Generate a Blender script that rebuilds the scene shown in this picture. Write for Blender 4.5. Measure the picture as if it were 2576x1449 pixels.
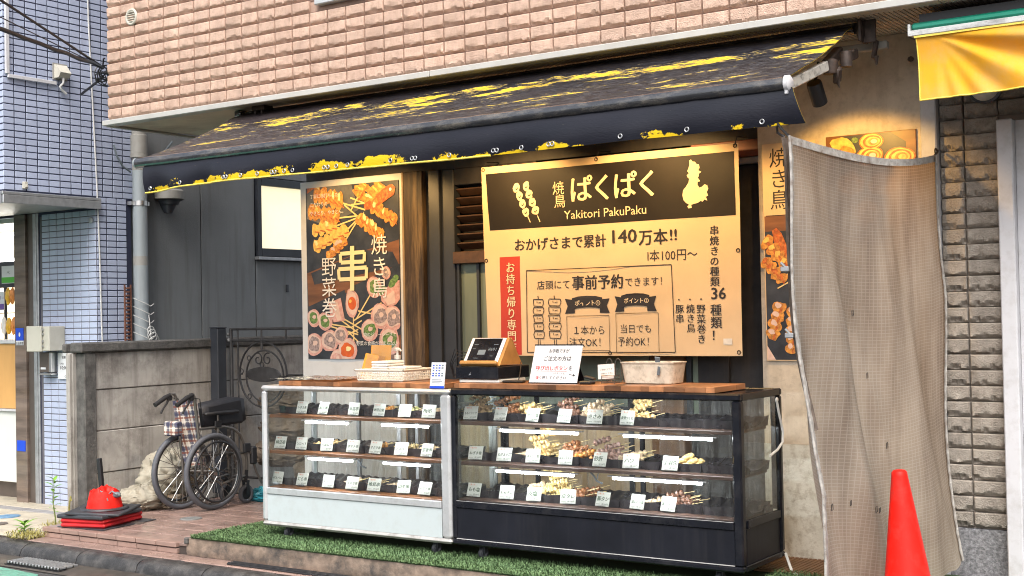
import bpy, math, random
from mathutils import Vector, Matrix, noise, Euler
for o in list(bpy.data.objects): bpy.data.objects.remove(o, do_unlink=True)
SC = bpy.context.scene
COL = SC.collection
rnd = random.Random(11)
D2R = math.radians
PI = math.pi

# ---------------------------------------------------------------- camera
CAMP = Vector((0, 0, 1.62)); FPX = 3268.76 / 2576.0
yaw, pitch, roll = D2R(34.16778), D2R(1.18903), D2R(-1.11042)
fw = Vector((-math.sin(yaw) * math.cos(pitch), math.cos(yaw) * math.cos(pitch), math.sin(pitch)))
r0 = Vector((math.cos(yaw), math.sin(yaw), 0)); u0 = r0.cross(fw)
rt = r0 * math.cos(roll) + u0 * math.sin(roll); up = -r0 * math.sin(roll) + u0 * math.cos(roll)
cam = bpy.data.cameras.new('camera'); camo = bpy.data.objects.new('camera', cam); COL.objects.link(camo)
camo.matrix_world = Matrix(((rt.x, up.x, -fw.x, CAMP.x), (rt.y, up.y, -fw.y, CAMP.y), (rt.z, up.z, -fw.z, CAMP.z), (0, 0, 0, 1)))
cam.sensor_width = 36.0; cam.lens = FPX * 36.0; cam.clip_start = 0.05; cam.clip_end = 500
SC.camera = camo

# ---------------------------------------------------------------- sky, sun, exposure
SUN_EL, SUN_AZ = 52.0, 152.0     # degrees, azimuth clockwise from +Y
world = bpy.data.worlds.new('World'); SC.world = world; world.use_nodes = True
wn = world.node_tree; wn.nodes.clear()
sky = wn.nodes.new('ShaderNodeTexSky'); sky.sky_type = 'NISHITA'; sky.sun_disc = False
sky.sun_elevation = D2R(SUN_EL); sky.sun_rotation = D2R(SUN_AZ); sky.air_density = 1.0; sky.dust_density = 5.0; sky.ozone_density = 1.0
hsv = wn.nodes.new('ShaderNodeHueSaturation'); hsv.inputs['Saturation'].default_value = 0.45
bgn = wn.nodes.new('ShaderNodeBackground'); bgn.inputs['Strength'].default_value = 0.15
wo = wn.nodes.new('ShaderNodeOutputWorld')
wn.links.new(sky.outputs[0], hsv.inputs['Color']); wn.links.new(hsv.outputs[0], bgn.inputs[0]); wn.links.new(bgn.outputs[0], wo.inputs[0])
sl = bpy.data.lights.new('sun', 'SUN'); sl.energy = 1.2; sl.angle = D2R(35); sl.color = (1.0, 0.97, 0.93)
so = bpy.data.objects.new('sun', sl); COL.objects.link(so)
az, el = D2R(SUN_AZ), D2R(SUN_EL)
sd = Vector((math.sin(az) * math.cos(el), math.cos(az) * math.cos(el), math.sin(el)))
so.rotation_euler = sd.to_track_quat('Z', 'Y').to_euler(); so.location = (0, -5, 12)
SC.view_settings.view_transform = 'Standard'; SC.view_settings.look = 'None'
SC.view_settings.exposure = 1.0; SC.view_settings.gamma = 1.0; SC.view_settings.use_curve_mapping = False
SC.render.engine = 'CYCLES'; SC.cycles.filter_width = 1.05
SC.cycles.max_bounces = 8; SC.cycles.transparent_max_bounces = 16
SC.cycles.sample_clamp_indirect = 6.0; SC.cycles.caustics_reflective = False; SC.cycles.caustics_refractive = False

# ---------------------------------------------------------------- materials
MATS = {}
def _nt(name):
    m = bpy.data.materials.new(name); m.use_nodes = True; nt = m.node_tree; nt.nodes.clear()
    out = nt.nodes.new('ShaderNodeOutputMaterial'); b = nt.nodes.new('ShaderNodeBsdfPrincipled')
    nt.links.new(b.outputs[0], out.inputs[0]); MATS[name] = m
    return m, nt, b, out
def N(nt, typ, ins=None, **kw):
    n = nt.nodes.new(typ)
    for k, v in kw.items(): setattr(n, k, v)
    for k, v in (ins or {}).items():
        if isinstance(v, bpy.types.NodeSocket): nt.links.new(v, n.inputs[k])
        else: n.inputs[k].default_value = v
    return n
def c4(c): return (c[0], c[1], c[2], 1.0)
def ramp(nt, fac, stops):
    n = nt.nodes.new('ShaderNodeValToRGB'); el = n.color_ramp.elements
    while len(el) < len(stops): el.new(0.5)
    for e, (p, c) in zip(el, stops): e.position = p; e.color = c4(c) if len(c) == 3 else c
    nt.links.new(fac, n.inputs[0]); return n
def mixc(nt, fac, a, b, mode='MIX'):
    n = N(nt, 'ShaderNodeMix', data_type='RGBA', blend_type=mode)
    for k, v in ((0, fac), (6, a), (7, b)):
        if isinstance(v, bpy.types.NodeSocket): nt.links.new(v, n.inputs[k])
        else: n.inputs[k].default_value = c4(v) if k else v
    return n.outputs[2]
def mth(nt, op, a, b=0.0, c=0.0, clamp=False):
    n = N(nt, 'ShaderNodeMath', operation=op, use_clamp=clamp)
    for k, v in enumerate((a, b, c)):
        if isinstance(v, bpy.types.NodeSocket): nt.links.new(v, n.inputs[k])
        else: n.inputs[k].default_value = v
    return n.outputs[0]
def coords(nt, kind='pos', scale=(1, 1, 1)):
    if kind == 'pos': s = N(nt, 'ShaderNodeNewGeometry').outputs['Position']
    elif kind == 'uv': s = N(nt, 'ShaderNodeTexCoord').outputs['UV']
    else: s = N(nt, 'ShaderNodeTexCoord').outputs['Object']
    if tuple(scale) != (1, 1, 1): s = N(nt, 'ShaderNodeMapping', {0: s, 'Scale': scale}).outputs[0]
    return s
def nz(nt, vec, scale, detail=4, rough=0.55): return N(nt, 'ShaderNodeTexNoise', {'Vector': vec, 'Scale': scale, 'Detail': detail, 'Roughness': rough}).outputs[0]
def pm(name, base, rough=0.6, metal=0.0, var=0.12, scale=6.0, orand=0.0, bump=0.0, bscale=80.0, bdist=0.002, dirt=None, dirt_amt=0.5, dirt_scale=2.5,
       streak=None, streak_amt=0.4, emit=None, es=0.0, coat=0.0, rvar=0.0, kind='pos', spec=0.5, stretch=(1, 1, 1)):
    m, nt, b, out = _nt(name)
    P = coords(nt, kind, stretch)
    n1 = nz(nt, P, scale)
    lo = [x * (1 - var) for x in base]; hi = [min(1, x * (1 + var)) for x in base]
    col = ramp(nt, n1, [(0.3, lo), (0.7, hi)]).outputs[0]
    if orand:
        rn = N(nt, 'ShaderNodeObjectInfo').outputs['Random']
        v = mth(nt, 'MULTIPLY_ADD', rn, 2 * orand, 1 - orand)
        col = N(nt, 'ShaderNodeHueSaturation', {'Color': col, 'Value': v}).outputs[0]
    if dirt is not None:
        n2 = nz(nt, P, dirt_scale, 8, 0.7)
        f = ramp(nt, n2, [(0.48, (0, 0, 0)), (0.68, (dirt_amt,) * 3)]).outputs[0]
        col = mixc(nt, f, col, dirt)
    if streak is not None:
        n3 = nz(nt, coords(nt, 'pos', (9, 9, 0.6)), 2.0, 5, 0.6)
        f = ramp(nt, n3, [(0.5, (0, 0, 0)), (0.72, (streak_amt,) * 3)]).outputs[0]
        col = mixc(nt, f, col, streak)
    nt.links.new(col, b.inputs['Base Color'])
    b.inputs['Roughness'].default_value = rough; b.inputs['Metallic'].default_value = metal
    b.inputs['Specular IOR Level'].default_value = spec
    if rvar:
        rr = mth(nt, 'MULTIPLY_ADD', nz(nt, P, scale * 0.6, 5), 2 * rvar, rough - rvar, clamp=True); nt.links.new(rr, b.inputs['Roughness'])
    if coat: b.inputs['Coat Weight'].default_value = coat; b.inputs['Coat Roughness'].default_value = 0.08
    if bump:
        bn = N(nt, 'ShaderNodeBump', {'Strength': bump, 'Distance': bdist, 'Height': nz(nt, P, bscale, 6, 0.65)})
        nt.links.new(bn.outputs[0], b.inputs['Normal'])
    if emit is not None:
        b.inputs['Emission Color'].default_value = c4(emit); b.inputs['Emission Strength'].default_value = es
    return m
def paper_mat(name, base, k=0.35):
    m, nt, b, out = _nt(name); nt.nodes.remove(b)
    d = N(nt, 'ShaderNodeBsdfDiffuse', {'Color': c4(base)}); t = N(nt, 'ShaderNodeBsdfTranslucent', {'Color': c4(base)})
    nt.links.new(N(nt, 'ShaderNodeMixShader', {0: k, 1: d.outputs[0], 2: t.outputs[0]}).outputs[0], out.inputs[0]); return m
def glass_mat(name, tint=(0.96, 0.985, 0.98), refl=1.0, dirt=0.0, rough=0.02):
    m, nt, b, out = _nt(name); nt.nodes.remove(b)
    tr = N(nt, 'ShaderNodeBsdfTransparent', {0: c4(tint)}); gl = N(nt, 'ShaderNodeBsdfGlossy', {'Roughness': rough, 'Color': (1, 1, 1, 1)})
    lw = N(nt, 'ShaderNodeFresnel', {'IOR': 1.45}); f = mth(nt, 'MULTIPLY', lw.outputs[0], refl, clamp=True)
    mx = N(nt, 'ShaderNodeMixShader', {0: f, 1: tr.outputs[0], 2: gl.outputs[0]})
    last = mx
    if dirt:  # grey film: smears, and painted-in haze on the rear doors
        df = N(nt, 'ShaderNodeBsdfDiffuse', {'Color': (0.6, 0.62, 0.6, 1)})
        n = nz(nt, coords(nt, 'pos', (14, 14, 1.2)), 2.0, 6, 0.65)
        k = ramp(nt, n, [(0.42, (0, 0, 0)), (0.75, (dirt,) * 3)]).outputs[0]
        last = N(nt, 'ShaderNodeMixShader', {0: k, 1: mx.outputs[0], 2: df.outputs[0]})
    nt.links.new(last.outputs[0], out.inputs[0]); return m

# ---------------------------------------------------------------- mesh building
WL = {}          # world offset of the frame each object's vertices live in
class MB:
    def __init__(s): s.v = []; s.f = []; s.mi = []; s.uv = {}
    def add(s, vs, fs, m=0):
        o = len(s.v); s.v.extend(tuple(v) for v in vs)
        for f in fs: s.f.append(tuple(i + o for i in f)); s.mi.append(m)
        return o
    def box(s, x0, x1, y0, y1, z0, z1, m=0, b=0.0, M=None):
        if x0 > x1: x0, x1 = x1, x0
        if y0 > y1: y0, y1 = y1, y0
        if z0 > z1: z0, z1 = z1, z0
        if b <= 0:
            vs = [(x0, y0, z0), (x1, y0, z0), (x1, y1, z0), (x0, y1, z0), (x0, y0, z1), (x1, y0, z1), (x1, y1, z1), (x0, y1, z1)]
            fs = [(0, 3, 2, 1), (4, 5, 6, 7), (0, 1, 5, 4), (1, 2, 6, 5), (2, 3, 7, 6), (3, 0, 4, 7)]
        else:
            b = min(b, (x1 - x0) * .45, (y1 - y0) * .45, (z1 - z0) * .45)
            vs = []; idx = {}
            X = (x0, x1); Y = (y0, y1); Z = (z0, z1); sg = (1, -1)
            for i in (0, 1):
                for j in (0, 1):
                    for k in (0, 1):
                        for a in range(3):
                            p = [X[i] + sg[i] * b, Y[j] + sg[j] * b, Z[k] + sg[k] * b]
                            p[a] = (X[i], Y[j], Z[k])[a]; idx[i, j, k, a] = len(vs); vs.append(tuple(p))
            g = lambda i, j, k, a: idx[i, j, k, a]
            fs = []
            fs += [(g(0,0,0,2), g(0,1,0,2), g(1,1,0,2), g(1,0,0,2)), (g(0,0,1,2), g(1,0,1,2), g(1,1,1,2), g(0,1,1,2)),
                   (g(0,0,0,1), g(1,0,0,1), g(1,0,1,1), g(0,0,1,1)), (g(0,1,0,1), g(0,1,1,1), g(1,1,1,1), g(1,1,0,1)),
                   (g(0,0,0,0), g(0,0,1,0), g(0,1,1,0), g(0,1,0,0)), (g(1,0,0,0), g(1,1,0,0), g(1,1,1,0), g(1,0,1,0))]
            for i in (0, 1):
                for j in (0, 1):
                    q = (g(i,j,0,0), g(i,j,1,0), g(i,j,1,1), g(i,j,0,1)); fs.append(q if i == j else q[::-1])
                    q = (g(i,0,j,0), g(i,0,j,2), g(i,1,j,2), g(i,1,j,0)); fs.append(q if i == j else q[::-1])
                    q = (g(0,i,j,1), g(1,i,j,1), g(1,i,j,2), g(0,i,j,2)); fs.append(q if i == j else q[::-1])
            for i in (0, 1):
                for j in (0, 1):
                    for k in (0, 1):
                        q = (g(i,j,k,0), g(i,j,k,1), g(i,j,k,2)); fs.append(q if (i + j + k) % 2 == 0 else q[::-1])
        if M is not None: vs = [M @ Vector(v) for v in vs]
        s.add(vs, fs, m)
    def obox(s, c, size, rot=(0, 0, 0), m=0, b=0.0):
        M = Matrix.Translation(c) @ Euler(rot).to_matrix().to_4x4()
        a, bb, cc = size[0] / 2, size[1] / 2, size[2] / 2
        s.box(-a, a, -bb, bb, -cc, cc, m, b, M)
    def tube(s, pts, r, n=8, m=0, caps=True, closed=False):
        pts = [Vector(p) for p in pts]; k = len(pts)
        rs = r if isinstance(r, (list, tuple)) else [r] * k
        t0 = (pts[1] - pts[0]).normalized()
        a = Vector((0, 0, 1)) if abs(t0.z) < 0.9 else Vector((1, 0, 0))
        nrm = (a - t0 * a.dot(t0)).normalized(); rings = []; vs = []
        for i in range(k):
            if closed: t = (pts[(i + 1) % k] - pts[i - 1])
            else: t = pts[min(i + 1, k - 1)] - pts[max(i - 1, 0)]
            t = t.normalized() if t.length > 1e-9 else t0
            nrm = (nrm - t * nrm.dot(t)).normalized(); bi = t.cross(nrm)
            for j in range(n):
                an = 2 * PI * j / n; vs.append(pts[i] + (nrm * math.cos(an) + bi * math.sin(an)) * rs[i])
        fs = []
        for i in range(k if closed else k - 1):
            i2 = (i + 1) % k
            for j in range(n): fs.append((i * n + j, i * n + (j + 1) % n, i2 * n + (j + 1) % n, i2 * n + j))
        if caps and not closed: fs += [tuple(range(n - 1, -1, -1)), tuple((k - 1) * n + j for j in range(n))]
        s.add(vs, fs, m)
    def lathe(s, prof, c=(0, 0, 0), n=20, m=0, M=None, cap=True):
        vs = []; fs = []
        for (r, z) in prof:
            for j in range(n): a = 2 * PI * j / n; vs.append(Vector((r * math.cos(a), r * math.sin(a), z)))
        for i in range(len(prof) - 1):
            for j in range(n): fs.append((i * n + j, i * n + (j + 1) % n, (i + 1) * n + (j + 1) % n, (i + 1) * n + j))
        if cap: fs += [tuple(range(n - 1, -1, -1)), tuple((len(prof) - 1) * n + j for j in range(n))]
        T = Matrix.Translation(c) @ (M.to_4x4() if M is not None else Matrix.Identity(4))
        s.add([T @ v for v in vs], fs, m)
    def torus(s, c, R, r, M=None, n=16, k=6, m=0):
        T = Matrix.Translation(c) @ (M.to_4x4() if M is not None else Matrix.Identity(4)); vs = []; fs = []
        for i in range(n):
            a = 2 * PI * i / n
            for j in range(k):
                b = 2 * PI * j / k; q = R + r * math.cos(b); vs.append(T @ Vector((q * math.cos(a), q * math.sin(a), r * math.sin(b))))
        for i in range(n):
            for j in range(k): fs.append((i * k + j, ((i + 1) % n) * k + j, ((i + 1) % n) * k + (j + 1) % k, i * k + (j + 1) % k))
        s.add(vs, fs, m)
    def grid(s, fn, nu, nv, m=0, uv=None, flip=False):
        vs = [fn(i / nu, j / nv) for j in range(nv + 1) for i in range(nu + 1)]; fs = []
        for j in range(nv):
            for i in range(nu):
                a = j * (nu + 1) + i; q = (a, a + 1, a + nu + 2, a + nu + 1); fs.append(q[::-1] if flip else q)
        o = s.add(vs, fs, m)
        if uv:
            for j in range(nv + 1):
                for i in range(nu + 1): s.uv[o + j * (nu + 1) + i] = uv(i / nu, j / nv)
    def blob(s, c, r, seed=0, amp=0.2, n=8, k=6, m=0, fr=1.5, M=None):
        vs = []; fs = []; off = Vector((seed * 3.7, seed * 1.3, seed * 2.1))
        for i in range(k + 1):
            th = PI * i / k
            for j in range(n):
                ph = 2 * PI * j / n; d = Vector((math.sin(th) * math.cos(ph), math.sin(th) * math.sin(ph), math.cos(th)))
                q = 1 + amp * noise.noise(d * fr + off); p = Vector((d.x * r[0] * q, d.y * r[1] * q, d.z * r[2] * q))
                if M is not None: p = M @ p
                vs.append(p + Vector(c))
        for i in range(k):
            for j in range(n): fs.append((i * n + j, (i + 1) * n + j, (i + 1) * n + (j + 1) % n, i * n + (j + 1) % n))
        s.add(vs, fs, m)
    def mesh(s, name, mats, off=(0, 0, 0), smooth=False):
        me = bpy.data.meshes.new(name); o = Vector(off)
        me.from_pydata([Vector(v) - o for v in s.v], [], s.f)
        for m in (mats if isinstance(mats, (list, tuple)) else [mats]): me.materials.append(MATS[m])
        me.polygons.foreach_set('material_index', s.mi)
        if s.uv:
            ul = me.uv_layers.new(name='UVMap')
            for l in me.loops: ul.data[l.index].uv = s.uv.get(l.vertex_index, (0, 0))
        if smooth:
            me.polygons.foreach_set('use_smooth', [True] * len(me.polygons))
            me.set_sharp_from_angle(angle=D2R(smooth if smooth is not True else 40))
        me.update(); return me
    def build(s, name, mats, parent=None, smooth=False, label=None, kind=None):
        off = WL.get(parent, Vector((0, 0, 0))) if parent is not None else Vector((0, 0, 0))
        return link(name, s.mesh(name, mats, off, smooth), parent, label, kind, off)
def link(name, me, parent=None, label=None, kind=None, off=Vector((0, 0, 0)), loc=None):
    o = bpy.data.objects.new(name, me); COL.objects.link(o)
    if parent is not None: o.parent = parent
    WL[o] = off
    if loc is not None: o.location = Vector(loc) - off
    if label: o['label'] = label
    if kind: o['kind'] = kind
    return o
def tag(o, label, cat, group=None):
    o['label'] = label; o['category'] = cat
    if group: o['group'] = group
    return o
def thing(name, label, cat, loc=(0, 0, 0), group=None):
    o = bpy.data.objects.new(name, None); COL.objects.link(o); o.empty_display_size = 0.1
    o.location = loc; WL[o] = Vector(loc); return tag(o, label, cat, group)
def single(mb, name, mats, label, cat, loc=(0, 0, 0), group=None, smooth=False):
    o = link(name, mb.mesh(name, mats, loc, smooth)); o.location = loc; WL[o] = Vector(loc); return tag(o, label, cat, group)
def struct(mb, name, mats, smooth=False):
    o = mb.build(name, mats, None, smooth); o['kind'] = 'structure'; return o
def copy_tree(o, parent=None):
    c = o.copy(); COL.objects.link(c); c.parent = parent; WL[c] = WL.get(o, Vector())
    for ch in [x for x in o.children]: copy_tree(ch, c)
    return c
def proj(p):
    d = Vector(p) - CAMP; z = d.dot(fw)
    if z < 0.1: return None
    return (0.5 + d.dot(rt) / z * FPX, 0.5 - d.dot(up) / z * FPX * 16 / 9, z)
def visible(p, mg=0.01):
    q = proj(p); return q is not None and -mg < q[0] < 1 + mg and -mg < q[1] < 1 + mg

# ---------------------------------------------------------------- lettering (flat print), from the built-in typeface
GLY = {}
def _glyph(tok, bold):
    key = (tok, bold)
    if key in GLY: return GLY[key]
    cu = bpy.data.curves.new('glyph', 'FONT'); cu.body = tok; cu.resolution_u = 2; cu.offset = 0.0
    ob = bpy.data.objects.new('glyph', cu); COL.objects.link(ob)
    dg = bpy.context.evaluated_depsgraph_get(); me = bpy.data.meshes.new_from_object(ob.evaluated_get(dg))
    vs = [(v.co.x, v.co.y) for v in me.vertices]; fs = [tuple(p.vertices) for p in me.polygons]
    w = (max(v[0] for v in vs) + 0.02) if vs else 0.3
    bpy.data.objects.remove(ob, do_unlink=True); bpy.data.curves.remove(cu); bpy.data.meshes.remove(me)
    GLY[key] = (vs, fs, w); return GLY[key]
def toks(s):
    out = []; cur = ''
    for ch in s:
        if ord(ch) < 0x2000 and ch not in '\u00d7': cur += ch
        else:
            if cur: out.append(cur); cur = ''
            out.append(ch)
    if cur: out.append(cur)
    return out
def adv(t, bold): return 1.0 if ord(t[0]) >= 0x2000 else _glyph(t, bold)[2] + (0.12 if t.endswith(' ') else 0.04)
class Print:
    """flat print laid on a surface; mapf(u, v, layer) gives the point"""
    def __init__(s, mapf): s.mb = MB(); s.map = mapf; s.k = 0
    def poly(s, pts, m=0, layer=1):
        s.k += 1; layer += 0.02 * (s.k % 45)      # never two prints in one plane
        s.mb.add([s.map(u, v, layer) for u, v in pts], [tuple(range(len(pts)))], m)
    def rect(s, u0, v0, u1, v1, m=0, layer=1, n=1):
        for i in range(n):
            a = u0 + (u1 - u0) * i / n; b = u0 + (u1 - u0) * (i + 1) / n; s.poly([(a, v0), (b, v0), (b, v1), (a, v1)], m, layer)
    def line(s, a, b, w, m=0, layer=2):
        d = Vector((b[0] - a[0], b[1] - a[1])); p = Vector((-d.y, d.x)).normalized() * w / 2
        s.poly([(a[0] - p.x, a[1] - p.y), (b[0] - p.x, b[1] - p.y), (b[0] + p.x, b[1] + p.y), (a[0] + p.x, a[1] + p.y)], m, layer)
    def path(s, pts, w, m=0, layer=2, closed=False):
        q = list(pts) + ([pts[0]] if closed else [])
        for a, b in zip(q, q[1:]): s.line(a, b, w, m, layer)
    def frame(s, u0, v0, u1, v1, w, m=0, layer=2): s.path([(u0, v0), (u1, v0), (u1, v1), (u0, v1)], w, m, layer, True)
    def ell(s, c, a, b, rot=0.0, m=0, layer=2, n=18, wob=0.0, seed=0):
        pts = []
        for i in range(n):
            t = 2 * PI * i / n; q = 1 + wob * noise.noise(Vector((math.cos(t) * 1.6, math.sin(t) * 1.6, seed * 5.1 + .3)))
            x, y = a * q * math.cos(t), b * q * math.sin(t)
            pts.append((c[0] + x * math.cos(rot) - y * math.sin(rot), c[1] + x * math.sin(rot) + y * math.cos(rot)))
        s.poly(pts, m, layer)
    def text(s, t, u, v, size, m=0, layer=3, bold=False, w=None, vertical=False, skew=0.0):
        """u, v: lower left of the line (or upper left of the column); w squeezes the line to that width"""
        tk = toks(t)
        if vertical:
            y = v
            for ch in t:
                vs, fs, _ = _glyph(ch, bold); rotate = ch in 'ー〜'
                pts = []
                for (a, b) in vs:
                    if rotate: a, b = 0.38 + (b - 0.38), 0.38 - (a - 0.5)
                    pts.append((u + a * size, y - 0.88 * size + b * size))
                for du, dl in (((0, 0),) if not bold else ((-.020, 0), (.020, .07), (0, .14))):
                    s.mb.add([s.map(a + du * size, b, layer + dl) for a, b in pts], fs, m)
                y -= size * 1.0
            return
        tot = sum(adv(x, bold) for x in tk) * size; k = (w / tot) if w else 1.0
        x = u
        for t1 in tk:
            vs, fs, _ = _glyph(t1, bold)
            for du, dv, dl in (((0, 0, 0),) if not bold else ((-.022, 0, 0), (.022, 0, .07), (0, .018, .14))):
                s.mb.add([s.map(x + (a + du) * size * k + skew * b * size, v + (b + dv + 0.08) * size, layer + dl) for a, b in vs], fs, m)
            x += adv(t1, bold) * size * k
    def build(s, name, mats, parent): return s.mb.build(name, mats, parent)

# ---------------------------------------------------------------- palette
pm('asphalt', (0.050, 0.048, 0.047), 0.42, var=0.35, scale=30, bump=0.5, bscale=220, rvar=0.22, dirt=(0.11, 0.10, 0.085), dirt_amt=0.5, dirt_scale=5)
pm('gutter_concrete', (0.070, 0.060, 0.050), 0.38, var=0.35, scale=9, bump=0.5, bscale=120, rvar=0.2, dirt=(0.03, 0.028, 0.026), dirt_amt=0.8)
pm('green_paint', (0.12, 0.34, 0.25), 0.45, var=0.25, scale=60, bump=0.6, bscale=260, dirt=(0.07, 0.10, 0.085), dirt_amt=0.7, dirt_scale=14)
pm('kerb_stone', (0.030, 0.029, 0.029), 0.35, var=0.4, scale=14, bump=0.9, bscale=60, bdist=0.006, rvar=0.15, dirt=(0.16, 0.15, 0.14), dirt_amt=0.5, dirt_scale=10)
pm('wet_edge', (0.42, 0.43, 0.44), 0.3, var=0.5, scale=20, bump=0.5)
pm('terrace_tile', (0.275, 0.190, 0.163), 0.28, var=0.2, scale=7, orand=0.12, bump=0.25, bscale=140, rvar=0.15, dirt=(0.19, 0.135, 0.115), dirt_amt=0.4, dirt_scale=2.2)
pm('riser_tile', (0.31, 0.205, 0.17), 0.5, var=0.18, scale=12, orand=0.08, bump=0.25, bscale=140, dirt=(0.13, 0.09, 0.075), dirt_amt=0.55, dirt_scale=6)
pm('joint_dark', (0.055, 0.042, 0.036), 0.8)
pm('joint_light', (0.40, 0.33, 0.28), 0.8)
pm('paving_light', (0.45, 0.40, 0.31), 0.6, var=0.16, scale=9, orand=0.08, bump=0.3, bscale=180, dirt=(0.22, 0.20, 0.165), dirt_amt=0.6, dirt_scale=5)
pm('paving_band', (0.26, 0.25, 0.245), 0.6, var=0.16, scale=9, orand=0.06, bump=0.3, bscale=180)
pm('old_concrete', (0.22, 0.165, 0.125), 0.75, var=0.35, scale=16, bump=0.8, bscale=70, bdist=0.004, dirt=(0.05, 0.047, 0.045), dirt_amt=0.95, dirt_scale=6)
pm('turf_base', (0.03, 0.06, 0.02), 0.9)
pm('turf_blade', (0.088, 0.152, 0.064), 0.7, spec=0.25, var=0.5, scale=70, dirt=(0.17, 0.245, 0.11), dirt_amt=0.6, dirt_scale=160)
pm('metal_grate', (0.09, 0.085, 0.08), 0.35, 0.8, var=0.3, scale=30)
pm('black_rubber', (0.018, 0.018, 0.02), 0.45, var=0.3, scale=20, bump=0.2)
pm('iron_lid', (0.14, 0.115, 0.10), 0.55, 0.3, var=0.3, scale=40, bump=0.5, bscale=160)
pm('grey_lid', (0.19, 0.20, 0.20), 0.5, var=0.2, scale=30, bump=0.3)
pm('blue_lid', (0.10, 0.22, 0.36), 0.5, var=0.25, scale=30)
pm('beige_brick', (0.60, 0.42, 0.325), 0.85, var=0.16, scale=9, orand=0.09, bump=1.0, bscale=130, bdist=0.008, dirt=(0.36, 0.22, 0.16), dirt_amt=0.5, dirt_scale=34, streak=(0.42, 0.27, 0.20), streak_amt=0.55)
pm('brick_joint', (0.36, 0.245, 0.19), 0.9, var=0.2, scale=20)
pm('shaded_bed_joint', (0.20, 0.128, 0.098), 0.9, var=0.3, scale=20)  # bed mortar, darkened to paint in the shadow below each brick row
pm('grey_brick', (0.32, 0.285, 0.245), 0.9, var=0.2, scale=9, orand=0.06, bump=1.0, bscale=110, bdist=0.010, dirt=(0.10, 0.08, 0.065), dirt_amt=0.5, dirt_scale=22)
pm('grey_brick_joint', (0.24, 0.205, 0.175), 0.9)
pm('blue_tile', (0.405, 0.455, 0.59), 0.3, var=0.07, scale=1.6, orand=0.05, dirt=(0.33, 0.375, 0.50), dirt_amt=0.4, dirt_scale=1.2)
pm('tile_joint', (0.018, 0.022, 0.05), 0.8)
pm('tile_joint_pale', (0.11, 0.105, 0.12), 0.8)
pm('white_trim', (0.44, 0.435, 0.41), 0.45, var=0.08, scale=3, dirt=(0.35, 0.33, 0.29), dirt_amt=0.4, dirt_scale=9)
pm('soffit', (0.60, 0.52, 0.42), 0.7, var=0.12, scale=4, dirt=(0.17, 0.12, 0.08), dirt_amt=0.4)
pm('soffit_grey', (0.40, 0.39, 0.35), 0.6, var=0.1)
pm('sill_metal', (0.50, 0.52, 0.53), 0.4, 0.2, var=0.08)
pm('plaster', (0.60, 0.53, 0.43), 0.85, var=0.10, scale=7, bump=0.5, bscale=60, bdist=0.003, dirt=(0.30, 0.25, 0.19), dirt_amt=0.4, dirt_scale=22, streak=(0.36, 0.30, 0.22), streak_amt=0.3)
pm('plaster_low', (0.66, 0.66, 0.60), 0.8, var=0.10, scale=7, bump=0.8, bscale=45, bdist=0.004, dirt=(0.27, 0.23, 0.16), dirt_amt=0.7, dirt_scale=16)
pm('white_paint', (0.54, 0.54, 0.56), 0.6, var=0.06, scale=4, bump=0.2, dirt=(0.33, 0.31, 0.29), dirt_amt=0.4, dirt_scale=12)
pm('pebble_plinth', (0.19, 0.19, 0.20), 0.8, var=0.5, scale=60, bump=1.0, bscale=70, bdist=0.008, dirt=(0.07, 0.07, 0.075), dirt_amt=0.8, dirt_scale=40)
pm('siding', (0.20, 0.21, 0.213), 0.75, var=0.08, scale=3, bump=0.7, bscale=110, bdist=0.003, streak=(0.10, 0.095, 0.085), streak_amt=0.35)
pm('siding_seam', (0.035, 0.03, 0.028), 0.8)
pm('conc_panel', (0.385, 0.36, 0.328), 0.85, var=0.2, scale=5, orand=0.05, bump=0.8, bscale=90, bdist=0.004, dirt=(0.10, 0.085, 0.075), dirt_amt=0.7, dirt_scale=3.2, streak=(0.09, 0.075, 0.06), streak_amt=0.45)
pm('conc_dark', (0.085, 0.08, 0.075), 0.85, var=0.35, scale=16, bump=1.0, bscale=60, bdist=0.006, dirt=(0.20, 0.19, 0.17), dirt_amt=0.5, dirt_scale=12)
pm('pvc_grey', (0.30, 0.335, 0.355), 0.4, var=0.08, scale=4, streak=(0.20, 0.21, 0.21), streak_amt=0.35)
pm('pvc_beige', (0.30, 0.29, 0.265), 0.5, var=0.1, scale=4, dirt=(0.2, 0.18, 0.15), dirt_amt=0.4)
pm('steel', (0.62, 0.62, 0.62), 0.3, 0.9, var=0.08)
pm('galv', (0.40, 0.41, 0.42), 0.45, 0.7, var=0.15, scale=20)
pm('dark_frame', (0.032, 0.036, 0.045), 0.4, var=0.2, scale=6)
pm('black_wood', (0.020, 0.018, 0.019), 0.6, var=0.4, scale=10, bump=0.4, bscale=60, streak=(0.07, 0.05, 0.035), streak_amt=0.3)
pm('old_wood', (0.050, 0.028, 0.014), 0.65, var=0.6, scale=14, bump=0.6, bscale=60, kind='pos', stretch=(1.6, 1, 0.16), dirt=(0.23, 0.15, 0.075), dirt_amt=0.9, dirt_scale=7, streak=(0.012, 0.008, 0.006), streak_amt=0.9)
pm('louver_wood', (0.075, 0.036, 0.02), 0.55, var=0.35, scale=20, bump=0.3)
pm('door_wood', (0.16, 0.085, 0.038), 0.55, var=0.3, scale=12, stretch=(1, 1, 0.1), bump=0.3)
pm('red_wood', (0.17, 0.05, 0.03), 0.5, var=0.3, scale=12)
pm('window_film', (0.20, 0.24, 0.19), 0.2, var=0.3, scale=3, stretch=(1, 1, 0.25))
pm('shop_panel', (0.52, 0.44, 0.31), 0.7, var=0.12, scale=5, dirt=(0.3, 0.22, 0.13), dirt_amt=0.5)
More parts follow.
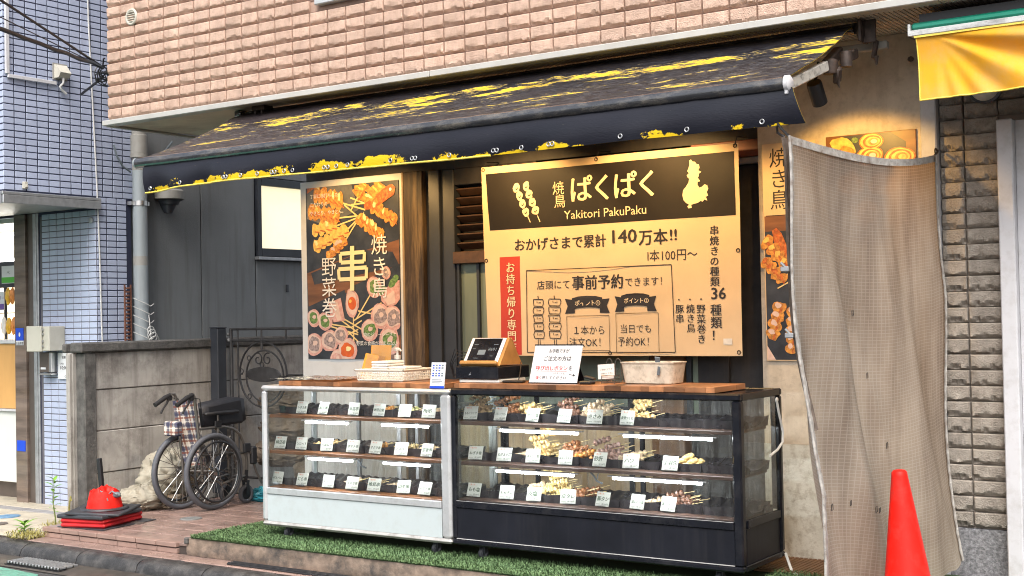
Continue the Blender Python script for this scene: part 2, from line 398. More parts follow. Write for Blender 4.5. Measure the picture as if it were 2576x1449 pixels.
pm('board_white', (0.66, 0.665, 0.67), 0.5, var=0.04, scale=3, dirt=(0.45, 0.43, 0.40), dirt_amt=0.3, dirt_scale=8)
pm('board_edge', (0.30, 0.21, 0.12), 0.6, var=0.2)
pm('lit_pane', (0.8, 0.78, 0.66), 0.4, emit=(1.0, 0.86, 0.55), es=0.5, bump=0.3, bscale=120, var=0.05)
pm('stone_pillar', (0.15, 0.115, 0.095), 0.18, var=0.5, scale=3.5, stretch=(0.3, 0.3, 2.6), dirt=(0.24, 0.17, 0.12), dirt_amt=0.6)
pm('brown_metal', (0.14, 0.115, 0.10), 0.35, 0.5, var=0.1)
pm('panel_wood', (0.58, 0.32, 0.11), 0.4, var=0.15, scale=5, stretch=(1, 1, 0.3))
pm('off_white', (0.62, 0.63, 0.60), 0.4, var=0.04)
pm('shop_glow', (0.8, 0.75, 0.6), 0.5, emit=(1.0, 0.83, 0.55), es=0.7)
pm('tube_glow', (0.9, 0.95, 1.0), 0.5, emit=(1.0, 0.98, 0.95), es=5.0)
pm('pack_yellow', (0.75, 0.42, 0.03), 0.35, var=0.3, scale=30)
pm('pack_orange', (0.70, 0.25, 0.05), 0.35, var=0.3, scale=30)
pm('pack_white', (0.75, 0.72, 0.66), 0.4, var=0.1, scale=30)
pm('sign_green', (0.09, 0.42, 0.05), 0.5, var=0.05)
pm('sign_purple', (0.14, 0.08, 0.30), 0.5, var=0.05)
pm('sign_blue', (0.01, 0.06, 0.52), 0.4, var=0.05)
pm('paper', (0.62, 0.63, 0.65), 0.6, var=0.03)
pm('ink', (0.025, 0.022, 0.024), 0.6, var=0.05)
pm('ink_red', (0.62, 0.025, 0.025), 0.6, var=0.05)
pm('ink_orange', (0.75, 0.26, 0.12), 0.6, var=0.05)
pm('ink_green', (0.05, 0.09, 0.045), 0.6, var=0.1)
pm('box_cream', (0.50, 0.48, 0.41), 0.45, var=0.06, scale=4, dirt=(0.33, 0.30, 0.23), dirt_amt=0.4)
pm('cable_black', (0.012, 0.012, 0.014), 0.4)
pm('cable_white', (0.62, 0.62, 0.6), 0.5)
pm('cable_grey', (0.14, 0.17, 0.19), 0.5)
pm('rust_mesh', (0.15, 0.06, 0.035), 0.7, var=0.4, scale=40, bump=0.5)

# ---------------------------------------------------------------- pieces: the nearest as parts, the rest joined
def place_pieces(parent, name, variants, inst, limit=295, mat=None, smooth=False):
    """variants: list of MB ; inst: (location, rotation z, variant)"""
    cand = []
    for (loc, rz, k) in inst:
        q = proj(loc)
        cand.append((0 if visible(loc, 0.015) else 1, q[2] if q else 99, loc, rz, k))
    cand.sort(key=lambda t: (t[0], t[1]))
    meshes = {}
    off = WL[parent]
    rest = MB()
    for i, (hid, d, loc, rz, k) in enumerate(cand):
        if i < limit and not hid:
            if k not in meshes: meshes[k] = variants[k].mesh(name, mat, smooth=smooth)
            o = link(name, meshes[k], parent, off=off); o.location = Vector(loc) - off; o.rotation_euler = (0, 0, rz)
        else:
            M = Matrix.Translation(loc) @ Matrix.Rotation(rz, 4, 'Z'); rest.add([M @ Vector(v) for v in variants[k].v], variants[k].f)
    if rest.v: rest.build(name + '_field', mat, parent, smooth, kind='stuff')

# ================================================================ GROUND
g = MB(); g.box(-60, 60, -60, 60, -0.5, -0.02); struct(g, 'ground', 'asphalt')
g = MB(); g.grid(lambda u, v: (-40 + 80 * u, -30 + 35.30 * v, 0.0), 8, 4); struct(g, 'road', 'asphalt')
g = MB(); g.grid(lambda u, v: (-14 + 20 * u, 5.30 + 0.27 * v, 0.004 + 0.02 * v), 40, 2); struct(g, 'gutter', 'gutter_concrete')
g = MB()
g.add([(-14, 3.2, 0.004), (-7.02, 3.2, 0.004), (-7.02, 5.0, 0.004), (-7.3, 5.24, 0.004), (-7.75, 5.27, 0.004), (-14, 5.29, 0.004)], [(0, 1, 2, 3, 4, 5)])
struct(g, 'painted_road_marking', 'green_paint')
# kerb stones, rounded on the road side
kerb = thing('kerb', 'row of dark wet rounded kerb stones along the road edge', 'kerb', (-6.5, 5.55, 0))
prof = [(5.515, -0.02), (5.52, 0.035), (5.535, 0.072), (5.56, 0.092), (5.60, 0.102), (5.635, 0.104), (5.635, -0.02)]
def kerbstone(L, sd):
    m = MB(); n = 8; vs = []; fs = []; p = len(prof)
    for i in range(n + 1):
        for (y, z) in prof:
            w = noise.noise(Vector((i * .9 + sd * 7, y * 30, z * 30))) * 0.007 if z > 0 else 0
            e = 0.006 if i in (0, n) and z > 0.03 else 0
            vs.append((-L / 2 + L * i / n, y - 5.55 + w + (e if y < 5.58 else 0), z + w - e))
    for i in range(n):
        for j in range(p): fs.append((i * p + j, i * p + (j + 1) % p, (i + 1) * p + (j + 1) % p, (i + 1) * p + j))
    fs += [tuple(range(p - 1, -1, -1)), tuple(n * p + j for j in range(p))]
    m.add(vs, fs); return m
kv = [kerbstone(0.593, i).mesh('kerb_stone', 'kerb_stone', smooth=60) for i in range(3)]
for i in range(17):
    link('kerb_stone', kv[i % 3], kerb, off=WL[kerb], loc=(-12.0 + 0.6 * i + 0.2, 5.55, 0.0))
# flat tile strip between kerb and step
apron = MB(); apron.box(-8.2, 1.0, 5.636, 6.0, -0.02, 0.104); ap = struct(apron, 'footway', 'joint_dark'); ap['label'] = 'narrow strip of pink floor tiles between kerb and step'
m = MB(); m.box(-0.097, 0.097, -0.075, 0.075, -0.02, 0, b=0.003); tm = m.mesh('paving_tile', 'terrace_tile')
for i in range(14):
    link('paving_tile', tm, ap, loc=(-8.02 + 0.2 * i + 0.145, 5.712, 0.110))
# terrace of pink tiles, one step up
ter = MB(); ter.box(-7.995, 1.0, 5.80, 12.0, -0.02, 0.171); tr = struct(ter, 'terrace', 'joint_dark')
m = MB(); m.box(-0.0955, 0.0955, -0.0955, 0.0955, -0.02, 0, b=0.003)
variants = [m]
inst = []
for i in range(16):
    for j in range(16):
        x, y = -7.893 + 0.2 * i, 5.885 + 0.2 * j
        if x > -6.49 and y < 6.8: continue
        if x > -5.9: continue
        inst.append(((x, y, 0.180), 0, 0))
place_pieces(tr, 'floor_tile', variants, inst, 200, 'terrace_tile')
m = MB(); m.box(-0.0960, 0.0960, -0.03, 0.02, -0.015, 0.0155, b=0.003); nose = m.mesh('nosing_tile', 'riser_tile')
m = MB(); m.box(-0.0960, 0.0960, -0.018, 0.02, -0.0165, 0.0165, b=0.003); ris = m.mesh('riser_tile', 'riser_tile')
for i in range(8):
    x = -7.893 + 0.2 * i
    if x > -6.5: continue
    link('nosing_tile', nose, tr, loc=(x, 5.800, 0.1655)); link('riser_tile', ris, tr, loc=(x, 5.797, 0.1265))
# pale paving in front of the neighbour
pv = MB(); pv.box(-14, -8.005, 5.66, 7.6, -0.02, 0.111); pvo = struct(pv, 'pavement', 'joint_dark')
m0 = MB(); m0.box(-0.195, 0.195, -0.195, 0.195, -0.02, 0, b=0.004)
m1 = MB(); m1.box(-0.195, 0.195, -0.055, 0.055, -0.02, 0, b=0.004)
slab_me = m0.mesh('paving_slab', 'paving_light'); band_me = m1.mesh('paving_slab', 'paving_band')
for i in range(10):
    x = -8.21 - 0.4 * i
    for (y, me) in ((5.86, 0), (6.26, 0), (6.52, 1), (6.78, 0), (7.18, 0)):
        link('paving_slab', band_me if me else slab_me, pvo, loc=(x, y, 0.120))
# concrete platform with artificial turf
pl = thing('platform', 'low weathered concrete platform under the showcases', 'platform', (-4, 6.3, 0.11))
def plat_front(u, v):
    x = -6.49 + 5.6 * u; z = 0.112 + 0.112 * v
    n = noise.noise(Vector((x * 5, z * 9, 0))) * 0.010 + noise.noise(Vector((x * 22, z * 22, 3))) * 0.006
    return (x, 5.765 + n + (0.006 if v in (0, 1) else 0), z + (0.004 * noise.noise(Vector((x * 8, 1, 1))) if v == 1 else 0))
m = MB(); m.box(-6.49, -0.9, 5.785, 6.88, 0.106, 0.222); m.grid(plat_front, 150, 5); m.build('slab', 'old_concrete', pl, smooth=50)
m = MB(); m.box(-6.502, -6.468, 5.75, 5.79, 0.185, 0.226, b=0.006); m.build('corner_bracket', 'conc_dark', pl)
tf = MB(); tf.box(-6.45, -0.9, 5.768, 6.86, 0.2225, 0.230)
rb = random.Random(5)
def blade(x, y, z, L, out=0.0):
    a = rb.uniform(0, 2 * PI); w = rb.uniform(0.0022, 0.0042); ln = rb.uniform(0.3, 1.0) * L
    dx, dy = math.cos(a) * ln * 0.8, math.sin(a) * ln * 0.8 - out
    px, py = -math.sin(a) * w, math.cos(a) * w; h = L * rb.uniform(0.55, 1.0)
    if out: h *= 0.35
    vs = [(x - px, y - py, z), (x + px, y + py, z), (x + dx * .45 + px * .8, y + dy * .45 + py * .8, z + h * .75), (x + dx * .45 - px * .8, y + dy * .45 - py * .8, z + h * .75), (x + dx, y + dy, z + h)]
    tf.add(vs, [(0, 1, 2, 3), (3, 2, 4)], 1)
for i in range(30000):
    if i % 3 == 0: x = rb.uniform(-6.455, -5.85); y = rb.uniform(5.765, 6.62)
    else: x = rb.uniform(-6.3, -1.7); y = 5.762 + abs(rb.random()) ** 1.1 * 0.36
    if noise.noise(Vector((x * 3, y * 3, 0))) < -0.45: continue
    blade(x, y, 0.229, 0.023)
for i in range(4200):
    x = rb.uniform(-6.45, -1.5); blade(x, 5.768 + rb.uniform(-.004, .01), 0.228, 0.028, out=rb.uniform(0.006, 0.022) * (0.6 + 0.7 * noise.noise(Vector((x * 6, 0, 0)))))
for i in range(5000): blade(rb.uniform(-2.75, -1.95), rb.uniform(5.9, 6.5), 0.229, 0.030)
tfo = single(tf, 'turf', ['turf_base', 'turf_blade'], 'green artificial turf mat covering the concrete platform', 'turf', (-4, 6.3, 0.222)); tfo['kind'] = 'stuff'
m = MB(); m.box(-2.95, -2.15, 6.46, 6.86, 0.232, 0.244, b=0.003)
for i in range(30): m.box(-2.94 + i * 0.026, -2.925 + i * 0.026, 6.465, 6.855, 0.2445, 0.248)
single(m, 'door_mat', 'door_wood', 'brown ribbed mat beside the black showcase end', 'mat', (-2.5, 6.6, 0.232))
# black channel in the gap below the platform
ch = thing('drain_channel', 'black plastic drainage channel strips below the turf platform', 'drain', (-4.5, 5.70, 0.104))
for (a, b) in ((-6.02, -5.32), (-5.31, -4.61), (-4.60, -3.90), (-3.89, -3.19)):
    m = MB(); m.box(a, b, 5.665, 5.735, 0.1105, 0.121, b=0.003)
    for k in range(3): m.box(a + .004, b - .004, 5.672 + 0.022 * k, 5.682 + 0.022 * k, 0.1215, 0.126, b=0.002)
    m.build('channel_strip', 'black_rubber', ch)
# gutter grate
gr = thing('drain_grate', 'slotted metal drain grate in the gutter by the green road paint', 'grate', (-7.5, 5.43, 0.01))
m = MB(); m.box(-7.80, -7.22, 5.335, 5.505, 0.0, 0.012); m.build('well', 'cable_black', gr)
m = MB()
for k in range(3): m.box(-7.79, -7.23, 5.345 + 0.054 * k, 5.355 + 0.054 * k, 0.0125, 0.030, b=0.002)
m.build('rim', 'metal_grate', gr)
m = MB(); m.box(-0.008, 0.008, -0.079, 0.079, -0.006, 0.010, b=0.003); bar = m.mesh('grate_bar', 'galv')
for k in range(17): link('grate_bar', bar, gr, off=WL[gr], loc=(-7.77 + 0.033 * k, 5.42, 0.0225))
for (nm, x, y, z, r, mt, lab) in (('inspection_cover', -7.51, 6.20, 0.1805, 0.062, 'iron_lid', 'small round rusty cover set in the pink tiles beside the red bases'),
                           ('inspection_cover', -7.30, 6.53, 0.1805, 0.075, 'grey_lid', 'small round grey cover in the pink tiles before the wheelchair'),
                           ('inspection_cover', -9.02, 6.20, 0.1205, 0.09, 'blue_lid', 'round blue cover in the pale paving by the shop next door'),
                           ('inspection_cover', -8.75, 5.93, 0.1205, 0.07, 'iron_lid', 'round brown cover in the pale paving near the kerb')):
    m = MB(); m.lathe([(r * 1.08, 0), (r * 1.08, 0.004), (r * 0.97, 0.0045), (r * 0.95, 0.002), (r * 0.92, 0.006), (0.01, 0.008)], n=28)
    m.box(-r * .3, r * .3, -0.006, 0.006, 0.006, 0.010)
    o = single(m, nm, mt, lab, 'manhole cover', smooth=30); o.location = (x, y, z); o['group'] = 'small round covers in the paving'

# ================================================================ MAIN BUILDING (brick upper floor and shop front)
mb_ = thing('shop_building', 'shop building with pale pink split brick upper floor and plastered ground floor', 'building', (-4.5, 6.9, 0.2))
YB = 6.26
m = MB(); m.box(-7.81, 0.6, YB, 8.6, 3.10, 5.2); m.build('wall', 'brick_joint', mb_)
def split_brick(w, h, d, seed, rough=1.0):
    b = MB(); vs = []; fs = []
    xs = [0, .03, .10, .18, .26, .34, .42, .50, .58, .66, .74, .82, .90, .97, 1] if rough > 1 else [0, .03, .13, .24, .35, .46, .57, .68, .79, .89, .97, 1]; zs = [0, .13, .25, .42, .66, .94, 1]; nx, nz = len(xs) - 1, len(zs) - 1
    for j in range(nz + 1):
        for i in range(nx + 1):
            x = -w / 2 + w * xs[i]; z = -h / 2 + h * zs[j]
            n = noise.noise(Vector((x * 22, z * 28, seed * 9.7))) * 0.0024 * rough + noise.noise(Vector((x * 70, z * 80, seed * 3.1))) * 0.0016 * rough
            y = -d + n
            q = noise.noise(Vector((x * 30, 1.7, seed * 4.3))) * 0.75 + noise.noise(Vector((x * 75, 4.7, seed * 2.3))) * 0.4
            if j == 0: y = -d * 0.25
            if j == 1: y = -d * (0.66 + 0.7 * q * min(rough, 1.5)); z += h * 0.10 * noise.noise(Vector((x * 60, 8, seed)))
            if j == 2: y = -d * (1.0 + (0.8 * rough * q if q < -0.02 else 0)); z += h * 0.08 * noise.noise(Vector((x * 60, 5, seed * 2)))
            if j == nz: y = -d * 0.80
            if i in (0, nx): y = max(y, -d * 0.80)
            vs.append((x, y, z))
    for j in range(nz):
        for i in range(nx): a = j * (nx + 1) + i; fs.append((a, a + 1, a + nx + 2, a + nx + 1))
    ed = [i for i in range(nx + 1)] + [(j + 1) * (nx + 1) - 1 for j in range(1, nz + 1)] + [nz * (nx + 1) + i for i in range(nx - 1, -1, -1)] + [j * (nx + 1) for j in range(nz - 1, 0, -1)]
    k = len(vs); vs += [(vs[i][0], 0.004, vs[i][2]) for i in ed]
    L = len(ed)
    for i in range(L): fs.append((ed[i], k + i, k + (i + 1) % L, ed[(i + 1) % L]))
    b.add(vs, fs); return b
bv = [split_brick(0.1455, 0.0735, 0.025, i) for i in range(12)]
inst = []
for c in range(54):
    x = -7.885 + 0.1555 * (c + 0) + 0.155
    for r_ in range(24):
        z = 3.153 + 0.0832 * r_
        if z > 4.9: continue
        if -5.74 < x < -5.3 and z > 3.61: continue
        inst.append(((x, YB + 0.001, z), 0, rnd.randrange(12)))
place_pieces(mb_, 'brick', bv, inst, 298, 'beige_brick', 22)
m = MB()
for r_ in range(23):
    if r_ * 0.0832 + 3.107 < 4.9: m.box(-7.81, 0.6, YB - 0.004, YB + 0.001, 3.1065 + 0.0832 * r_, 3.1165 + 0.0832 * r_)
m.build('shaded_bed_joint', 'shaded_bed_joint', mb_)
# window sill at the top of the frame
m = MB(); m.box(-5.72, -5.30, YB - 0.05, YB + 0.05, 3.645, 3.70, b=0.006); m.box(-5.715, -5.305, YB - 0.02, YB + 0.05, 3.701, 4.6)
m.build('window_sill', 'sill_metal', mb_)
# flashing, soffit
m = MB()
for (a, b) in ((-7.83, -4.79), (-4.786, -1.75), (-1.746, 0.6)): m.box(a, b, YB - 0.055, YB + 0.03, 3.068, 3.106, b=0.004)
m.build('flashing', 'white_trim', mb_)
m = MB(); m.box(-7.80, 0.6, YB + 0.03, 8.6, 3.085, 3.099)
for i in range(330):
    x = -7.79 + 0.0253 * i
    m.box(x, x + 0.018, YB + 0.05, 6.876, 3.078, 3.0845)
m.build('soffit', 'soffit', mb_)
m = MB(); m.box(-7.815, -7.78, YB - 0.03, 8.6, 3.060, 3.0775, b=0.004); m.build('soffit_edge', 'white_trim', mb_)
# ground floor wall to the right of the shutter, pilaster, stone strip
m = MB(); m.box(-2.965, -2.042, 6.88, 7.2, 0.87, 3.077); m.build('plaster_wall', 'plaster', mb_)
m = MB(); m.box(-2.965, -2.042, 6.874, 7.2, 0.2, 0.868); m.build('plaster_wall', 'plaster_low', mb_, label='lower whitish stained stretch of the plaster wall')
m = MB(); m.box(-2.040, -1.957, 6.855, 7.2, 0.2, 3.077, b=0.006); m.build('pilaster', 'white_paint', mb_)
m = MB(); m.box(-1.955, 0.6, 6.93, 7.2, 0.47, 3.077); m.build('stone_backing', 'grey_brick_joint', mb_)
sv = [split_brick(0.118, 0.0765, 0.030, i + 40, 1.7) for i in range(8)] + [split_brick(0.166, 0.0765, 0.030, i + 60, 1.7) for i in range(8)]
inst = []
for r_ in range(32):
    z = 0.515 + 0.0815 * r_
    inst.append(((-1.893, 6.930, z), 0, rnd.randrange(8))); inst.append(((-1.742, 6.930, z), 0, 8 + rnd.randrange(8)))
    if z > 2.60:
        for k in range(8): inst.append(((-1.572 + 0.172 * k, 6.930, z), 0, 8 + rnd.randrange(8)))
place_pieces(mb_, 'stone', sv, inst, 120, 'grey_brick', 22)
m = MB(); m.box(-1.955, -1.60, 6.91, 7.2, 0.2, 0.468); m.build('plinth', 'pebble_plinth', mb_)
m = MB(); m.box(-1.652, -1.574, 6.84, 7.0, 0.15, 2.565, b=0.006); m.box(-1.572, -1.1, 6.90, 7.1, 0.15, 2.56); m.build('door_jamb', 'white_paint', mb_)
# shop front between the board and the plaster wall
m = MB(); m.box(-6.482, -2.967, 6.93, 7.1, 2.60, 3.076); m.build('upper_panel', 'black_wood', mb_)
m = MB(); m.box(-5.535, -5.372, 6.86, 7.0, 0.2, 2.599, b=0.004); m.build('post', 'old_wood', mb_)
m = MB(); m.box(-5.370, -5.262, 6.90, 7.0, 0.2, 2.599, b=0.004); m.box(-5.260, -5.157, 6.925, 7.0, 0.2, 2.599, b=0.004); m.build('post', 'dark_frame', mb_)
lv = MB(); lv.box(-5.155, -4.50, 7.03, 7.06, 2.05, 2.599); lv.box(-5.155, -4.5, 6.93, 7.03, 2.49, 2.599, b=0.003); lvp = lv.build('louver', 'black_wood', mb_)
m = MB(); m.obox((0, 0, 0), (0.64, 0.075, 0.010), (D2R(-32), 0, 0), b=0.003); sme = m.mesh('slat', 'louver_wood')
for k in range(7): link('slat', sme, lvp, off=WL[mb_], loc=(-4.83, 6.975, 2.085 + 0.06 * k))
m = MB(); m.box(-5.155, -3.42, 6.90, 7.0, 1.965, 2.045, b=0.004); m.build('beam', 'louver_wood', mb_)
m = MB(); m.box(-5.155, -4.50, 6.965, 6.98, 1.05, 1.964); wnd = m.build('window_pane', 'window_film', mb_)
m = MB(); m.box(-5.155, -5.132, 6.94, 6.985, 1.05, 1.964); m.box(-4.995, -4.975, 6.945, 6.985, 1.05, 1.964); m.build('window_frame', 'dark_frame', mb_)
m = MB(); m.box(-4.498, -3.725, 6.965, 6.98, 1.05, 1.964); m.build('window_pane', 'window_film', mb_)
m = MB(); m.box(-3.722, -3.698, 6.93, 7.0, 0.95, 1.964, b=0.002); m.box(-3.474, -3.44, 6.93, 7.0, 0.95, 1.964, b=0.002); m.build('window_frame', 'dark_frame', mb_)
m = MB(); m.box(-3.695, -3.477, 6.90, 7.0, 0.2, 1.962, b=0.004); m.build('post', 'door_wood', mb_)
m = MB(); m.box(-5.155, -3.70, 6.93, 7.06, 0.96, 1.048, b=0.004); m.build('window_sill', 'dark_frame', mb_)
wp = [(-5.155, -4.66), (-4.655, -4.18), (-4.175, -3.70)]
for a, b in wp:
    m = MB(); m.box(a, b, 6.95, 7.05, 0.2, 0.958, b=0.003); m.build('wall_panel', 'shop_panel', mb_)
m = MB(); m.box(-3.438, -3.40, 6.95, 7.0, 1.0, 2.45); m.build('window_pane', 'window_film', mb_)
m = MB(); m.box(-3.398, -2.967, 6.96, 7.05, 0.2, 2.46, b=0.004); m.box(-3.398, -3.20, 6.935, 6.958, 0.2, 2.46, b=0.003); m.build('door', 'black_wood', mb_)
m = MB(); m.box(-3.398, -2.967, 6.92, 7.05, 2.462, 2.50, b=0.003); m.build('door_track', 'galv', mb_)
m = MB(); m.box(-3.398, -2.967, 6.90, 7.05, 2.502, 2.598, b=0.004); m.build('lintel', 'red_wood', mb_)
m = MB(); m.box(-6.48, -2.0, 7.9, 8.0, 0.1, 3.07); m.box(-6.48, -6.42, 6.95, 7.9, 0.1, 3.07); m.build('back_wall', 'black_wood', mb_)
# round vent grille in the bricks
m = MB(); m.torus((-7.525, YB - 0.022, 3.835), 0.052, 0.011, Matrix.Rotation(PI / 2, 3, 'X'), 24, 8); vt = m.build('vent', 'box_cream', mb_, smooth=60)
m = MB(); m.lathe([(0.046, 0), (0.046, 0.004)], (-7.525, YB - 0.016, 3.835), 20, M=Matrix.Rotation(PI / 2, 3, 'X')); m.build('vent_shadow_gap', 'cable_black', vt)
m = MB()
for k in range(5):
    dz = -0.034 + 0.017 * k; hw = math.sqrt(max(0.0, 0.046 ** 2 - dz * dz)); m.obox((-7.525, YB - 0.026, 3.835 + dz), (2 * hw, 0.011, 0.005), (D2R(-30), 0, 0))
m.build('vent_slat', 'box_cream', vt)
# little round bolt covers on the bricks
m = MB(); m.blob((-7.00, YB - 0.028, 3.385), (0.012, 0.012, 0.014), 3); m.build('anchor_cap', 'brick_joint', mb_, smooth=60); m = MB()
m.blob((-4.482, YB - 0.028, 3.46), (0.014, 0.012, 0.02), 4); m.build('anchor_cap', 'brick_joint', mb_, smooth=60)

# ================================================================ GREY WALL, WINDOW, DOWNPIPE
gw = thing('grey_building', 'grey siding building wall in the alley behind the gate', 'building', (-8.72, 8.5, 0.1))
m = MB(); m.box(-9.2, -8.735, 7.15, 12.5, 0.1, 3.9); m.build('wall_core', 'siding_seam', gw)
for (a, b, z0, z1) in ((7.16, 7.945, 0.12, 3.9), (7.955, 8.605, 0.12, 3.9), (8.615, 9.50, 0.12, 2.20), (8.615, 9.50, 2.95, 3.9), (9.51, 10.4, 0.12, 3.9), (10.41, 12.4, 0.12, 3.9)):
    m = MB(); m.box(-8.75, -8.705, a, b, z0, z1, b=0.004); m.build('siding_panel', 'siding', gw)
m = MB()
for (y0, y1, z0, z1) in ((8.62, 8.672, 2.21, 2.94), (9.43, 9.49, 2.21, 2.94), (8.672, 9.43, 2.21, 2.285), (8.672, 9.43, 2.87, 2.94)): m.box(-8.76, -8.675, y0, y1, z0, z1, b=0.004)
wf = m.build('window', 'dark_frame', gw)
m = MB(); m.box(-8.73, -8.72, 8.672, 9.43, 2.285, 2.87); m.build('pane', 'lit_pane', wf)
m = MB(); m.box(-8.76, -8.65, 8.60, 9.51, 2.175, 2.205, b=0.004); m.build('sill', 'galv', wf)
m = MB(); m.box(-8.704, -8.69, 8.60, 9.52, 2.168, 2.174); m.box(-8.704, -8.694, 9.0, 9.03, 1.88, 1.95, b=0.003); m.build('trim', 'dark_frame', gw)
vh = thing('vent_hood', 'round grey vent hood with dark funnel on the grey alley wall', 'vent', (-8.70, 7.49, 2.68))
m = MB(); m.lathe([(0.12, 0), (0.125, 0.005), (0.125, 0.07), (0.11, 0.085), (0.02, 0.09)], (-8.585, 7.49, 2.655), 24); m.build('hood', 'pvc_beige', vh, smooth=40)
m = MB(); m.lathe([(0.075, -0.03), (0.09, 0), (0.118, 0.012)], (-8.585, 7.49, 2.640), 24); m.lathe([(0.035, -0.10), (0.07, -0.03)], (-8.60, 7.49, 2.640), 20); m.build('funnel', 'dark_frame', vh, smooth=40)
dp = thing('downpipe', 'grey plastic rain pipe between tiled wall and grey wall', 'pipe', (-8.6, 7.19, 0.2))
m = MB(); m.lathe([(0.060, 0.15), (0.060, 2.88)], (-8.6, 7.19, 0), 24); m.build('pipe', 'pvc_grey', dp, smooth=40)
m = MB(); m.lathe([(0.060, 2.882), (0.060, 3.30)], (-8.6, 7.19, 0), 24); m.lathe([(0.070, 3.02), (0.070, 3.17), (0.062, 3.175)], (-8.6, 7.19, 0), 24); m.lathe([(0.072, 2.985), (0.072, 3.018)], (-8.6, 7.19, 0), 24)
m.tube([(-8.6, 7.19, 2.93), (-8.55, 7.30, 2.94), (-8.53, 7.42, 2.95), (-8.60, 7.9, 2.97)], 0.038, 12); m.build('upper_pipe', 'pvc_beige', dp, smooth=40)
m = MB(); m.lathe([(0.066, 2.585), (0.066, 2.625)], (-8.6, 7.19, 0), 24); m.box(-8.70, -8.60, 7.10, 7.125, 2.59, 2.62); m.box(-8.62, -8.58, 7.248, 7.272, 2.588, 2.622); m.build('clamp', 'steel', dp, smooth=40)
m = MB(); m.lathe([(0.0612, 2.09), (0.0612, 2.165)], (-8.6, 7.19, 0), 24, cap=False); m.build('tape', 'pvc_beige', dp, smooth=40)
m = MB(); m.tube([(-8.60, 6.93, 3.07), (-8.60, 6.96, 2.98), (-8.60, 7.02, 2.90), (-8.6, 7.1, 2.86)], 0.008, 6); single(m, 'drip_hose', 'cable_grey', 'thin grey hose hanging under the brick soffit by the downpipe', 'hose', (-8.6, 6.95, 3.0), smooth=60)
m = MB(); m.tube([(-8.58, 7.26, 2.99), (-8.55, 7.32, 3.01), (-8.52, 7.40, 3.06), (-8.5, 7.46, 3.14)], 0.008, 6); single(m, 'drip_hose', 'cable_grey', 'thin grey hose curving up right of the downpipe', 'hose', (-8.5, 7.3, 3.1), smooth=60)
# rusty lath and wire bundle beside the pipe
rl = MB()
for k in range(34):
    z = 0.9 + 0.03 * k
    rl.tube([(-8.60, 7.02, z), (-8.59, 7.05, z + .015), (-8.60, 7.08, z)], 0.004, 4); rl.tube([(-8.60, 7.02, z + .02), (-8.59, 7.05, z + .005), (-8.60, 7.08, z + .02)], 0.004, 4)
rl.box(-8.604, -8.592, 7.015, 7.024, 0.9, 1.93); rl.box(-8.604, -8.592, 7.077, 7.086, 0.9, 1.93)
single(rl, 'lath_strip', 'rust_mesh', 'rusty expanded metal strip standing against the blue tiles', 'metal strip', (-8.6, 7.05, 0.9))
wb = MB()
for k in range(5):
    z = 1.78 - 0.07 * k; wb.tube([(-8.56, 7.07, z + .04), (-8.52, 7.15, z), (-8.52, 7.22, z - .03), (-8.53, 7.26, z - .01)], 0.0035, 5)
for k in range(4): wb.torus((-8.52, 7.22 + .008 * k, 1.55 - 0.03 * k), 0.035 + .006 * k, 0.0035, Matrix.Rotation(PI / 2 + .2 * k, 3, 'Y'), 16, 5)
wb.tube([(-8.52, 7.20, 1.68), (-8.51, 7.21, 1.5), (-8.52, 7.24, 1.42)], 0.004, 5)
single(wb, 'wire_bundle', 'cable_white', 'tangle of white wire tied around the downpipe', 'wire', (-8.52, 7.2, 1.5), smooth=60)

# ================================================================ CONCRETE WALL
cw = thing('concrete_wall', 'stained precast concrete panel wall with dark coping', 'wall', (-8.36, 7.8, 0.1))
for k, (z0, z1) in enumerate(((1.105, 1.392), (0.785, 1.100), (0.460, 0.780), (0.12, 0.455))):
    dx = (0.0, 0.006, 0.002, 0.008)[k]
    m = MB(); m.box(-8.38 - dx, -8.318 - dx, 6.50, 10.4, z0, z1, b=0.006); m.build('concrete_panel', 'conc_panel', cw)
m = MB(); m.box(-8.40, -8.335, 6.50, 10.3, 0.1, 1.38); m.build('core', 'joint_dark', cw)
m = MB(); m.box(-8.405, -8.300, 6.385, 6.498, 0.1, 1.392, b=0.008); m.build('post', 'conc_dark', cw)
m = MB(); m.box(-8.455, -8.412, 6.33, 6.46, 0.1, 1.392, b=0.008); m.box(-8.412, -8.400, 6.36, 6.44, 0.1, 1.39); m.build('post', 'conc_panel', cw)
m = MB(); m.box(-8.425, -8.285, 6.345, 10.4, 1.394, 1.472, b=0.012); m.box(-8.475, -8.428, 6.31, 6.5, 1.394, 1.466, b=0.012); m.build('coping', 'conc_dark', cw)

# ================================================================ BLUE TILED NEIGHBOUR
XB = -8.646
bb = thing('tiled_building', 'neighbouring building clad in small blue grey tiles with dark joints', 'building', (-9.6, 7.0, 0.1))
m = MB(); m.box(-12.5, XB - 0.008, 5.96, 7.14, 2.58, 5.6); m.box(-9.42, XB - 0.008, 6.792, 7.14, 0.1, 2.58); m.box(-12.5, -9.42, 8.2, 8.3, 0.1, 2.6)
m.build('wall', 'tile_joint', bb)
m = MB(); m.box(-9.385, XB - 0.010, 6.7895, 6.7915, 0.12, 2.52); m.build('joint_field', 'tile_joint_pale', bb)
tlx = MB(); w, h = 0.0945, 0.0440
tlx.add([(0, -w / 2, -h / 2), (0, w / 2, -h / 2), (0, w / 2, h / 2), (0, -w / 2, h / 2), (0.0035, -w / 2 + .003, -h / 2 + .003), (0.0035, w / 2 - .003, -h / 2 + .003), (0.0035, w / 2 - .003, h / 2 - .003), (0.0035, -w / 2 + .003, h / 2 - .003)],
        [(4, 5, 6, 7), (0, 1, 5, 4), (1, 2, 6, 5), (2, 3, 7, 6), (3, 0, 4, 7)])
inst = []
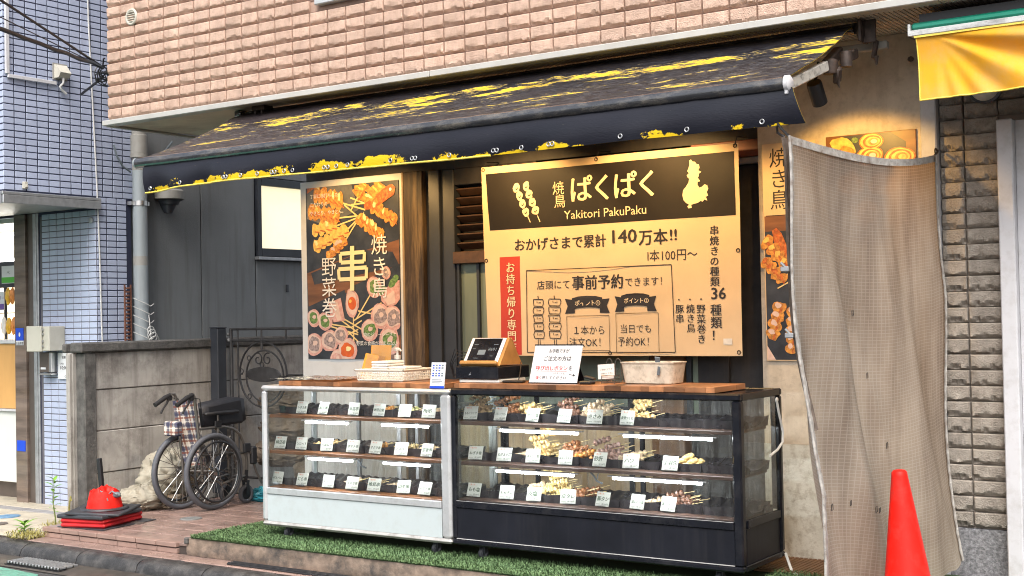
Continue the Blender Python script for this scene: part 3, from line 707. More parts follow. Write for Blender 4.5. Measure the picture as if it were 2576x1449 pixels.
for r_ in range(104):
    z = 0.14 + 0.0505 * r_
    for c in range(12):
        y = 5.995 + 0.1015 * c
        if y > 7.12: continue
        if z < 2.62: continue
        inst.append(((XB - 0.009, y, z), 0, 0))
    if z < 2.62:
        for c in range(3): inst.append(((XB - 0.009, 6.840 + 0.1015 * c, z), 0, 0))
    if z < 2.53:
        for c in range(7): inst.append(((XB - 0.058 - 0.1005 * c, 6.789, z), -PI / 2, 0))
    if z > 2.62: inst.append(((XB - 0.06, 5.962, z), -PI / 2, 0))
place_pieces(bb, 'tile', [tlx], inst, 299, 'blue_tile')
m = MB(); m.box(-12, XB + 0.05, 5.90, 6.80, 2.60, 2.625, b=0.004); m.box(XB + 0.028, XB + 0.05, 5.905, 6.80, 2.535, 2.60, b=0.004); m.box(-12, XB + 0.027, 5.90, 5.925, 2.535, 2.60)
m.box(-12, XB + 0.026, 5.926, 6.786, 2.555, 2.565); m.build('canopy', 'galv', bb)
m = MB(); m.tube([(XB + .006, 6.70, 5.0), (XB + .006, 6.73, 4.0), (XB + .008, 6.79, 2.7), (XB + .010, 6.805, 2.2), (XB + .006, 6.82, 1.6), (XB + .010, 6.83, 1.2)], 0.006, 6)
single(m, 'wall_cable', 'cable_white', 'thin pale cable running down the blue tiled wall', 'cable', (XB, 6.8, 1.2), smooth=60)
# entrance: stone pillar, brown frame, shop inside
m = MB(); m.box(-9.712, -9.560, 6.765, 6.95, 0.1, 2.55, b=0.005); m.build('pillar', 'stone_pillar', bb)
m = MB(); m.box(-9.557, -9.468, 6.79, 6.95, 0.1, 2.55, b=0.003); m.build('door_frame', 'brown_metal', bb)
m = MB(); m.box(-9.466, -9.425, 6.775, 6.95, 0.1, 2.55, b=0.003); m.box(-9.423, -9.40, 6.78, 6.95, 0.1, 2.55, b=0.003); m.build('door_rail', 'galv', bb)
m = MB(); m.box(-12.5, -9.715, 7.75, 7.8, 0.1, 2.6); m.build('inner_wall', 'shop_glow', bb)  # the wall itself glows, standing in for lamplight inside the shop
m = MB(); m.box(-12.5, -9.74, 6.86, 7.75, 2.50, 2.54); m.build('ceiling', 'off_white', bb)
m = MB()
for (y, z) in ((7.0, 2.492), (7.12, 2.42), (7.05, 2.185)): m.box(-12, -9.75, y, y + 0.05, z, z + 0.028)
m.build('light_fitting', 'tube_glow', bb)
ct = thing('shop_counter', 'wood fronted counter in the lit shop next door', 'counter', (-10.5, 6.95, 0.1))
m = MB(); m.box(-12, -9.72, 6.86, 7.4, 0.895, 1.455, b=0.003); m.build('wood_panel', 'panel_wood', ct)
m = MB(); m.box(-12, -9.72, 6.87, 7.4, 0.26, 0.872, b=0.003); m.build('lower_panel', 'off_white', ct)
m = MB(); m.box(-12, -9.72, 6.84, 7.42, 1.457, 1.487, b=0.003); m.box(-12, -9.72, 6.845, 7.4, 0.874, 0.893); m.build('rail', 'white_paint', ct)
m = MB(); m.box(-12, -9.72, 6.93, 7.4, 0.11, 0.258); m.build('kick_board', 'brown_metal', ct)
sh = thing('goods_stand', 'black goods rack with a white and green sign in the lit shop', 'stand', (-10.3, 7.1, 1.49))
m = MB(); m.box(-11.2, -9.90, 7.03, 7.05, 1.955, 2.182, b=0.003)
for z in (1.72, 1.95): m.box(-11.2, -9.9, 7.03, 7.045, z, z + 0.008)
for x in (-10.9, -10.27, -9.95): m.box(x, x + 0.02, 7.05, 7.07, 1.49, 2.18)
m.build('rack', 'dark_frame', sh)
m = MB(); m.box(-10.219, -10.031, 6.995, 7.003, 1.985, 2.14); m.build('sign_board', 'paper', sh)
p = Print(lambda u, v, l: (-10.219 + u, 6.995 - 0.001 * l, 1.985 + v)); p.rect(0.0, 0.005, 0.186, 0.055, 0, 1); p.text('ベ', 0.075, 0.075, 0.045, 1, 2)
p.build('sign_print', ['sign_green', 'ink_green'], sh)
m = MB(); m.box(-10.27, -10.164, 6.98, 6.985, 1.751, 1.912); m.build('price_board', 'paper', sh)
p = Print(lambda u, v, l: (-10.27 + u, 6.98 - 0.001 * l, 1.751 + v)); p.rect(0.0, 0.004, 0.104, 0.055, 0, 1); p.text('リー', 0.02, 0.085, 0.045, 0, 1); p.build('price_print', ['sign_purple'], sh)
packs = [(-10.135, 1.795, 'pack_yellow', 'hanging first beside the purple board'), (-10.075, 1.80, 'pack_orange', 'hanging second from the purple board'), (-10.20, 1.535, 'pack_white', 'at the left end of the lower row'), (-10.13, 1.535, 'pack_yellow', 'standing mid row on the counter'), (-10.06, 1.535, 'pack_orange', 'at the right end of the lower row')]
for k, (x, z, mt, where) in enumerate(packs):
    m = MB(); m.blob((x, 7.0, z + 0.075), (0.034, 0.018, 0.078), k, 0.15, 10, 8); m.box(x - 0.02, x + 0.02, 6.982, 6.984, z + 0.05, z + 0.075)
    nm = {'pack_yellow': 'yellow', 'pack_white': 'white', 'pack_orange': 'orange'}[mt]
    single(m, 'snack_pack', mt, f'{nm} snack pack {where} in the lit shop', 'snack pack', (x, 7.0, z), 'snack packs in the lit shop', smooth=60)
# things on the tiled walls
jb = thing('junction_box', 'cream junction box with sloped cover on the blue tiled wall', 'junction box', (XB, 6.45, 3.58))
m = MB(); m.box(XB + .001, XB + .012, 6.385, 6.515, 3.535, 3.665); m.build('back_plate', 'pvc_beige', jb)
m = MB(); vs = [(XB + .012, 6.395, 3.655), (XB + .012, 6.505, 3.655), (XB + .012, 6.505, 3.545), (XB + .012, 6.395, 3.545), (XB + .03, 6.40, 3.65), (XB + .03, 6.50, 3.65), (XB + .085, 6.50, 3.585), (XB + .085, 6.40, 3.585), (XB + .06, 6.40, 3.55), (XB + .06, 6.50, 3.55)]
m.add(vs, [(0, 1, 5, 4), (4, 5, 6, 7), (7, 6, 9, 8), (3, 8, 9, 2), (0, 4, 7, 8, 3), (1, 2, 9, 6, 5)]); m.build('cover', 'box_cream', jb)
m = MB(); m.tube([(XB + .05, 6.45, 3.55), (XB + .05, 6.45, 3.51), (XB + .035, 6.43, 3.48), (XB + .03, 6.45, 3.455), (XB + .03, 6.49, 3.43)], 0.010, 8); m.build('tail_cable', 'cable_white', jb, smooth=60)
cd = thing('conduit', 'white square cable conduit turning a corner on the blue tiles', 'conduit', (XB, 6.1, 3.5))
m = MB(); m.box(XB + .001, XB + .022, 5.962, 5.992, 3.52, 5.2, b=0.002); m.build('duct', 'white_paint', cd); m = MB(); m.box(XB + .001, XB + .022, 5.98, 6.41, 3.492, 3.519, b=0.002); m.build('duct', 'white_paint', cd)
ol = MB(); ol.box(XB + .001, XB + .03, 6.10, 6.135, 2.655, 2.71, b=0.004); ol.box(XB + .03, XB + .042, 6.108, 6.128, 2.665, 2.69, b=0.003)
single(ol, 'outlet_box', 'box_cream', 'small cream outlet box just above the grey canopy edge', 'outlet', (XB, 6.12, 2.68))
mbx = thing('meter_box', 'cream metal meter box with hinged door beside the stone pillar', 'meter box', (-9.4, 6.7, 1.4))
m = MB(); m.box(-9.325, -9.06, 6.63, 6.785, 1.40, 1.60, b=0.005); m.build('case', 'box_cream', mbx)
m = MB(); m.box(-9.335, -9.14, 6.612, 6.629, 1.395, 1.605, b=0.004); m.build('door', 'box_cream', mbx)
m = MB()
for z in (1.43, 1.47, 1.53, 1.565): m.box(-9.137, -9.123, 6.618, 6.632, z, z + 0.018)
m.build('hinge', 'steel', mbx)
ic = thing('intercom', 'dark intercom panel with silver edge below the cream meter box', 'intercom', (-9.33, 6.7, 1.3))
m = MB(); m.box(-9.315, -9.195, 6.72, 6.785, 1.22, 1.385, b=0.004); m.build('body', 'brown_metal', ic)
m = MB(); m.box(-9.193, -9.162, 6.722, 6.785, 1.22, 1.385, b=0.004); m.box(-9.32, -9.157, 6.715, 6.785, 1.20, 1.213, b=0.002); m.build('trim', 'steel', ic)
m = MB(); m.box(-9.295, -9.23, 6.717, 6.7195, 1.245, 1.262); m.build('plate', 'paper', ic)
hs = thing('hours_sign', 'white opening hours sign partly behind the concrete wall post', 'sign', (-9.0, 6.77, 1.17))
m = MB(); m.box(-9.14, -8.82, 6.770, 6.778, 1.165, 1.38); m.build('board', 'paper', hs)
p = Print(lambda u, v, l: (u, 6.770 - 0.0008 * l, v))
p.text('営業時間のご案内', -9.088, 1.332, 0.0245, 0, 1, True); p.text('OPEN', -9.114, 1.283, 0.020, 0, 1); p.text('CLOSE', -8.97, 1.283, 0.020, 0, 1)
p.text('10:00', -9.114, 1.240, 0.042, 0, 1, True, w=0.10); p.text('〜', -9.010, 1.245, 0.036, 0, 1, True); p.text('21:00', -8.968, 1.240, 0.042, 0, 1, True, w=0.10)
p.text('Can★Do', -9.052, 1.176, 0.024, 0, 1, True); p.build('lettering', ['ink'], hs)
tp = thing('wall_tap', 'cream plastic tap cover on the blue tiles behind the wall post', 'tap', (-8.98, 6.72, 0.62))
m = MB(); m.box(-8.93, -8.84, 6.70, 6.785, 0.62, 0.70, b=0.012); m.build('cover', 'box_cream', tp); m = MB(); m.tube([(-8.89, 6.73, 0.62), (-8.895, 6.70, 0.60), (-8.895, 6.69, 0.575)], 0.012, 8); m.build('spout', 'steel', tp, smooth=60)
rs = MB(); rs.lathe([(0.024, 0), (0.024, 0.012), (0.018, 0.016)], (-8.70, 6.782, 2.452), 18, M=Matrix.Rotation(PI / 2, 3, 'X'))
single(rs, 'wall_lamp_cap', 'galv', 'small round grey cap high on the pale tiled recess', 'wall fitting', (-8.70, 6.78, 2.45), smooth=40)
bs = thing('sticker', 'blue accepted payments sticker on the stone pillar', 'sticker', (-9.64, 6.763, 1.5))
m = MB(); m.box(-9.69, -9.585, 6.761, 6.764, 1.485, 1.59); m.build('print', 'sign_blue', bs); m = MB(); m.box(-9.69, -9.585, 6.761, 6.764, 1.445, 1.483); m.build('strip', 'paper', bs)
p = Print(lambda u, v, l: (u, 6.761 - 0.0008 * l, v)); p.text('全品禁煙', -9.688, 1.449, 0.026, 0, 1, True); p.ell((-9.637, 1.535), 0.012, 0.02, 0, 1, 1); p.build('lettering', ['ink', 'paper'], bs)
bs2 = MB(); bs2.box(-9.69, -9.575, 6.761, 6.764, 0.55, 0.64); single(bs2, 'sticker', 'sign_blue', 'plain blue sticker low on the stone pillar', 'sticker', (-9.63, 6.763, 0.6))
# overhead cables tied to the brick corner
end = (-7.93, 6.30, 3.53)
for k, (b, sag, r, lab) in enumerate((((-6.935, 4.5, 3.69), 0.0, 0.0095, 'taut black overhead cable, the upper one running to the brick corner'),
                               ((-6.938, 4.5, 3.495), -0.05, 0.0155, 'thick twisted black overhead cable, the lower one running to the brick corner'),
                               ((-6.905, 4.5, 3.560), -0.03, 0.004, 'thin black overhead cable strung between the two thicker ones'))):
    pts = []; a = Vector(end).lerp(Vector(b), 4.0)
    for i in range(41):
        t = (i / 40) ; q = a.lerp(Vector(end), t); q.z += sag * 4 * t * (1 - t)
        if k == 1: q += Vector((0, 0.004 * math.sin(i * 2.3), 0.005 * math.cos(i * 2.9)))
        pts.append(q)
    m = MB(); m.tube(pts, r, 6); single(m, 'overhead_cable', 'cable_black', lab, 'cable', end, 'overhead cables at the brick corner', smooth=60)
kn = MB()
for k in range(7):
    a = k * 0.9; kn.torus((-7.92 + 0.02 * math.cos(a), 6.29 + .02 * math.sin(2 * a), 3.50 - 0.012 * k), 0.045 + 0.008 * (k % 3), 0.0045, Euler((1.2 + .3 * k, .5 * k, a)).to_matrix(), 14, 5)
kn.tube([(-7.93, 6.30, 3.54), (-7.87, 6.26, 3.58), (-7.82, 6.23, 3.57)], 0.006, 6); kn.tube([(-7.93, 6.3, 3.46), (-8.05, 6.33, 3.43), (-8.32, 6.40, 3.38)], 0.010, 6); kn.tube([(-7.9, 6.28, 3.48), (-7.80, 6.23, 3.47)], 0.011, 6)
single(kn, 'cable_knot', 'cable_black', 'tangled knot of black cables with a stay rod at the brick corner', 'cable knot', (-7.92, 6.29, 3.5), smooth=60)

# ================================================================ AWNING
def awning_mat():
    m, nt, b, out = _nt('awning_cloth')
    uv = coords(nt, 'uv'); sep = N(nt, 'ShaderNodeSeparateXYZ', {0: uv}); U, V = sep.outputs[0], sep.outputs[1]
    st = N(nt, 'ShaderNodeMapping', {0: uv, 'Scale': (1.2, 5.0, 1)}).outputs[0]
    sk = N(nt, 'ShaderNodeMapping', {0: uv, 'Rotation': (0, 0, 0.10), 'Scale': (3.4, 15.0, 1)}).outputs[0]
    n1 = nz(nt, st, 1.6, 3, 0.6); n2 = nz(nt, sk, 2.0, 6, 0.75); n3 = nz(nt, uv, 0.8, 3)
    w = ramp(nt, V, [(0.0, (0, 0, 0)), (0.15, (0.12,) * 3), (0.24, (0.66,) * 3), (0.37, (0.62,) * 3), (0.48, (0.40,) * 3), (0.72, (0.40,) * 3), (0.9, (0.30,) * 3), (1.0, (0.2,) * 3)])
    a = mth(nt, 'MULTIPLY', n1, 0.9); a = mth(nt, 'MULTIPLY_ADD', n2, 0.62, a); a = mth(nt, 'MULTIPLY_ADD', n3, 0.25, a)
    a = mth(nt, 'MULTIPLY_ADD', w.outputs[0], 0.42, a)
    mask = ramp(nt, a, [(0.0, (0, 0, 0)), (1.0, (1, 1, 1))]); n4 = nz(nt, N(nt, 'ShaderNodeMapping', {0: uv, 'Rotation': (0, 0, 0.06), 'Scale': (12, 46, 1)}).outputs[0], 1.6, 5, 0.7); a = mth(nt, 'MULTIPLY_ADD', mth(nt, 'SUBTRACT', n4, 0.5), 0.50, a); a2 = mth(nt, 'SUBTRACT', a, 1.170); mask = mth(nt, 'MULTIPLY', a2, 28.0, clamp=True)
    pale = mth(nt, 'MULTIPLY', mth(nt, 'SUBTRACT', a, 1.13), 30.0, clamp=True)
    nb = nz(nt, N(nt, 'ShaderNodeMapping', {0: uv, 'Scale': (2.0, 5.0, 1)}).outputs[0], 2.2, 7, 0.65)
    base = ramp(nt, nb, [(0.3, (0.006, 0.006, 0.009)), (0.55, (0.010, 0.009, 0.012)), (0.8, (0.022, 0.017, 0.017))]).outputs[0]
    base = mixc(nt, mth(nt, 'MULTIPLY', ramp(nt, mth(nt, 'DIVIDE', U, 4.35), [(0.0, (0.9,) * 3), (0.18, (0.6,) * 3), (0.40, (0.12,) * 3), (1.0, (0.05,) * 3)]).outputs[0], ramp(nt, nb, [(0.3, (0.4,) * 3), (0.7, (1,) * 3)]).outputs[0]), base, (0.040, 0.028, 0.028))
    nt.links.new(ramp(nt, nz(nt, N(nt, 'ShaderNodeMapping', {0: uv, 'Scale': (1.6, 5, 1)}).outputs[0], 2.0, 8, 0.7), [(0.50, (0,) * 3), (0.62, (0.75,) * 3)]).outputs[0], b.inputs['Coat Weight']); b.inputs['Coat Roughness'].default_value = 0.10
    fg = ramp(nt, nz(nt, N(nt, 'ShaderNodeMapping', {0: uv, 'Scale': (5, 16, 1)}).outputs[0], 3, 8, 0.8), [(0.47, (0,) * 3), (0.62, (0.8,) * 3)]).outputs[0]; base = mixc(nt, mth(nt, 'MULTIPLY', fg, ramp(nt, V, [(0.1, (0.1,) * 3), (0.5, (1,) * 3)]).outputs[0]), base, (0.085, 0.088, 0.098))
    col = mixc(nt, mth(nt, 'MULTIPLY', pale, 0.6), base, (0.30, 0.24, 0.15))
    yel = ramp(nt, n2, [(0.3, (0.62, 0.37, 0.03)), (0.7, (0.80, 0.58, 0.05))]).outputs[0]
    col = mixc(nt, mask, col, yel)
    nt.links.new(col, b.inputs['Base Color'])
    rg = mth(nt, 'MULTIPLY_ADD', nz(nt, N(nt, 'ShaderNodeMapping', {0: uv, 'Scale': (1, 3.5, 1)}).outputs[0], 4, 6, 0.7), 0.9, -0.02, clamp=True); nt.links.new(rg, b.inputs['Roughness'])
    b.inputs['Specular IOR Level'].default_value = 0.2
    hb = mth(nt, 'MULTIPLY_ADD', nz(nt, uv, 60, 5), 0.5, mth(nt, 'MULTIPLY', mask, -0.5))
    bn = N(nt, 'ShaderNodeBump', {'Strength': 0.55, 'Distance': 0.004, 'Height': hb}); nt.links.new(bn.outputs[0], b.inputs['Normal'])
awning_mat()
def valance_mat():
    m, nt, b, out = _nt('valance_cloth')
    uv = coords(nt, 'uv'); sep = N(nt, 'ShaderNodeSeparateXYZ', {0: uv}); U, V = sep.outputs[0], sep.outputs[1]
    n1 = nz(nt, N(nt, 'ShaderNodeMapping', {0: uv, 'Scale': (3.4, 1.2, 1)}).outputs[0], 1.0, 2); n2 = nz(nt, N(nt, 'ShaderNodeMapping', {0: uv, 'Scale': (14, 3.0, 1)}).outputs[0], 2.4, 5, 0.7)
    w = ramp(nt, V, [(0.0, (0,) * 3), (0.48, (0.0,) * 3), (0.68, (0.50,) * 3), (0.85, (0.74,) * 3), (1.0, (0.86,) * 3)]).outputs[0]
    wu = ramp(nt, mth(nt, 'DIVIDE', U, 4.4), [(0.0, (0.25,) * 3), (0.06, (0.42,) * 3), (0.16, (0.55,) * 3), (0.50, (0.52,) * 3), (0.60, (0.30,) * 3), (1.0, (0.12,) * 3)]).outputs[0]
    a = mth(nt, 'MULTIPLY_ADD', n1, 1.7, mth(nt, 'MULTIPLY', n2, 0.50)); a = mth(nt, 'ADD', a, mth(nt, 'MULTIPLY', w, 0.75)); a = mth(nt, 'MULTIPLY_ADD', wu, 0.7, a)
    mask = mth(nt, 'MULTIPLY', mth(nt, 'SUBTRACT', a, 1.985), 40.0, clamp=True)
    fl = mth(nt, 'MULTIPLY', mth(nt, 'SUBTRACT', nz(nt, uv, 24, 6, 0.75), 0.665), 30, clamp=True)
    base = ramp(nt, nz(nt, uv, 2.5, 5), [(0.3, (0.005, 0.006, 0.012)), (0.7, (0.011, 0.011, 0.018))]).outputs[0]
    col = mixc(nt, mth(nt, 'MULTIPLY', fl, 0.6), base, (0.24, 0.20, 0.13)); col = mixc(nt, mask, col, (0.78, 0.52, 0.015))
    nt.links.new(col, b.inputs['Base Color']); b.inputs['Roughness'].default_value = 0.32; b.inputs['Specular IOR Level'].default_value = 0.4
    bn = N(nt, 'ShaderNodeBump', {'Strength': 0.3, 'Distance': 0.003, 'Height': mth(nt, 'SUBTRACT', nz(nt, uv, 40, 4), mask)}); nt.links.new(bn.outputs[0], b.inputs['Normal'])
valance_mat()
pm('awning_under', (0.62, 0.42, 0.06), 0.7, var=0.15, scale=5)
pm('yellow_hem', (0.78, 0.62, 0.10), 0.5, var=0.15, scale=20)
pm('roller_black', (0.014, 0.015, 0.019), 0.14, coat=1.0, spec=0.8, var=0.5, scale=20, bump=0.6, bscale=90, bdist=0.003, rvar=0.15, dirt=(0.17, 0.15, 0.12), dirt_amt=0.6, dirt_scale=18, stretch=(0.35, 1, 1))
pm('arm_paint', (0.50, 0.49, 0.45), 0.5, var=0.12, dirt=(0.05, 0.045, 0.04), dirt_amt=0.95, dirt_scale=26)
pm('rust_dark', (0.05, 0.035, 0.028), 0.6, 0.3, var=0.5, scale=30, bump=0.6)
pm('lamp_black', (0.014, 0.014, 0.017), 0.4, var=0.2)
pm('lamp_lens', (0.9, 0.8, 0.6), 0.3, emit=(1.0, 0.72, 0.34), es=6.0)
aw = thing('awning', 'long wet black shop awning with peeling yellow patches', 'awning', (-4.4, 6.4, 3.05))
AX0, AX1 = -6.57, -2.225
def can(u, v, dz=0.0):
    x0 = AX0 - 0.02 * v; x1 = AX1 - 0.01 * v; x = x0 + (x1 - x0) * u
    y = 6.40 - 0.895 * v; z = 3.048 - 0.392 * v - 0.018 * math.sin(PI * v) + 0.012 * math.exp(-((v - 0.12) / 0.07) ** 2)
    z += 0.005 * noise.noise(Vector((x * 1.7, v * 3, 0))) + 0.003 * noise.noise(Vector((x * 5, v * 7, 5)))
    return (x, y, z + dz)
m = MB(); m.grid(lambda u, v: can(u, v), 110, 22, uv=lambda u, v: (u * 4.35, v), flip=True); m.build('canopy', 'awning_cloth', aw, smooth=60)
m = MB(); m.grid(lambda u, v: can(u, v, -0.004), 40, 8); m.build('canopy_lining', 'awning_under', aw, smooth=60)
m = MB(); m.tube([(AX0 - 0.02, 6.425, 3.040), (AX1 - 0.005, 6.425, 3.040)], 0.028, 14); m.box(AX0 - 0.06, AX0 + 0.0, 6.37, 6.46, 3.03, 3.075, b=0.008); m.build('back_tube', 'roller_black', aw, smooth=40)
rl_ = MB(); pts = [(AX0 - 0.025 + (AX1 - AX0 + 0.015) * i / 60, 5.500, 2.632 + 0.002 * noise.noise(Vector((i * .4, 0, 0)))) for i in range(61)]
rl_.tube(pts, [0.033 + 0.0025 * noise.noise(Vector((i * .9, 2, 0))) for i in range(61)], 16); rlr = rl_.build('front_roller', 'roller_black', aw, smooth=50)
m = MB(); m.lathe([(0.030, 0), (0.038, 0.004), (0.038, 0.022), (0.028, 0.03)], (AX1 - 0.008, 5.50, 2.632), 18, M=Matrix.Rotation(PI / 2, 3, 'Y')); m.box(AX1 - 0.004, AX1 + 0.012, 5.478, 5.522, 2.582, 2.62, b=0.003); m.build('end_cap', 'white_paint', rlr, smooth=40)
m = MB(); m.lathe([(0.020, -0.02), (0.034, -0.012), (0.034, 0)], (AX0 - 0.024, 5.50, 2.632), 18, M=Matrix.Rotation(PI / 2, 3, 'Y')); m.build('end_cap', 'pvc_grey', rlr, smooth=40)
def val(u, v):
    x = -6.53 + (4.335) * u
    if u < 0.03: x += (0.03 - u) * 2.2 * v * 0.25
    zb = 2.452 + 0.010 * math.sin(u * 7) * (1 - u) - 0.016 * max(0, 1 - u / 0.12) * (1 if u < .12 else 0) - 0.004 * u
    z = 2.612 + (zb - 2.612) * v
    y = 5.492 - 0.010 * v + 0.018 * v * math.sin(u * 21 + 1) * 0.5 + 0.012 * math.sin(u * 60) * v * (0.4 if u > 0.15 else 1.6) + -0.055 * v * (1 - v)
    if u > 0.96: x += 0.05 * v * (u - 0.96) / 0.04; y += 0.03 * v * (u - 0.96) / 0.04
    return (x, y, z)
m = MB(); m.grid(lambda u, v: val(u, v), 150, 10, uv=lambda u, v: (u * 4.335, v), flip=True); vl = m.build('valance', 'valance_cloth', aw, smooth=60)
m = MB(); m.grid(lambda u, v: (val(u, v)[0], val(u, v)[1] + 0.003, val(u, v)[2]), 60, 6); m.build('valance_lining', 'awning_under', vl, smooth=60)
m = MB(); m.tube([Vector(val(i / 90 * 0.62, 1.0)) for i in range(91)], 0.0055, 6); m.build('yellow_hem', 'yellow_hem', vl, smooth=60)
m = MB(); m.torus((0, 0, 0), 0.010, 0.0032, Matrix.Rotation(PI / 2, 3, 'X'), 12, 5); ey = m.mesh('eyelet', 'steel', smooth=60)
for u in (0.012, 0.085, 0.172, 0.178, 0.205, 0.235, 0.262, 0.268, 0.285, 0.300, 0.355, 0.362, 0.378, 0.398, 0.470, 0.505, 0.51, 0.560, 0.625, 0.630, 0.665, 0.705, 0.71, 0.80, 0.88, 0.965):
    q = val(u, 0.86); link('eyelet', ey, vl, off=WL[aw], loc=(q[0], q[1] - 0.004, q[2]))
# arms
for (x, lab) in ((-2.262, 'right'), (-6.50, 'left')):
    sx = 1
    m = MB(); m.obox((x, 5.80, 2.708), (0.030, 0.62, 0.050), (D2R(18), 0, 0), b=0.005); m.build('arm', 'arm_paint', aw)
    m = MB(); m.lathe([(0.034, -0.03), (0.038, -0.02), (0.038, 0.035), (0.02, 0.045)], (x + .005, 6.14, 2.80), 14); m.obox((x + .03, 6.17, 2.765), (0.03, 0.05, 0.08), (0.5, 0.3, 0), b=0.008); m.obox((x - .03, 6.25, 2.86), (0.05, 0.26, 0.055), (D2R(28), 0, 0), b=0.008); m.tube([(x + .03, 6.17, 2.74), (x + .035, 6.18, 2.705)], [0.012, 0.003], 6)
    m.lathe([(0.03, -0.03), (0.03, 0.045)], (x + .05, 6.24, 2.845), 12); m.obox((x + .045, 6.32, 2.885), (0.045, 0.12, 0.05), (0.3, 0, 0), b=0.006); m.build('elbow_joint', 'rust_dark', aw, smooth=40)
m = MB(); m.box(-2.185, -2.115, 6.405, 6.42, 2.955, 3.07, b=0.003); m.box(-2.19, -2.175, 6.36, 6.47, 2.96, 3.07, b=0.003); m.lathe([(0.026, 0), (0.03, 0.01), (0.03, 0.03), (0.018, 0.036)], (-2.205, 6.41, 3.01), 14, M=Matrix.Rotation(PI / 2, 3, 'Y'))
m.obox((-2.135, 6.45, 2.925), (0.02, 0.03, 0.09), (0.3, 0.3, 0), b=0.004); m.box(-2.24, -2.17, 6.43, 6.47, 3.02, 3.07, b=0.004); m.tube([(-2.13, 6.45, 2.89), (-2.128, 6.45, 2.845)], [0.014, 0.004], 6); m.build('wall_bracket', 'rust_dark', aw, smooth=40)
m = MB(); m.box(-2.55, -2.09, 6.50, 6.54, 2.935, 2.975, b=0.004); m.build('square_tube', 'pvc_beige', aw)
m = MB(); m.box(-6.42, -6.30, 6.33, 6.42, 3.045, 3.078, b=0.004); m.box(-6.40, -6.385, 6.34, 6.36, 3.0, 3.05); m.box(-6.34, -6.325, 6.34, 6.36, 3.0, 3.05); m.build('ceiling_bracket', 'rust_dark', aw)
# spotlights under the awning: the lamps that make the warm light
def spot_lamp(loc, tilt, energy, label, size=95, col=(1.0, 0.60, 0.22), az=0.0):
    t = thing('spotlight', label, 'spotlight', loc, 'spotlights under the awning')
    Mx = Matrix.Rotation(az, 3, 'Z') @ Matrix.Rotation(tilt, 3, 'X')
    L = Vector(loc)
    m = MB(); m.lathe([(0.012, 0.066), (0.036, 0.06), (0.039, 0.05), (0.039, -0.062), (0.035, -0.064), (0.034, -0.045)], L, 22, M=Mx); m.build('housing', 'lamp_black', t, smooth=35)
    m = MB(); m.lathe([(0.0335, -0.044), (0.0335, -0.047)], L, 20, M=Mx); m.build('lens', 'lamp_lens', t)
    m = MB(); m.tube([L + Mx @ Vector((0, 0, 0.06)), L + Vector((0, 0.02, 0.10)), L + Vector((0, 0.03, 0.16))], 0.008, 8); m.build('stem', 'lamp_black', t, smooth=60)
    ld = bpy.data.lights.new('spotlight_bulb', 'SPOT'); ld.energy = energy; ld.color = col; ld.spot_size = D2R(size); ld.spot_blend = 0.35; ld.shadow_soft_size = 0.03
    lo = bpy.data.objects.new('spotlight_bulb', ld); COL.objects.link(lo); lo.parent = t
    lo.location = Mx @ Vector((0, 0, -0.07)); lo.rotation_euler = Mx.to_euler()
spot_lamp((-2.37, 6.25, 2.705), D2R(40), 15, 'black cylinder spotlight right of the awning above the rolled meat picture', 110, (1.0, 0.54, 0.12))
spot_lamp((-5.85, 6.15, 2.74), D2R(32), 28, 'black cylinder spotlight under the awning aimed at the tall skewer poster', 120)
spot_lamp((-4.62, 6.20, 2.74), D2R(34), 30, 'black cylinder spotlight under the awning aimed at the left half of the banner', 120)
spot_lamp((-3.55, 6.20, 2.74), D2R(34), 30, 'black cylinder spotlight under the awning aimed at the right half of the banner', 120)

# ================================================================ BANNER
pm('banner_cloth', (0.74, 0.55, 0.345), 0.75, var=0.05, scale=3, bump=0.15, bscale=300, dirt=(0.60, 0.46, 0.28), dirt_amt=0.3, dirt_scale=5)
pm('banner_black', (0.014, 0.011, 0.010), 0.6, spec=0.3, var=0.2, scale=3, dirt=(0.03, 0.022, 0.017), dirt_amt=0.4)
pm('banner_red', (0.50, 0.045, 0.03), 0.65, var=0.08)
pm('banner_print', (0.82, 0.67, 0.45), 0.7, var=0.03)
def bw(u, v):
    return 0.006 * math.sin(u * 5.2 + v * 2.0) + 0.005 * noise.noise(Vector((u * 2.3, v * 2.6, 0))) + 0.004 * noise.noise(Vector((u * 6, v * 5, 4))) - 0.02 * max(0.0, (1.6 - v)) * 0.25
bmap = lambda u, v, l: (u, 6.775 + bw(u, v) - 0.0013 * l, v)
bn_ = thing('banner', 'large cream shop banner with black header hung under the awning', 'banner', (-3.93, 6.78, 1.36))
m = MB(); m.grid(lambda u, v: (lambda x, z: (x, 6.775 + bw(x, z), z))(-4.816 + 0.026 * v + (1.776 - 0.026 * v) * u, 2.567 - 1.203 * v), 60, 40, flip=True); m.build('cloth', 'banner_cloth', bn_, smooth=60)
m = MB(); m.grid(lambda u, v: bmap(-4.783 + 0.026 * v + (1.717 - 0.025 * v) * u, 2.522 - 0.362 * v, 1), 60, 14, flip=True); m.build('header_panel', 'banner_black', bn_, smooth=60)
m = MB(); m.grid(lambda u, v: bmap(-4.684 + 0.155 * u, 1.987 - 0.617 * v, 1), 8, 24, flip=True); m.build('red_panel', 'banner_red', bn_, smooth=60)
p = Print(bmap)
p.text('焼', -4.286, 2.356, 0.088, 0, 3); p.text('鳥', -4.277, 2.275, 0.088, 0, 3)
for i, c_ in enumerate('ぱくぱく'): p.text(c_, -4.165 + 0.155 * i, 2.300 , 0.172, 0, 3, True)
p.text('Yakitori PakuPaku', -4.205, 2.195, 0.075, 0, 3, w=0.585)
p.build('header_lettering', ['banner_print', 'banner_black'], bn_); p = Print(bmap)
p.text('お持ち帰り専門店', -4.636, 1.955, 0.072, 0, 3, True, vertical=True)
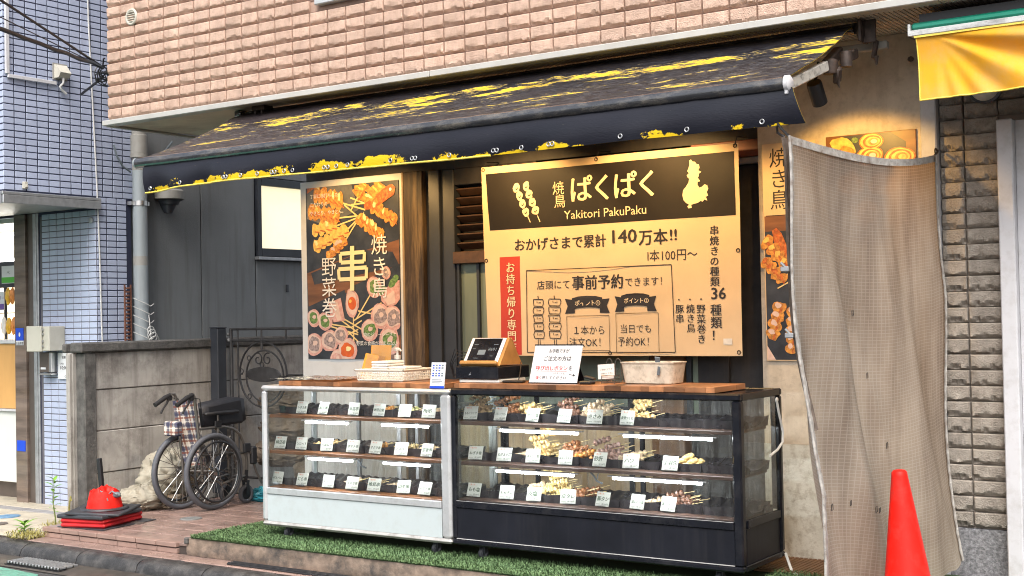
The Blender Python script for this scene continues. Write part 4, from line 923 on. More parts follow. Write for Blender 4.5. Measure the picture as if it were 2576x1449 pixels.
p.build('red_panel_lettering', ['banner_print'], bn_); p = Print(bmap)
ro = [(1255,172),(1266,166),(1274,178),(1290,181),(1296,192),(1311,196),(1315,214),(1307,228),(1325,238),(1311,246),(1311,258),(1304,268),(1318,288),(1303,290),(1301,305),(1312,322),(1326,318),(1342,306),(1358,312),(1364,332),(1355,348),(1362,368),(1349,374),(1357,395),(1340,388),(1330,399),(1318,394),(1300,404),(1276,408),(1262,412),(1266,428),(1246,430),(1240,419),(1250,410),(1233,400),(1218,384),(1212,356),(1217,330),(1235,310),(1249,290),(1254,270),(1245,262),(1240,250),(1252,240),(1243,228),(1250,214),(1256,195)]
p.poly([(-3.394 + (x - 1210) / 155 * 0.166, 2.498 - (y - 165) / 265 * 0.283) for x, y in ro][::-1], 0, 3)
p.build('rooster_print', ['banner_print'], bn_)
for (bx, tilt) in ((-4.545, 0), (-4.475, 1)):
    p = Print(bmap)
    for i in range(4):
        cx, cy = bx + 0.022 * i, 2.418 - 0.052 * i + 0.006 * tilt; p.ell((cx, cy), 0.026, 0.029, 0.3 * i, 0, 3, 14, 0.3, i + tilt * 7)
        p.path([(cx - .008, cy - .004), (cx, cy - .012), (cx + .010, cy + .002)], 0.005, 1, 4)
    p.line((bx + 0.080, 2.235), (bx + 0.098, 2.195), 0.006, 0, 3)
    p.build('skewer_print', ['banner_print', 'banner_black'], bn_)
p = Print(bmap)
p.text('おかげさまで累計', -4.572, 2.020, 0.0830, 0, 2, True); p.text('140', -3.890, 2.028, 0.112, 0, 2, True, w=0.20); p.text('万本', -3.685, 2.016, 0.098, 0, 2, True); p.text('!!', -3.482, 2.030, 0.09, 0, 2, True, w=0.055)
p.text('1本100円〜', -3.640, 1.918, 0.074, 0, 2, w=0.338)
p.path([(-4.486, 1.385), (-4.481, 1.895), (-3.471, 1.895), (-3.458, 1.385)], 0.005, 0, 2, True)
p.text('店頭にて', -4.408, 1.774, 0.060, 0, 2); p.text('事前予約', -4.160, 1.766, 0.092, 0, 2, True); p.text('できます！', -3.785, 1.776, 0.058, 0, 2)
for (x0, x1, zt, zb) in ((-4.208, -3.894, 1.725, 1.623), (-3.858, -3.575, 1.732, 1.628)):
    w = x1 - x0; zm = zt - 0.004
    p.poly([(x0, zt - 0.012), (x0 + w * .22, zm - 0.018), (x0 + w * .22, zb + 0.0), (x0 + w * 0.0, zb - 0.002), (x0 + w * .06, (zt + zb) / 2 - 0.008)], 0, 2)
    p.poly([(x1, zt - 0.016), (x1 - w * .06, (zt + zb) / 2 - 0.010), (x1, zb - 0.002), (x1 - w * .22, zb), (x1 - w * .22, zm - 0.018)], 0, 2)
    p.poly([(x0 + w * .16, zt - 0.010), (x0 + w * .3, zt), (x0 + w * .5, zt + 0.003), (x0 + w * .7, zt), (x0 + w * .84, zt - 0.010), (x0 + w * .84, zb + 0.022), (x0 + w * .7, zb + 0.032), (x0 + w * .5, zb + 0.035), (x0 + w * .3, zb + 0.032), (x0 + w * .16, zb + 0.022)][::-1], 0, 3)
p.text('ポイント①', -4.138, 1.667, 0.0365, 1, 4, True); p.text('ポイント②', -3.795, 1.675, 0.0345, 1, 4, True)
p.frame(-4.196, 1.395, -3.900, 1.606, 0.003, 0, 2); p.frame(-3.853, 1.385, -3.565, 1.617, 0.003, 0, 2)
p.text('１本から', -4.160, 1.493, 0.058, 0, 2); p.text('注文OK！', -4.184, 1.418, 0.062, 0, 2, w=0.258); p.text('当日でも', -3.830, 1.500, 0.055, 0, 2); p.text('予約OK！', -3.848, 1.421, 0.061, 0, 2, w=0.252)
for (x, k) in ((-4.397, 0), (-4.281, 1)):
    hw = 0.036 + 0.006 * k; z = 1.715
    p.line((x - 0.004, 1.735), (x, 1.712), 0.006, 0, 2)
    for i in range(5):
        h = 0.045; o = 0.004 * math.sin(i * 2.1 + k)
        p.path([(x - hw + o, z), (x + hw * .9 + o, z - 0.003), (x + hw + o, z - h * .5), (x + hw * .85, z - h), (x - hw * .9, z - h + .003), (x - hw - o, z - h * .45)], 0.005, 0, 2, True)
        p.path([(x - hw * .3, z - .012), (x - hw * .25, z - h * .55)], 0.004, 0, 2); p.path([(x, z - h * .5), (x + hw * .5, z - h * .45)], 0.004, 0, 2); z -= 0.050
    p.line((x - 0.007, z), (x - 0.007, z - 0.045), 0.004, 0, 2); p.line((x + 0.007, z), (x + 0.007, z - 0.045), 0.004, 0, 2)
p.text('串焼きの種類', -3.228, 2.110, 0.0585, 0, 2, True, vertical=True); p.text('36', -3.226, 1.680, 0.094, 0, 2, True, w=0.098); p.text('種類！', -3.230, 1.662, 0.0715, 0, 2, True, vertical=True)
p.text('野菜巻き', -3.316, 1.663, 0.0575, 0, 2, True, vertical=True); p.text('焼き鳥', -3.382, 1.664, 0.0555, 0, 2, True, vertical=True); p.text('豚串', -3.452, 1.664, 0.0555, 0, 2, True, vertical=True)
for x in (-3.428, -3.356, -3.286): p.ell((x, 1.690), 0.005, 0.005, 0, 0, 2, 10)
p.build('lower_print', ['ink', 'banner_print'], bn_)
p = Print(bmap); p.rect(-3.152, 1.429, -3.098, 1.463, 0, 2); p.build('patch', ['pack_white'], bn_)
m = MB(); m.torus((0, 0, 0), 0.010, 0.003, Matrix.Rotation(PI / 2, 3, 'X'), 12, 5); em = m.mesh('eyelet', 'old_wood', smooth=60)
for (x, z) in ((-4.80, 2.55), (-3.965, 2.55), (-3.06, 2.553), (-4.79, 1.97), (-3.055, 1.96), (-3.06, 1.385), (-3.90, 1.38)):
    link('eyelet', em, bn_, off=WL[bn_], loc=(x, 6.775 + bw(x, z) - 0.002, z))
m = MB()
for (x, z) in ((-4.80, 2.55), (-3.965, 2.55), (-3.06, 2.553)): m.tube([(x, 6.773, z), (x + .01, 6.79, z + .05), (x + .015, 6.92, z + 0.06)], 0.003, 5)
m.build('cord', 'cable_black', bn_)

# ================================================================ POSTERS
pm('print_slate', (0.030, 0.034, 0.045), 0.4, var=0.5, scale=9, dirt=(0.10, 0.10, 0.10), dirt_amt=0.5)
pm('print_slate_light', (0.13, 0.13, 0.125), 0.4, var=0.4, scale=9)
pm('print_wood', (0.20, 0.085, 0.035), 0.4, var=0.35, scale=12, stretch=(0.3, 1, 2))
pm('print_grill', (0.66, 0.30, 0.055), 0.4, var=0.45, scale=48, dirt=(0.30, 0.085, 0.02), dirt_amt=0.85, dirt_scale=34)
pm('print_glaze', (0.46, 0.11, 0.02), 0.4, var=0.5, scale=44, dirt=(0.74, 0.40, 0.10), dirt_amt=0.6, dirt_scale=50)
pm('print_gold', (0.80, 0.50, 0.12), 0.4, var=0.3, scale=40)
pm('print_shine', (0.90, 0.74, 0.36), 0.4, var=0.2, scale=40)
pm('print_pork', (0.64, 0.33, 0.28), 0.4, var=0.2, scale=30, dirt=(0.80, 0.60, 0.54), dirt_amt=0.7, dirt_scale=40)
pm('print_fat', (0.72, 0.52, 0.44), 0.4, var=0.1, scale=30)
pm('print_filling', (0.33, 0.25, 0.24), 0.4, var=0.6, scale=60)
pm('print_green', (0.11, 0.21, 0.05), 0.4, var=0.6, scale=60, dirt=(0.45, 0.50, 0.20), dirt_amt=0.5, dirt_scale=70)
pm('print_tomato', (0.66, 0.12, 0.02), 0.4, var=0.2, scale=20)
pm('print_stick', (0.80, 0.60, 0.26), 0.4, var=0.15)
pm('print_text', (0.86, 0.84, 0.80), 0.4, var=0.02)
pm('print_kanji', (0.86, 0.76, 0.44), 0.4, var=0.05)
PM = ['print_slate', 'print_slate_light', 'print_wood', 'print_grill', 'print_glaze', 'print_gold', 'print_shine', 'print_pork', 'print_fat', 'print_filling', 'print_green', 'print_tomato', 'print_stick', 'print_text', 'print_kanji']
SL, SLL, WD, GR, GZ, GD, SH, PK, FT, FI, GN, TM, SK, TX, KJ = range(15)
ib = thing('poster_board', 'white painted board panel standing left of the shop window', 'board', (-6.0, 6.88, 0.2))
m = MB(); m.box(-6.48, -5.538, 6.862, 6.90, 0.2, 2.598, b=0.003); m.build('panel', 'board_white', ib)
m = MB(); m.box(-5.545, -5.528, 6.855, 6.90, 0.2, 2.60, b=0.003); m.build('edge_strip', 'board_edge', ib)
po = thing('poster', 'tall poster of grilled skewers and vegetable rolls on the white board', 'poster', (-6.0, 6.86, 1.33))
m = MB(); m.box(-6.42, -5.569, 6.855, 6.8605, 1.335, 2.552); m.build('sheet', 'print_slate', po)
def pz(x, y):
    s_ = (x - (292 + 16 * (y - 205) / 973)) / 529.0; top = 205 - 43 * s_; t = (y - top) / (1178 + 2 * s_ - top)
    s_ = min(1, max(0, s_)); t = min(1, max(0, t)); return (-6.42 + 0.851 * s_, 2.552 - 1.217 * t)
pmap = lambda u, v, l: (min(-5.570, max(-6.419, u)), 6.855 - 0.0006 * l, min(2.551, max(1.336, v)))
p = Print(pmap)
P2 = lambda pts: [pz(*q) for q in pts]
p.poly(P2([(300, 205), (560, 185), (600, 330), (420, 420), (300, 380)])[::-1], SLL, 1); p.poly(P2([(300, 690), (835, 480), (835, 640), (310, 880)])[::-1], WD, 1)
p.poly(P2([(325, 690), (640, 560), (790, 570), (830, 650), (345, 755)])[::-1], SL, 2); p.poly(P2([(500, 480), (832, 420), (833, 500), (640, 560), (480, 600)])[::-1], SL, 2)
p.poly(P2([(740, 1080), (838, 1040), (838, 1180), (700, 1180)])[::-1], WD, 1); p.poly(P2([(300, 205), (350, 200), (300, 235)])[::-1], GZ, 2)
def skewer_print(a, b, n, w, mt, stick_to, seed, gl=SH):
    A, B = Vector(a), Vector(b); d = (B - A); rot = math.atan2(-(d.y), d.x)
    u0 = pz(*b); u1 = pz(*stick_to); p.line(u0, u1, 0.011, SK, 5); 
    sc_ = 0.851 / 529
    for i in range(n):
        c = A.lerp(B, (i + 0.5) / n); L = d.length / n * 0.62 * sc_
        p.ell(pz(c.x, c.y), L, w * sc_ * (0.9 + 0.2 * noise.noise(Vector((seed, i, 0)))), rot + 0.25 * math.sin(i * 2 + seed), mt, 6 + (i % 3), 14, 0.35, seed + i)
        hq = noise.noise(Vector((seed * 1.7, i * 2.3, 4)))
        if hq > -0.25: p.ell((pz(c.x, c.y)[0] - L * .2 + L * hq * .5, pz(c.x, c.y)[1] + w * sc_ * (0.2 + hq)), L * (0.30 + .3 * hq), w * sc_ * (0.34 + .3 * hq), rot + hq * 2, gl if hq > 0.1 else GD, 9, 10, 0.9, seed * 2 + i)
        p.ell((pz(c.x, c.y)[0] + L * .5, pz(c.x, c.y)[1] - w * sc_ * 0.3), L * 0.16, w * sc_ * 0.5, rot + 1.2, GZ, 9, 8, 0.5, seed + i * 3)
for (a, b, n, w, mt, t, sd_, gl) in (((345, 225), (510, 290), 5, 48, GR, (640, 330), 1, SH), ((310, 335), (490, 375), 5, 42, GR, (640, 360), 2, GD), ((335, 445), (475, 420), 4, 36, GD, (610, 370), 3, SH),
    ((345, 545), (540, 440), 6, 34, GD, (620, 360), 4, SH), ((425, 600), (530, 500), 5, 26, GR, (590, 400), 5, FT), ((640, 180), (600, 255), 4, 50, GR, (560, 330), 6, GZ), ((735, 190), (650, 290), 4, 46, GR, (560, 300), 7, SH),
    ((810, 395), (680, 310), 5, 34, GR, (555, 260), 8, SH), ((735, 485), (600, 370), 6, 34, GR, (520, 300), 9, SH)): skewer_print(a, b, n, w, mt, t, sd_, gl)
p.poly(P2([(790, 185), (808, 205), (800, 245), (690, 325), (640, 330), (632, 300), (770, 190)])[::-1], GZ, 8); p.ell(pz(780, 215), 0.012, 0.012, 0, TX, 10, 8)
def roll(x, y, r, mt, seed, ry=1.1):
    c = pz(x, y); k = 0.851 / 529 * r
    p.ell(c, k, k * ry, 0.3 * seed, PK, 5, 18, 0.12, seed); p.ell((c[0] - k * .06, c[1] + k * .05), k * 0.80, k * 0.82 * ry, 0.3 * seed, FT, 6, 18, 0.2, seed + 3); p.ell(c, k * 0.62, k * 0.66 * ry, 0.2 * seed, mt, 7, 16, 0.3, seed + 5); p.ell((c[0] + k * .1, c[1] + k * .12), k * 0.28, k * 0.22, 0, FT if mt != TM else SH, 8, 10, 0.5, seed + 6)
for (a, b) in (((430, 990), (600, 1040)), ((505, 960), (600, 1030)), ((570, 800), (575, 1080)), ((540, 1020), (600, 1080)), ((600, 905), (690, 925)), ((670, 810), (590, 950)), ((730, 860), (575, 960)), ((500, 940), (620, 1010)), ((560, 1000), (620, 960)), ((600, 1010), (540, 1040)), ((440, 980), (560, 1000))): p.line(pz(*a), pz(*b), 0.010, SK, 4)
p.poly(P2([(430, 860), (500, 830), (525, 960), (460, 970), (440, 930)])[::-1], PK, 5); p.poly(P2([(450, 862), (480, 850), (505, 955), (480, 960)])[::-1], FT, 6)
p.poly(P2([(520, 740), (545, 735), (560, 790), (545, 805), (525, 800)])[::-1], WD, 5); p.ell(pz(565, 858), 0.062, 0.105, 0.1, PK, 5, 18, 0.2, 3); p.ell(pz(563, 858), 0.050, 0.085, 0.1, FT, 6, 16, 0.2, 4); p.ell(pz(566, 862), 0.037, 0.046, 0.1, TM, 7, 16); p.ell(pz(556, 850), 0.014, 0.012, 0.4, GD, 8, 10)
p.poly(P2([(725, 800), (795, 745), (832, 730), (834, 840), (810, 870), (760, 880), (730, 850)])[::-1], PK, 5); p.poly(P2([(740, 830), (800, 790), (806, 860), (765, 874)])[::-1], FT, 6)
for (x, y) in ((735, 790), (790, 748), (805, 726)): p.ell(pz(x, y), 0.038, 0.024, 0.8, GN, 7, 12, 0.2, x)
for (x, y, r, mt, sd_) in ((690, 770, 42, GN, 1), (755, 690, 26, FI, 2), (342, 945, 38, GN, 3), (408, 965, 40, GN, 4), (345, 1095, 50, FI, 5), (437, 1075, 48, FI, 6), (500, 1045, 40, FI, 7), (540, 1130, 52, TM, 8), (480, 1178, 40, PK, 9), (665, 1015, 46, GN, 10), (775, 1075, 56, GN, 11), (725, 935, 50, FI, 12), (795, 945, 50, FI, 13), (836, 950, 30, FI, 14)): roll(x, y, r, mt, sd_)
p.build('picture', PM, po)
p = Print(pmap)
kz = 0.851 / 529
def ptxt(t, x, y, s_, **k): u, v = pz(x, y); p.text(t, u, v, s_ * kz, 0, 14, **k)
for i, ln in enumerate(('丁寧に串打ちした', 'こだわりの', 'やきとり、やきとん。')): ptxt(ln, 322, (266, 313, 362)[i], 21)
u, v = pz(490, 800); 
# the big character, drawn as strokes
K = lambda x, y: pz(x, y)
for (a, b, w) in (((568, 535), (568, 790), 24),): p.line(K(*a), K(*b), w * kz, 1, 13)
for (x0, y0, x1, y1, w) in ((500, 580, 638, 610, 1), (490, 668, 650, 710, 1)):
    h = 50 if y0 < 600 else 58
    p.path([K(x0, y0), K(x1, y0 - 10), K(x1 - 2, y0 + h - 6), K(x0 + 4, y0 + h)], 17 * kz, 1, 13, True)
u, v = pz(672, 470); p.text('焼き鳥', u, v, 92 * kz, 0, 14, vertical=True)
u, v = pz(388, 595); p.text('野菜巻', u, v, 90 * kz, 0, 14, vertical=True)
ptxt('肉のジューシーさと', 632, 1052, 20.5); ptxt('野菜の食感がたまらない', 592, 1102, 21)
p.build('lettering', ['print_text', 'print_kanji'], po)

vp = thing('poster', 'narrow upright poster reading yakitori beside the shop door', 'poster', (-2.77, 6.87, 1.33))
m = MB(); m.box(-2.935, -2.62, 6.868, 6.873, 1.335, 2.555); m.build('sheet', 'banner_cloth', vp)
p = Print(lambda u, v, l: (u, 6.868 - 0.0007 * l, v))
p.rect(-2.93, 2.06, -2.622, 2.148, WD, 1); p.rect(-2.93, 1.34, -2.622, 2.062, SL, 1); p.poly([(-2.93, 1.34), (-2.88, 1.34), (-2.93, 1.42)], FT, 2)
p.poly([(-2.885, 2.065), (-2.86, 2.08), (-2.83, 2.05), (-2.75, 1.86), (-2.765, 1.845), (-2.80, 1.85), (-2.875, 2.0)], GZ, 4)
def chunk(a, b, n, w, mt, sd_, gl):
    A, B = Vector(a), Vector(b); rot = math.atan2(B.y - A.y, B.x - A.x); L = (B - A).length / n * 0.65
    for i in range(n):
        c = A.lerp(B, (i + .5) / n); p.ell(c, L, w, rot + .3 * math.sin(sd_ + i * 2), mt, 5 + i % 3, 14, 0.4, sd_ + i); p.ell((c.x - .006, c.y + .012), L * .5, w * .45, rot, gl, 8, 10, 0.6, sd_ + 2 * i); p.ell((c.x + .01, c.y - .016), L * .25, w * .5, rot + 1.3, GZ, 8, 8, 0.5, sd_ + 3 * i)
chunk((-2.93, 2.02), (-2.80, 1.86), 4, 0.045, GR, 1, GD); chunk((-2.94, 1.90), (-2.82, 1.78), 4, 0.04, GR, 5, GZ); chunk((-2.70, 1.95), (-2.66, 1.80), 3, 0.04, GR, 9, GD)
for (a, b) in (((-2.80, 1.82), (-2.72, 1.66)), ((-2.78, 1.84), (-2.74, 1.74)), ((-2.86, 1.74), (-2.74, 1.80))): p.line(a, b, 0.007, SK, 4)
chunk((-2.845, 1.66), (-2.90, 1.46), 4, 0.042, GR, 13, FT); chunk((-2.775, 1.63), (-2.785, 1.38), 5, 0.036, GR, 17, FT); chunk((-2.68, 1.64), (-2.67, 1.42), 4, 0.036, GR, 21, FT)
p.build('picture', PM, vp)
p = Print(lambda u, v, l: (u, 6.868 - 0.0007 * l, v)); p.text('焼き鳥', -2.896, 2.533, 0.118, 0, 2, vertical=True); p.line((-2.92, 2.15), (-2.64, 2.15), 0.004, 0, 2); p.build('lettering', ['ink'], vp)

rp = thing('poster', 'picture of rolled meat slices under the lit spotlight behind the mesh sheet', 'poster', (-2.31, 6.87, 2.0))
m = MB(); m.box(-2.56, -2.066, 6.866, 6.8795, 1.98, 2.562, b=0.002); m.build('sheet', 'print_wood', rp)
p = Print(lambda u, v, l: (u, 6.866 - 0.0008 * l, v))
p.poly([(-2.50, 2.0), (-2.09, 2.0), (-2.12, 2.50), (-2.20, 2.557), (-2.48, 2.557), (-2.55, 2.3)][::-1], SL, 1)
def roll2(c, r, rx, sd_, mt=FT):
    p.ell(c, r * rx, r, 0, GZ, 3, 20, 0.08, sd_)
    for k, q in enumerate((0.90, 0.74, 0.58, 0.42, 0.26)): p.ell((c[0] + 0.004 * k, c[1]), r * rx * q, r * q, 0, (GD, GZ, GD, GR, mt)[k], 4 + k, 18, 0.1, sd_ + k)
roll2((-2.305, 2.515), 0.046, 1.5, 1); roll2((-2.315, 2.44), 0.052, 1.45, 2); roll2((-2.155, 2.42), 0.055, 1.55, 3, GD); p.ell((-2.46, 2.495), 0.075, 0.05, -0.4, GD, 4, 16, 0.3, 5); p.ell((-2.44, 2.47), 0.05, 0.03, -0.5, GR, 5, 14, 0.3, 6); p.ell((-2.395, 2.53), 0.02, 0.016, 0, GN, 6, 10)
roll2((-2.42, 2.30), 0.06, 1.3, 7); roll2((-2.25, 2.28), 0.06, 1.3, 8); roll2((-2.34, 2.14), 0.06, 1.3, 9)
p.build('picture', PM, rp)

# ================================================================ MESH SHEET
def mesh_mat():
    m, nt, b, out = _nt('mesh_sheet')
    uv = coords(nt, 'uv'); sep = N(nt, 'ShaderNodeSeparateXYZ', {0: uv})
    def lines(x, pitch, w): 
        f = mth(nt, 'FRACT', mth(nt, 'DIVIDE', x, pitch)); return mth(nt, 'LESS_THAN', f, w)
    lx = lines(sep.outputs[0], 0.0205, 0.15); ly = lines(sep.outputs[1], 0.0165, 0.20); g_ = mth(nt, 'MAXIMUM', lx, ly)
    d = nz(nt, uv, 2.2, 6, 0.65); dd = nz(nt, N(nt, 'ShaderNodeMapping', {0: uv, 'Scale': (5, 0.7, 1)}).outputs[0], 1.6, 5, 0.6)
    base = ramp(nt, d, [(0.3, (0.31, 0.255, 0.20)), (0.7, (0.44, 0.375, 0.305))]).outputs[0]
    base = mixc(nt, ramp(nt, dd, [(0.42, (0,) * 3), (0.68, (0.8,) * 3)]).outputs[0], base, (0.135, 0.098, 0.072))
    tv = ramp(nt, mth(nt, 'ADD', sep.outputs[1], mth(nt, 'MULTIPLY', nz(nt, uv, 5, 5), 0.25)), [(0.10, (0.75,) * 3), (0.32, (0,) * 3)]).outputs[0]; base = mixc(nt, tv, base, (0.11, 0.085, 0.068))
    sp = ramp(nt, nz(nt, uv, 45, 6, 0.8), [(0.62, (0,) * 3), (0.70, (0.6,) * 3)]).outputs[0]; base = mixc(nt, sp, base, (0.10, 0.085, 0.07))
    col = mixc(nt, mth(nt, 'MULTIPLY', g_, 0.24), base, (0.60, 0.575, 0.52))
    df = N(nt, 'ShaderNodeBsdfDiffuse', {'Color': col}); tl = N(nt, 'ShaderNodeBsdfTranslucent', {'Color': mixc(nt, 0.25, col, (0.75, 0.5, 0.3))})
    gl = N(nt, 'ShaderNodeBsdfGlossy', {'Roughness': 0.4, 'Color': (0.9, 0.9, 0.9, 1)})
    tp_ = N(nt, 'ShaderNodeBsdfTransparent', {0: (0.9, 0.88, 0.85, 1)})
    a = N(nt, 'ShaderNodeMixShader', {0: 0.42, 1: df.outputs[0], 2: tl.outputs[0]}); a2 = N(nt, 'ShaderNodeMixShader', {0: 0.06, 1: a.outputs[0], 2: gl.outputs[0]})
    tf_ = mth(nt, 'MULTIPLY', mth(nt, 'SUBTRACT', 1.0, g_), 0.05); a3 = N(nt, 'ShaderNodeMixShader', {0: tf_, 1: a2.outputs[0], 2: tp_.outputs[0]})
    nt.links.remove(out.inputs[0].links[0]); nt.links.new(a3.outputs[0], out.inputs[0]); nt.nodes.remove(b)
mesh_mat()
pm('sheet_hem', (0.38, 0.36, 0.33), 0.6, var=0.4, scale=60, dirt=(0.13, 0.09, 0.065), dirt_amt=0.9, dirt_scale=30, bump=0.8, bscale=140)
pm('sheet_dark', (0.115, 0.085, 0.065), 0.7, var=0.4, scale=30, bump=0.8, bscale=120)
ms = thing('mesh_sheet', 'dirty brown translucent mesh sheet hung from the awning corner', 'mesh sheet', (-2.1, 6.1, 0.3))
def sheet(u, v):
    # u along the top from the awning corner to the wall hook, v downwards
    A = Vector((-2.222, 5.50, 2.398)); B = Vector((-1.945, 6.78, 2.405)); t = A.lerp(B, u)
    t.z -= 0.062 * 4 * u * (1 - u) * (0.55 + 0.5 * u)
    zb = 0.27 + 0.03 * math.sin(u * 9) + (0.05 if u > 0.93 else 0) * (u - 0.93) / 0.07
    z = t.z + (zb - t.z) * v
    x = t.x + (0.085 + 0.02 * u) * v ** 1.6; y = t.y
    # folds from the corner going down to the right
    ph = (u * 1.0 - v * 0.36)
    f = 0.072 * math.sin(ph * 15 + 0.6) * math.exp(-((u - 0.25 - 0.35 * v) / 0.34) ** 2) * min(1, v * 2.5)
    f += 0.030 * (1 - 2 * abs(math.sin(u * 11 - v * 4.2 + 0.4 * noise.noise(Vector((u * 4, v * 4, 2)))))) * min(1, v * 2) * (1 - 0.55 * u)
    f += 0.020 * math.sin(u * 24 + v * 2.5) * v * (1 - 0.5 * u) + 0.02 * noise.noise(Vector((u * 3, v * 3, 0))) * min(1, v * 4)
    if u > 0.90: f += (u - 0.9) * 0.35 * math.sin(v * 5.5 + 0.6) * v
    if u < 0.08: f += (0.08 - u) * 0.5 * v
    return (x + f * 0.97, y - f * 0.22 - 0.05 * u * v, z)
m = MB(); m.grid(lambda u, v: sheet(u, v), 60, 80, uv=lambda u, v: (u * 1.33, v * 2.12)); m.build('sheet', 'mesh_sheet', ms, smooth=70)
m = MB()
def hemstrip(fn, w, n, side):
    def g_(u, v): q = Vector(fn(v)); return q + Vector((0.0015 * math.sin(v * 160) + 0.006, side * w * u * 0.7, 0.001 * math.sin(v * 120)))
    m.grid(g_, 2, n)
hemstrip(lambda t: sheet(0, t), 0.035, 120, 1); hemstrip(lambda t: sheet(1, t), 0.03, 120, -1)
for (uu, side) in ((0.0, 1), (1.0, -1)):
    m.tube([Vector(sheet(uu, i / 60)) + Vector((0.004, -side * 0.004, 0)) for i in range(61)], 0.007, 6)
m.grid(lambda u, v: Vector(sheet(u, 0)) + Vector((0.005, 0, -0.035 * v)), 40, 2)
m.build('hem', 'sheet_hem', ms, smooth=60)
m = MB()
for (x, z, s_) in ((0.42, 0.36, 1), (0.48, 0.50, .9), (0.55, 0.66, 1), (0.18, 0.80, 1), (0.24, 0.79, .8), (0.33, 0.80, 1), (0.40, 0.80, .8), (0.62, 0.73, 1), (0.6, 0.80, .8)):
    q = Vector(sheet(x, z)) + Vector((0.006, -0.003, 0)); a = 0.015 * s_
    pts_ = [q + Vector((0, -a * .6, -a)), q + Vector((0, a * .7, -a * .8)), q + Vector((0, a * .5, a)), q + Vector((0, -a * .7, a * .8))]
    m.tube(pts_, 0.0015, 4, closed=True)
m.build('patch_outline', 'cable_black', ms)
m = MB(); m.grid(lambda u, v: (lambda q, k: (q.x - 0.040 * (1 - 0.8 * v) + 0.012 * math.sin(u * 9 + v * 4), q.y + 0.012 + 0.06 * u + 0.02 * v, q.z))(Vector(sheet(0, v * 0.62)), 1.0), 5, 40, uv=lambda u, v: (u * 0.2, v * 2.0)); m.build('gathered_edge', 'sheet_dark', ms, smooth=70)
for t in (0.28, 0.42):
    m = MB(); q = Vector(sheet(0, t)); m.box(q.x - .05, q.x - .01, q.y - .01, q.y + .015, q.z - 0.012, q.z + 0.012, b=0.004); m.tube([q + Vector((-.02, 0, .0)), q + Vector((-.045, -.01, .03))], 0.006, 6); m.build('clip', 'galv', ms)
q0 = Vector(sheet(0, 0)); q1 = Vector(sheet(1, 0)); m = MB(); m.tube([q0, q0 + Vector((-0.03, 0, 0.03)), q0 + Vector((-0.05, 0, 0.06))], 0.006, 6); m.tube([q0 + Vector((-.03, .03, 0)), q0 + Vector((-0.06, 0.02, 0.02)), q0 + Vector((-0.055, 0, 0.05))], 0.006, 6); m.build('tie', 'cable_black', ms, smooth=60); m = MB(); m.tube([q1, q1 + Vector((0.0, 0.04, 0.015)), q1 + Vector((-0.005, 0.075, 0.03))], 0.006, 6); m.torus(q1 + Vector((0, 0.02, 0.02)), 0.016, 0.004, Matrix.Rotation(PI / 2, 3, 'Y'), 12, 5)
m.build('tie', 'cable_black', ms, smooth=60)

# ================================================================ YELLOW AWNING OF THE NEXT SHOP
pm('yellow_cloth', (0.74, 0.36, 0.028), 0.9, spec=0.1, var=0.10, scale=3, dirt=(0.50, 0.36, 0.20), dirt_amt=0.4, dirt_scale=2.5, bump=0.2, bscale=300)
pm('green_bar', (0.012, 0.30, 0.19), 0.4, var=0.2, scale=6, stretch=(0.3, 2, 2), dirt=(0.05, 0.42, 0.30), dirt_amt=0.5)
pm('rail_white', (0.66, 0.67, 0.66), 0.45, var=0.08, dirt=(0.06, 0.055, 0.05), dirt_amt=0.85, dirt_scale=9, stretch=(0.5, 1, 1))
ya = thing('yellow_awning', 'folded yellow awning valance under a green and white rail at right', 'awning', (-1.4, 6.3, 2.95))
m = MB(); m.box(-1.918, 1.2, 6.285, 6.40, 2.932, 2.960, b=0.003); m.box(-1.918, -1.905, 6.282, 6.40, 2.932, 2.992, b=0.003); m.build('rail', 'rail_white', ya)
m = MB(); m.box(-1.903, 1.2, 6.29, 6.40, 2.962, 2.996, b=0.010); m.build('green_bar', 'green_bar', ya, smooth=40)
m = MB(); m.box(-1.87, 1.2, 6.32, 6.87, 3.0, 3.04); m.build('back_box', 'lamp_black', ya)
def yv(u, v):
    x = -1.882 + 2.2 * u + 0.012 * v; zb = 2.618 + 0.04 * u; z = 2.930 + (zb - 2.930) * v
    dx, dz = (x + 1.80), (2.93 - z)
    ang = math.atan2(dz, max(0.001, dx)); r = math.hypot(dx, dz)
    f = 0.055 * math.exp(-((ang - 0.52) / 0.10) ** 2) * min(1, r * 2.2) - 0.05 * math.exp(-((ang - 0.36) / 0.10) ** 2) * min(1, r * 2.2) + 0.03 * math.exp(-((ang - 0.15) / 0.08) ** 2) * min(1, r * 2)
    f += 0.014 * math.sin(ang * 22) * min(1, r * 3) * v + 0.010 * noise.noise(Vector((x * 4, z * 5, 0)))
    y = 6.298 - f * (1 - 0.35 * v) + 0.05 * v * (1 - v)
    return (x, y, z)
m = MB(); m.grid(lambda u, v: yv(u, v), 140, 40, flip=True); m.build('valance', 'yellow_cloth', ya, smooth=70)
m = MB(); m.tube([Vector(yv(i / 80, 1)) for i in range(81)], 0.004, 6); m.tube([Vector(yv(0, i / 20)) for i in range(21)], 0.003, 6); m.box(-1.89, 1.2, 6.288, 6.30, 2.922, 2.931); m.build('piping', 'yellow_hem', ya, smooth=60)
m = MB(); m.box(-1.93, -1.895, 6.84, 6.875, 2.80, 2.86, b=0.004); m.tube([(-2.08, 6.85, 2.93), (-2.06, 6.80, 2.92)], 0.015, 8); m.build('bracket', 'old_wood', ya)
wl = thing('bulkhead_lamp', 'round glass wall lamp half hidden below the yellow awning', 'lamp', (-1.71, 6.90, 2.70))
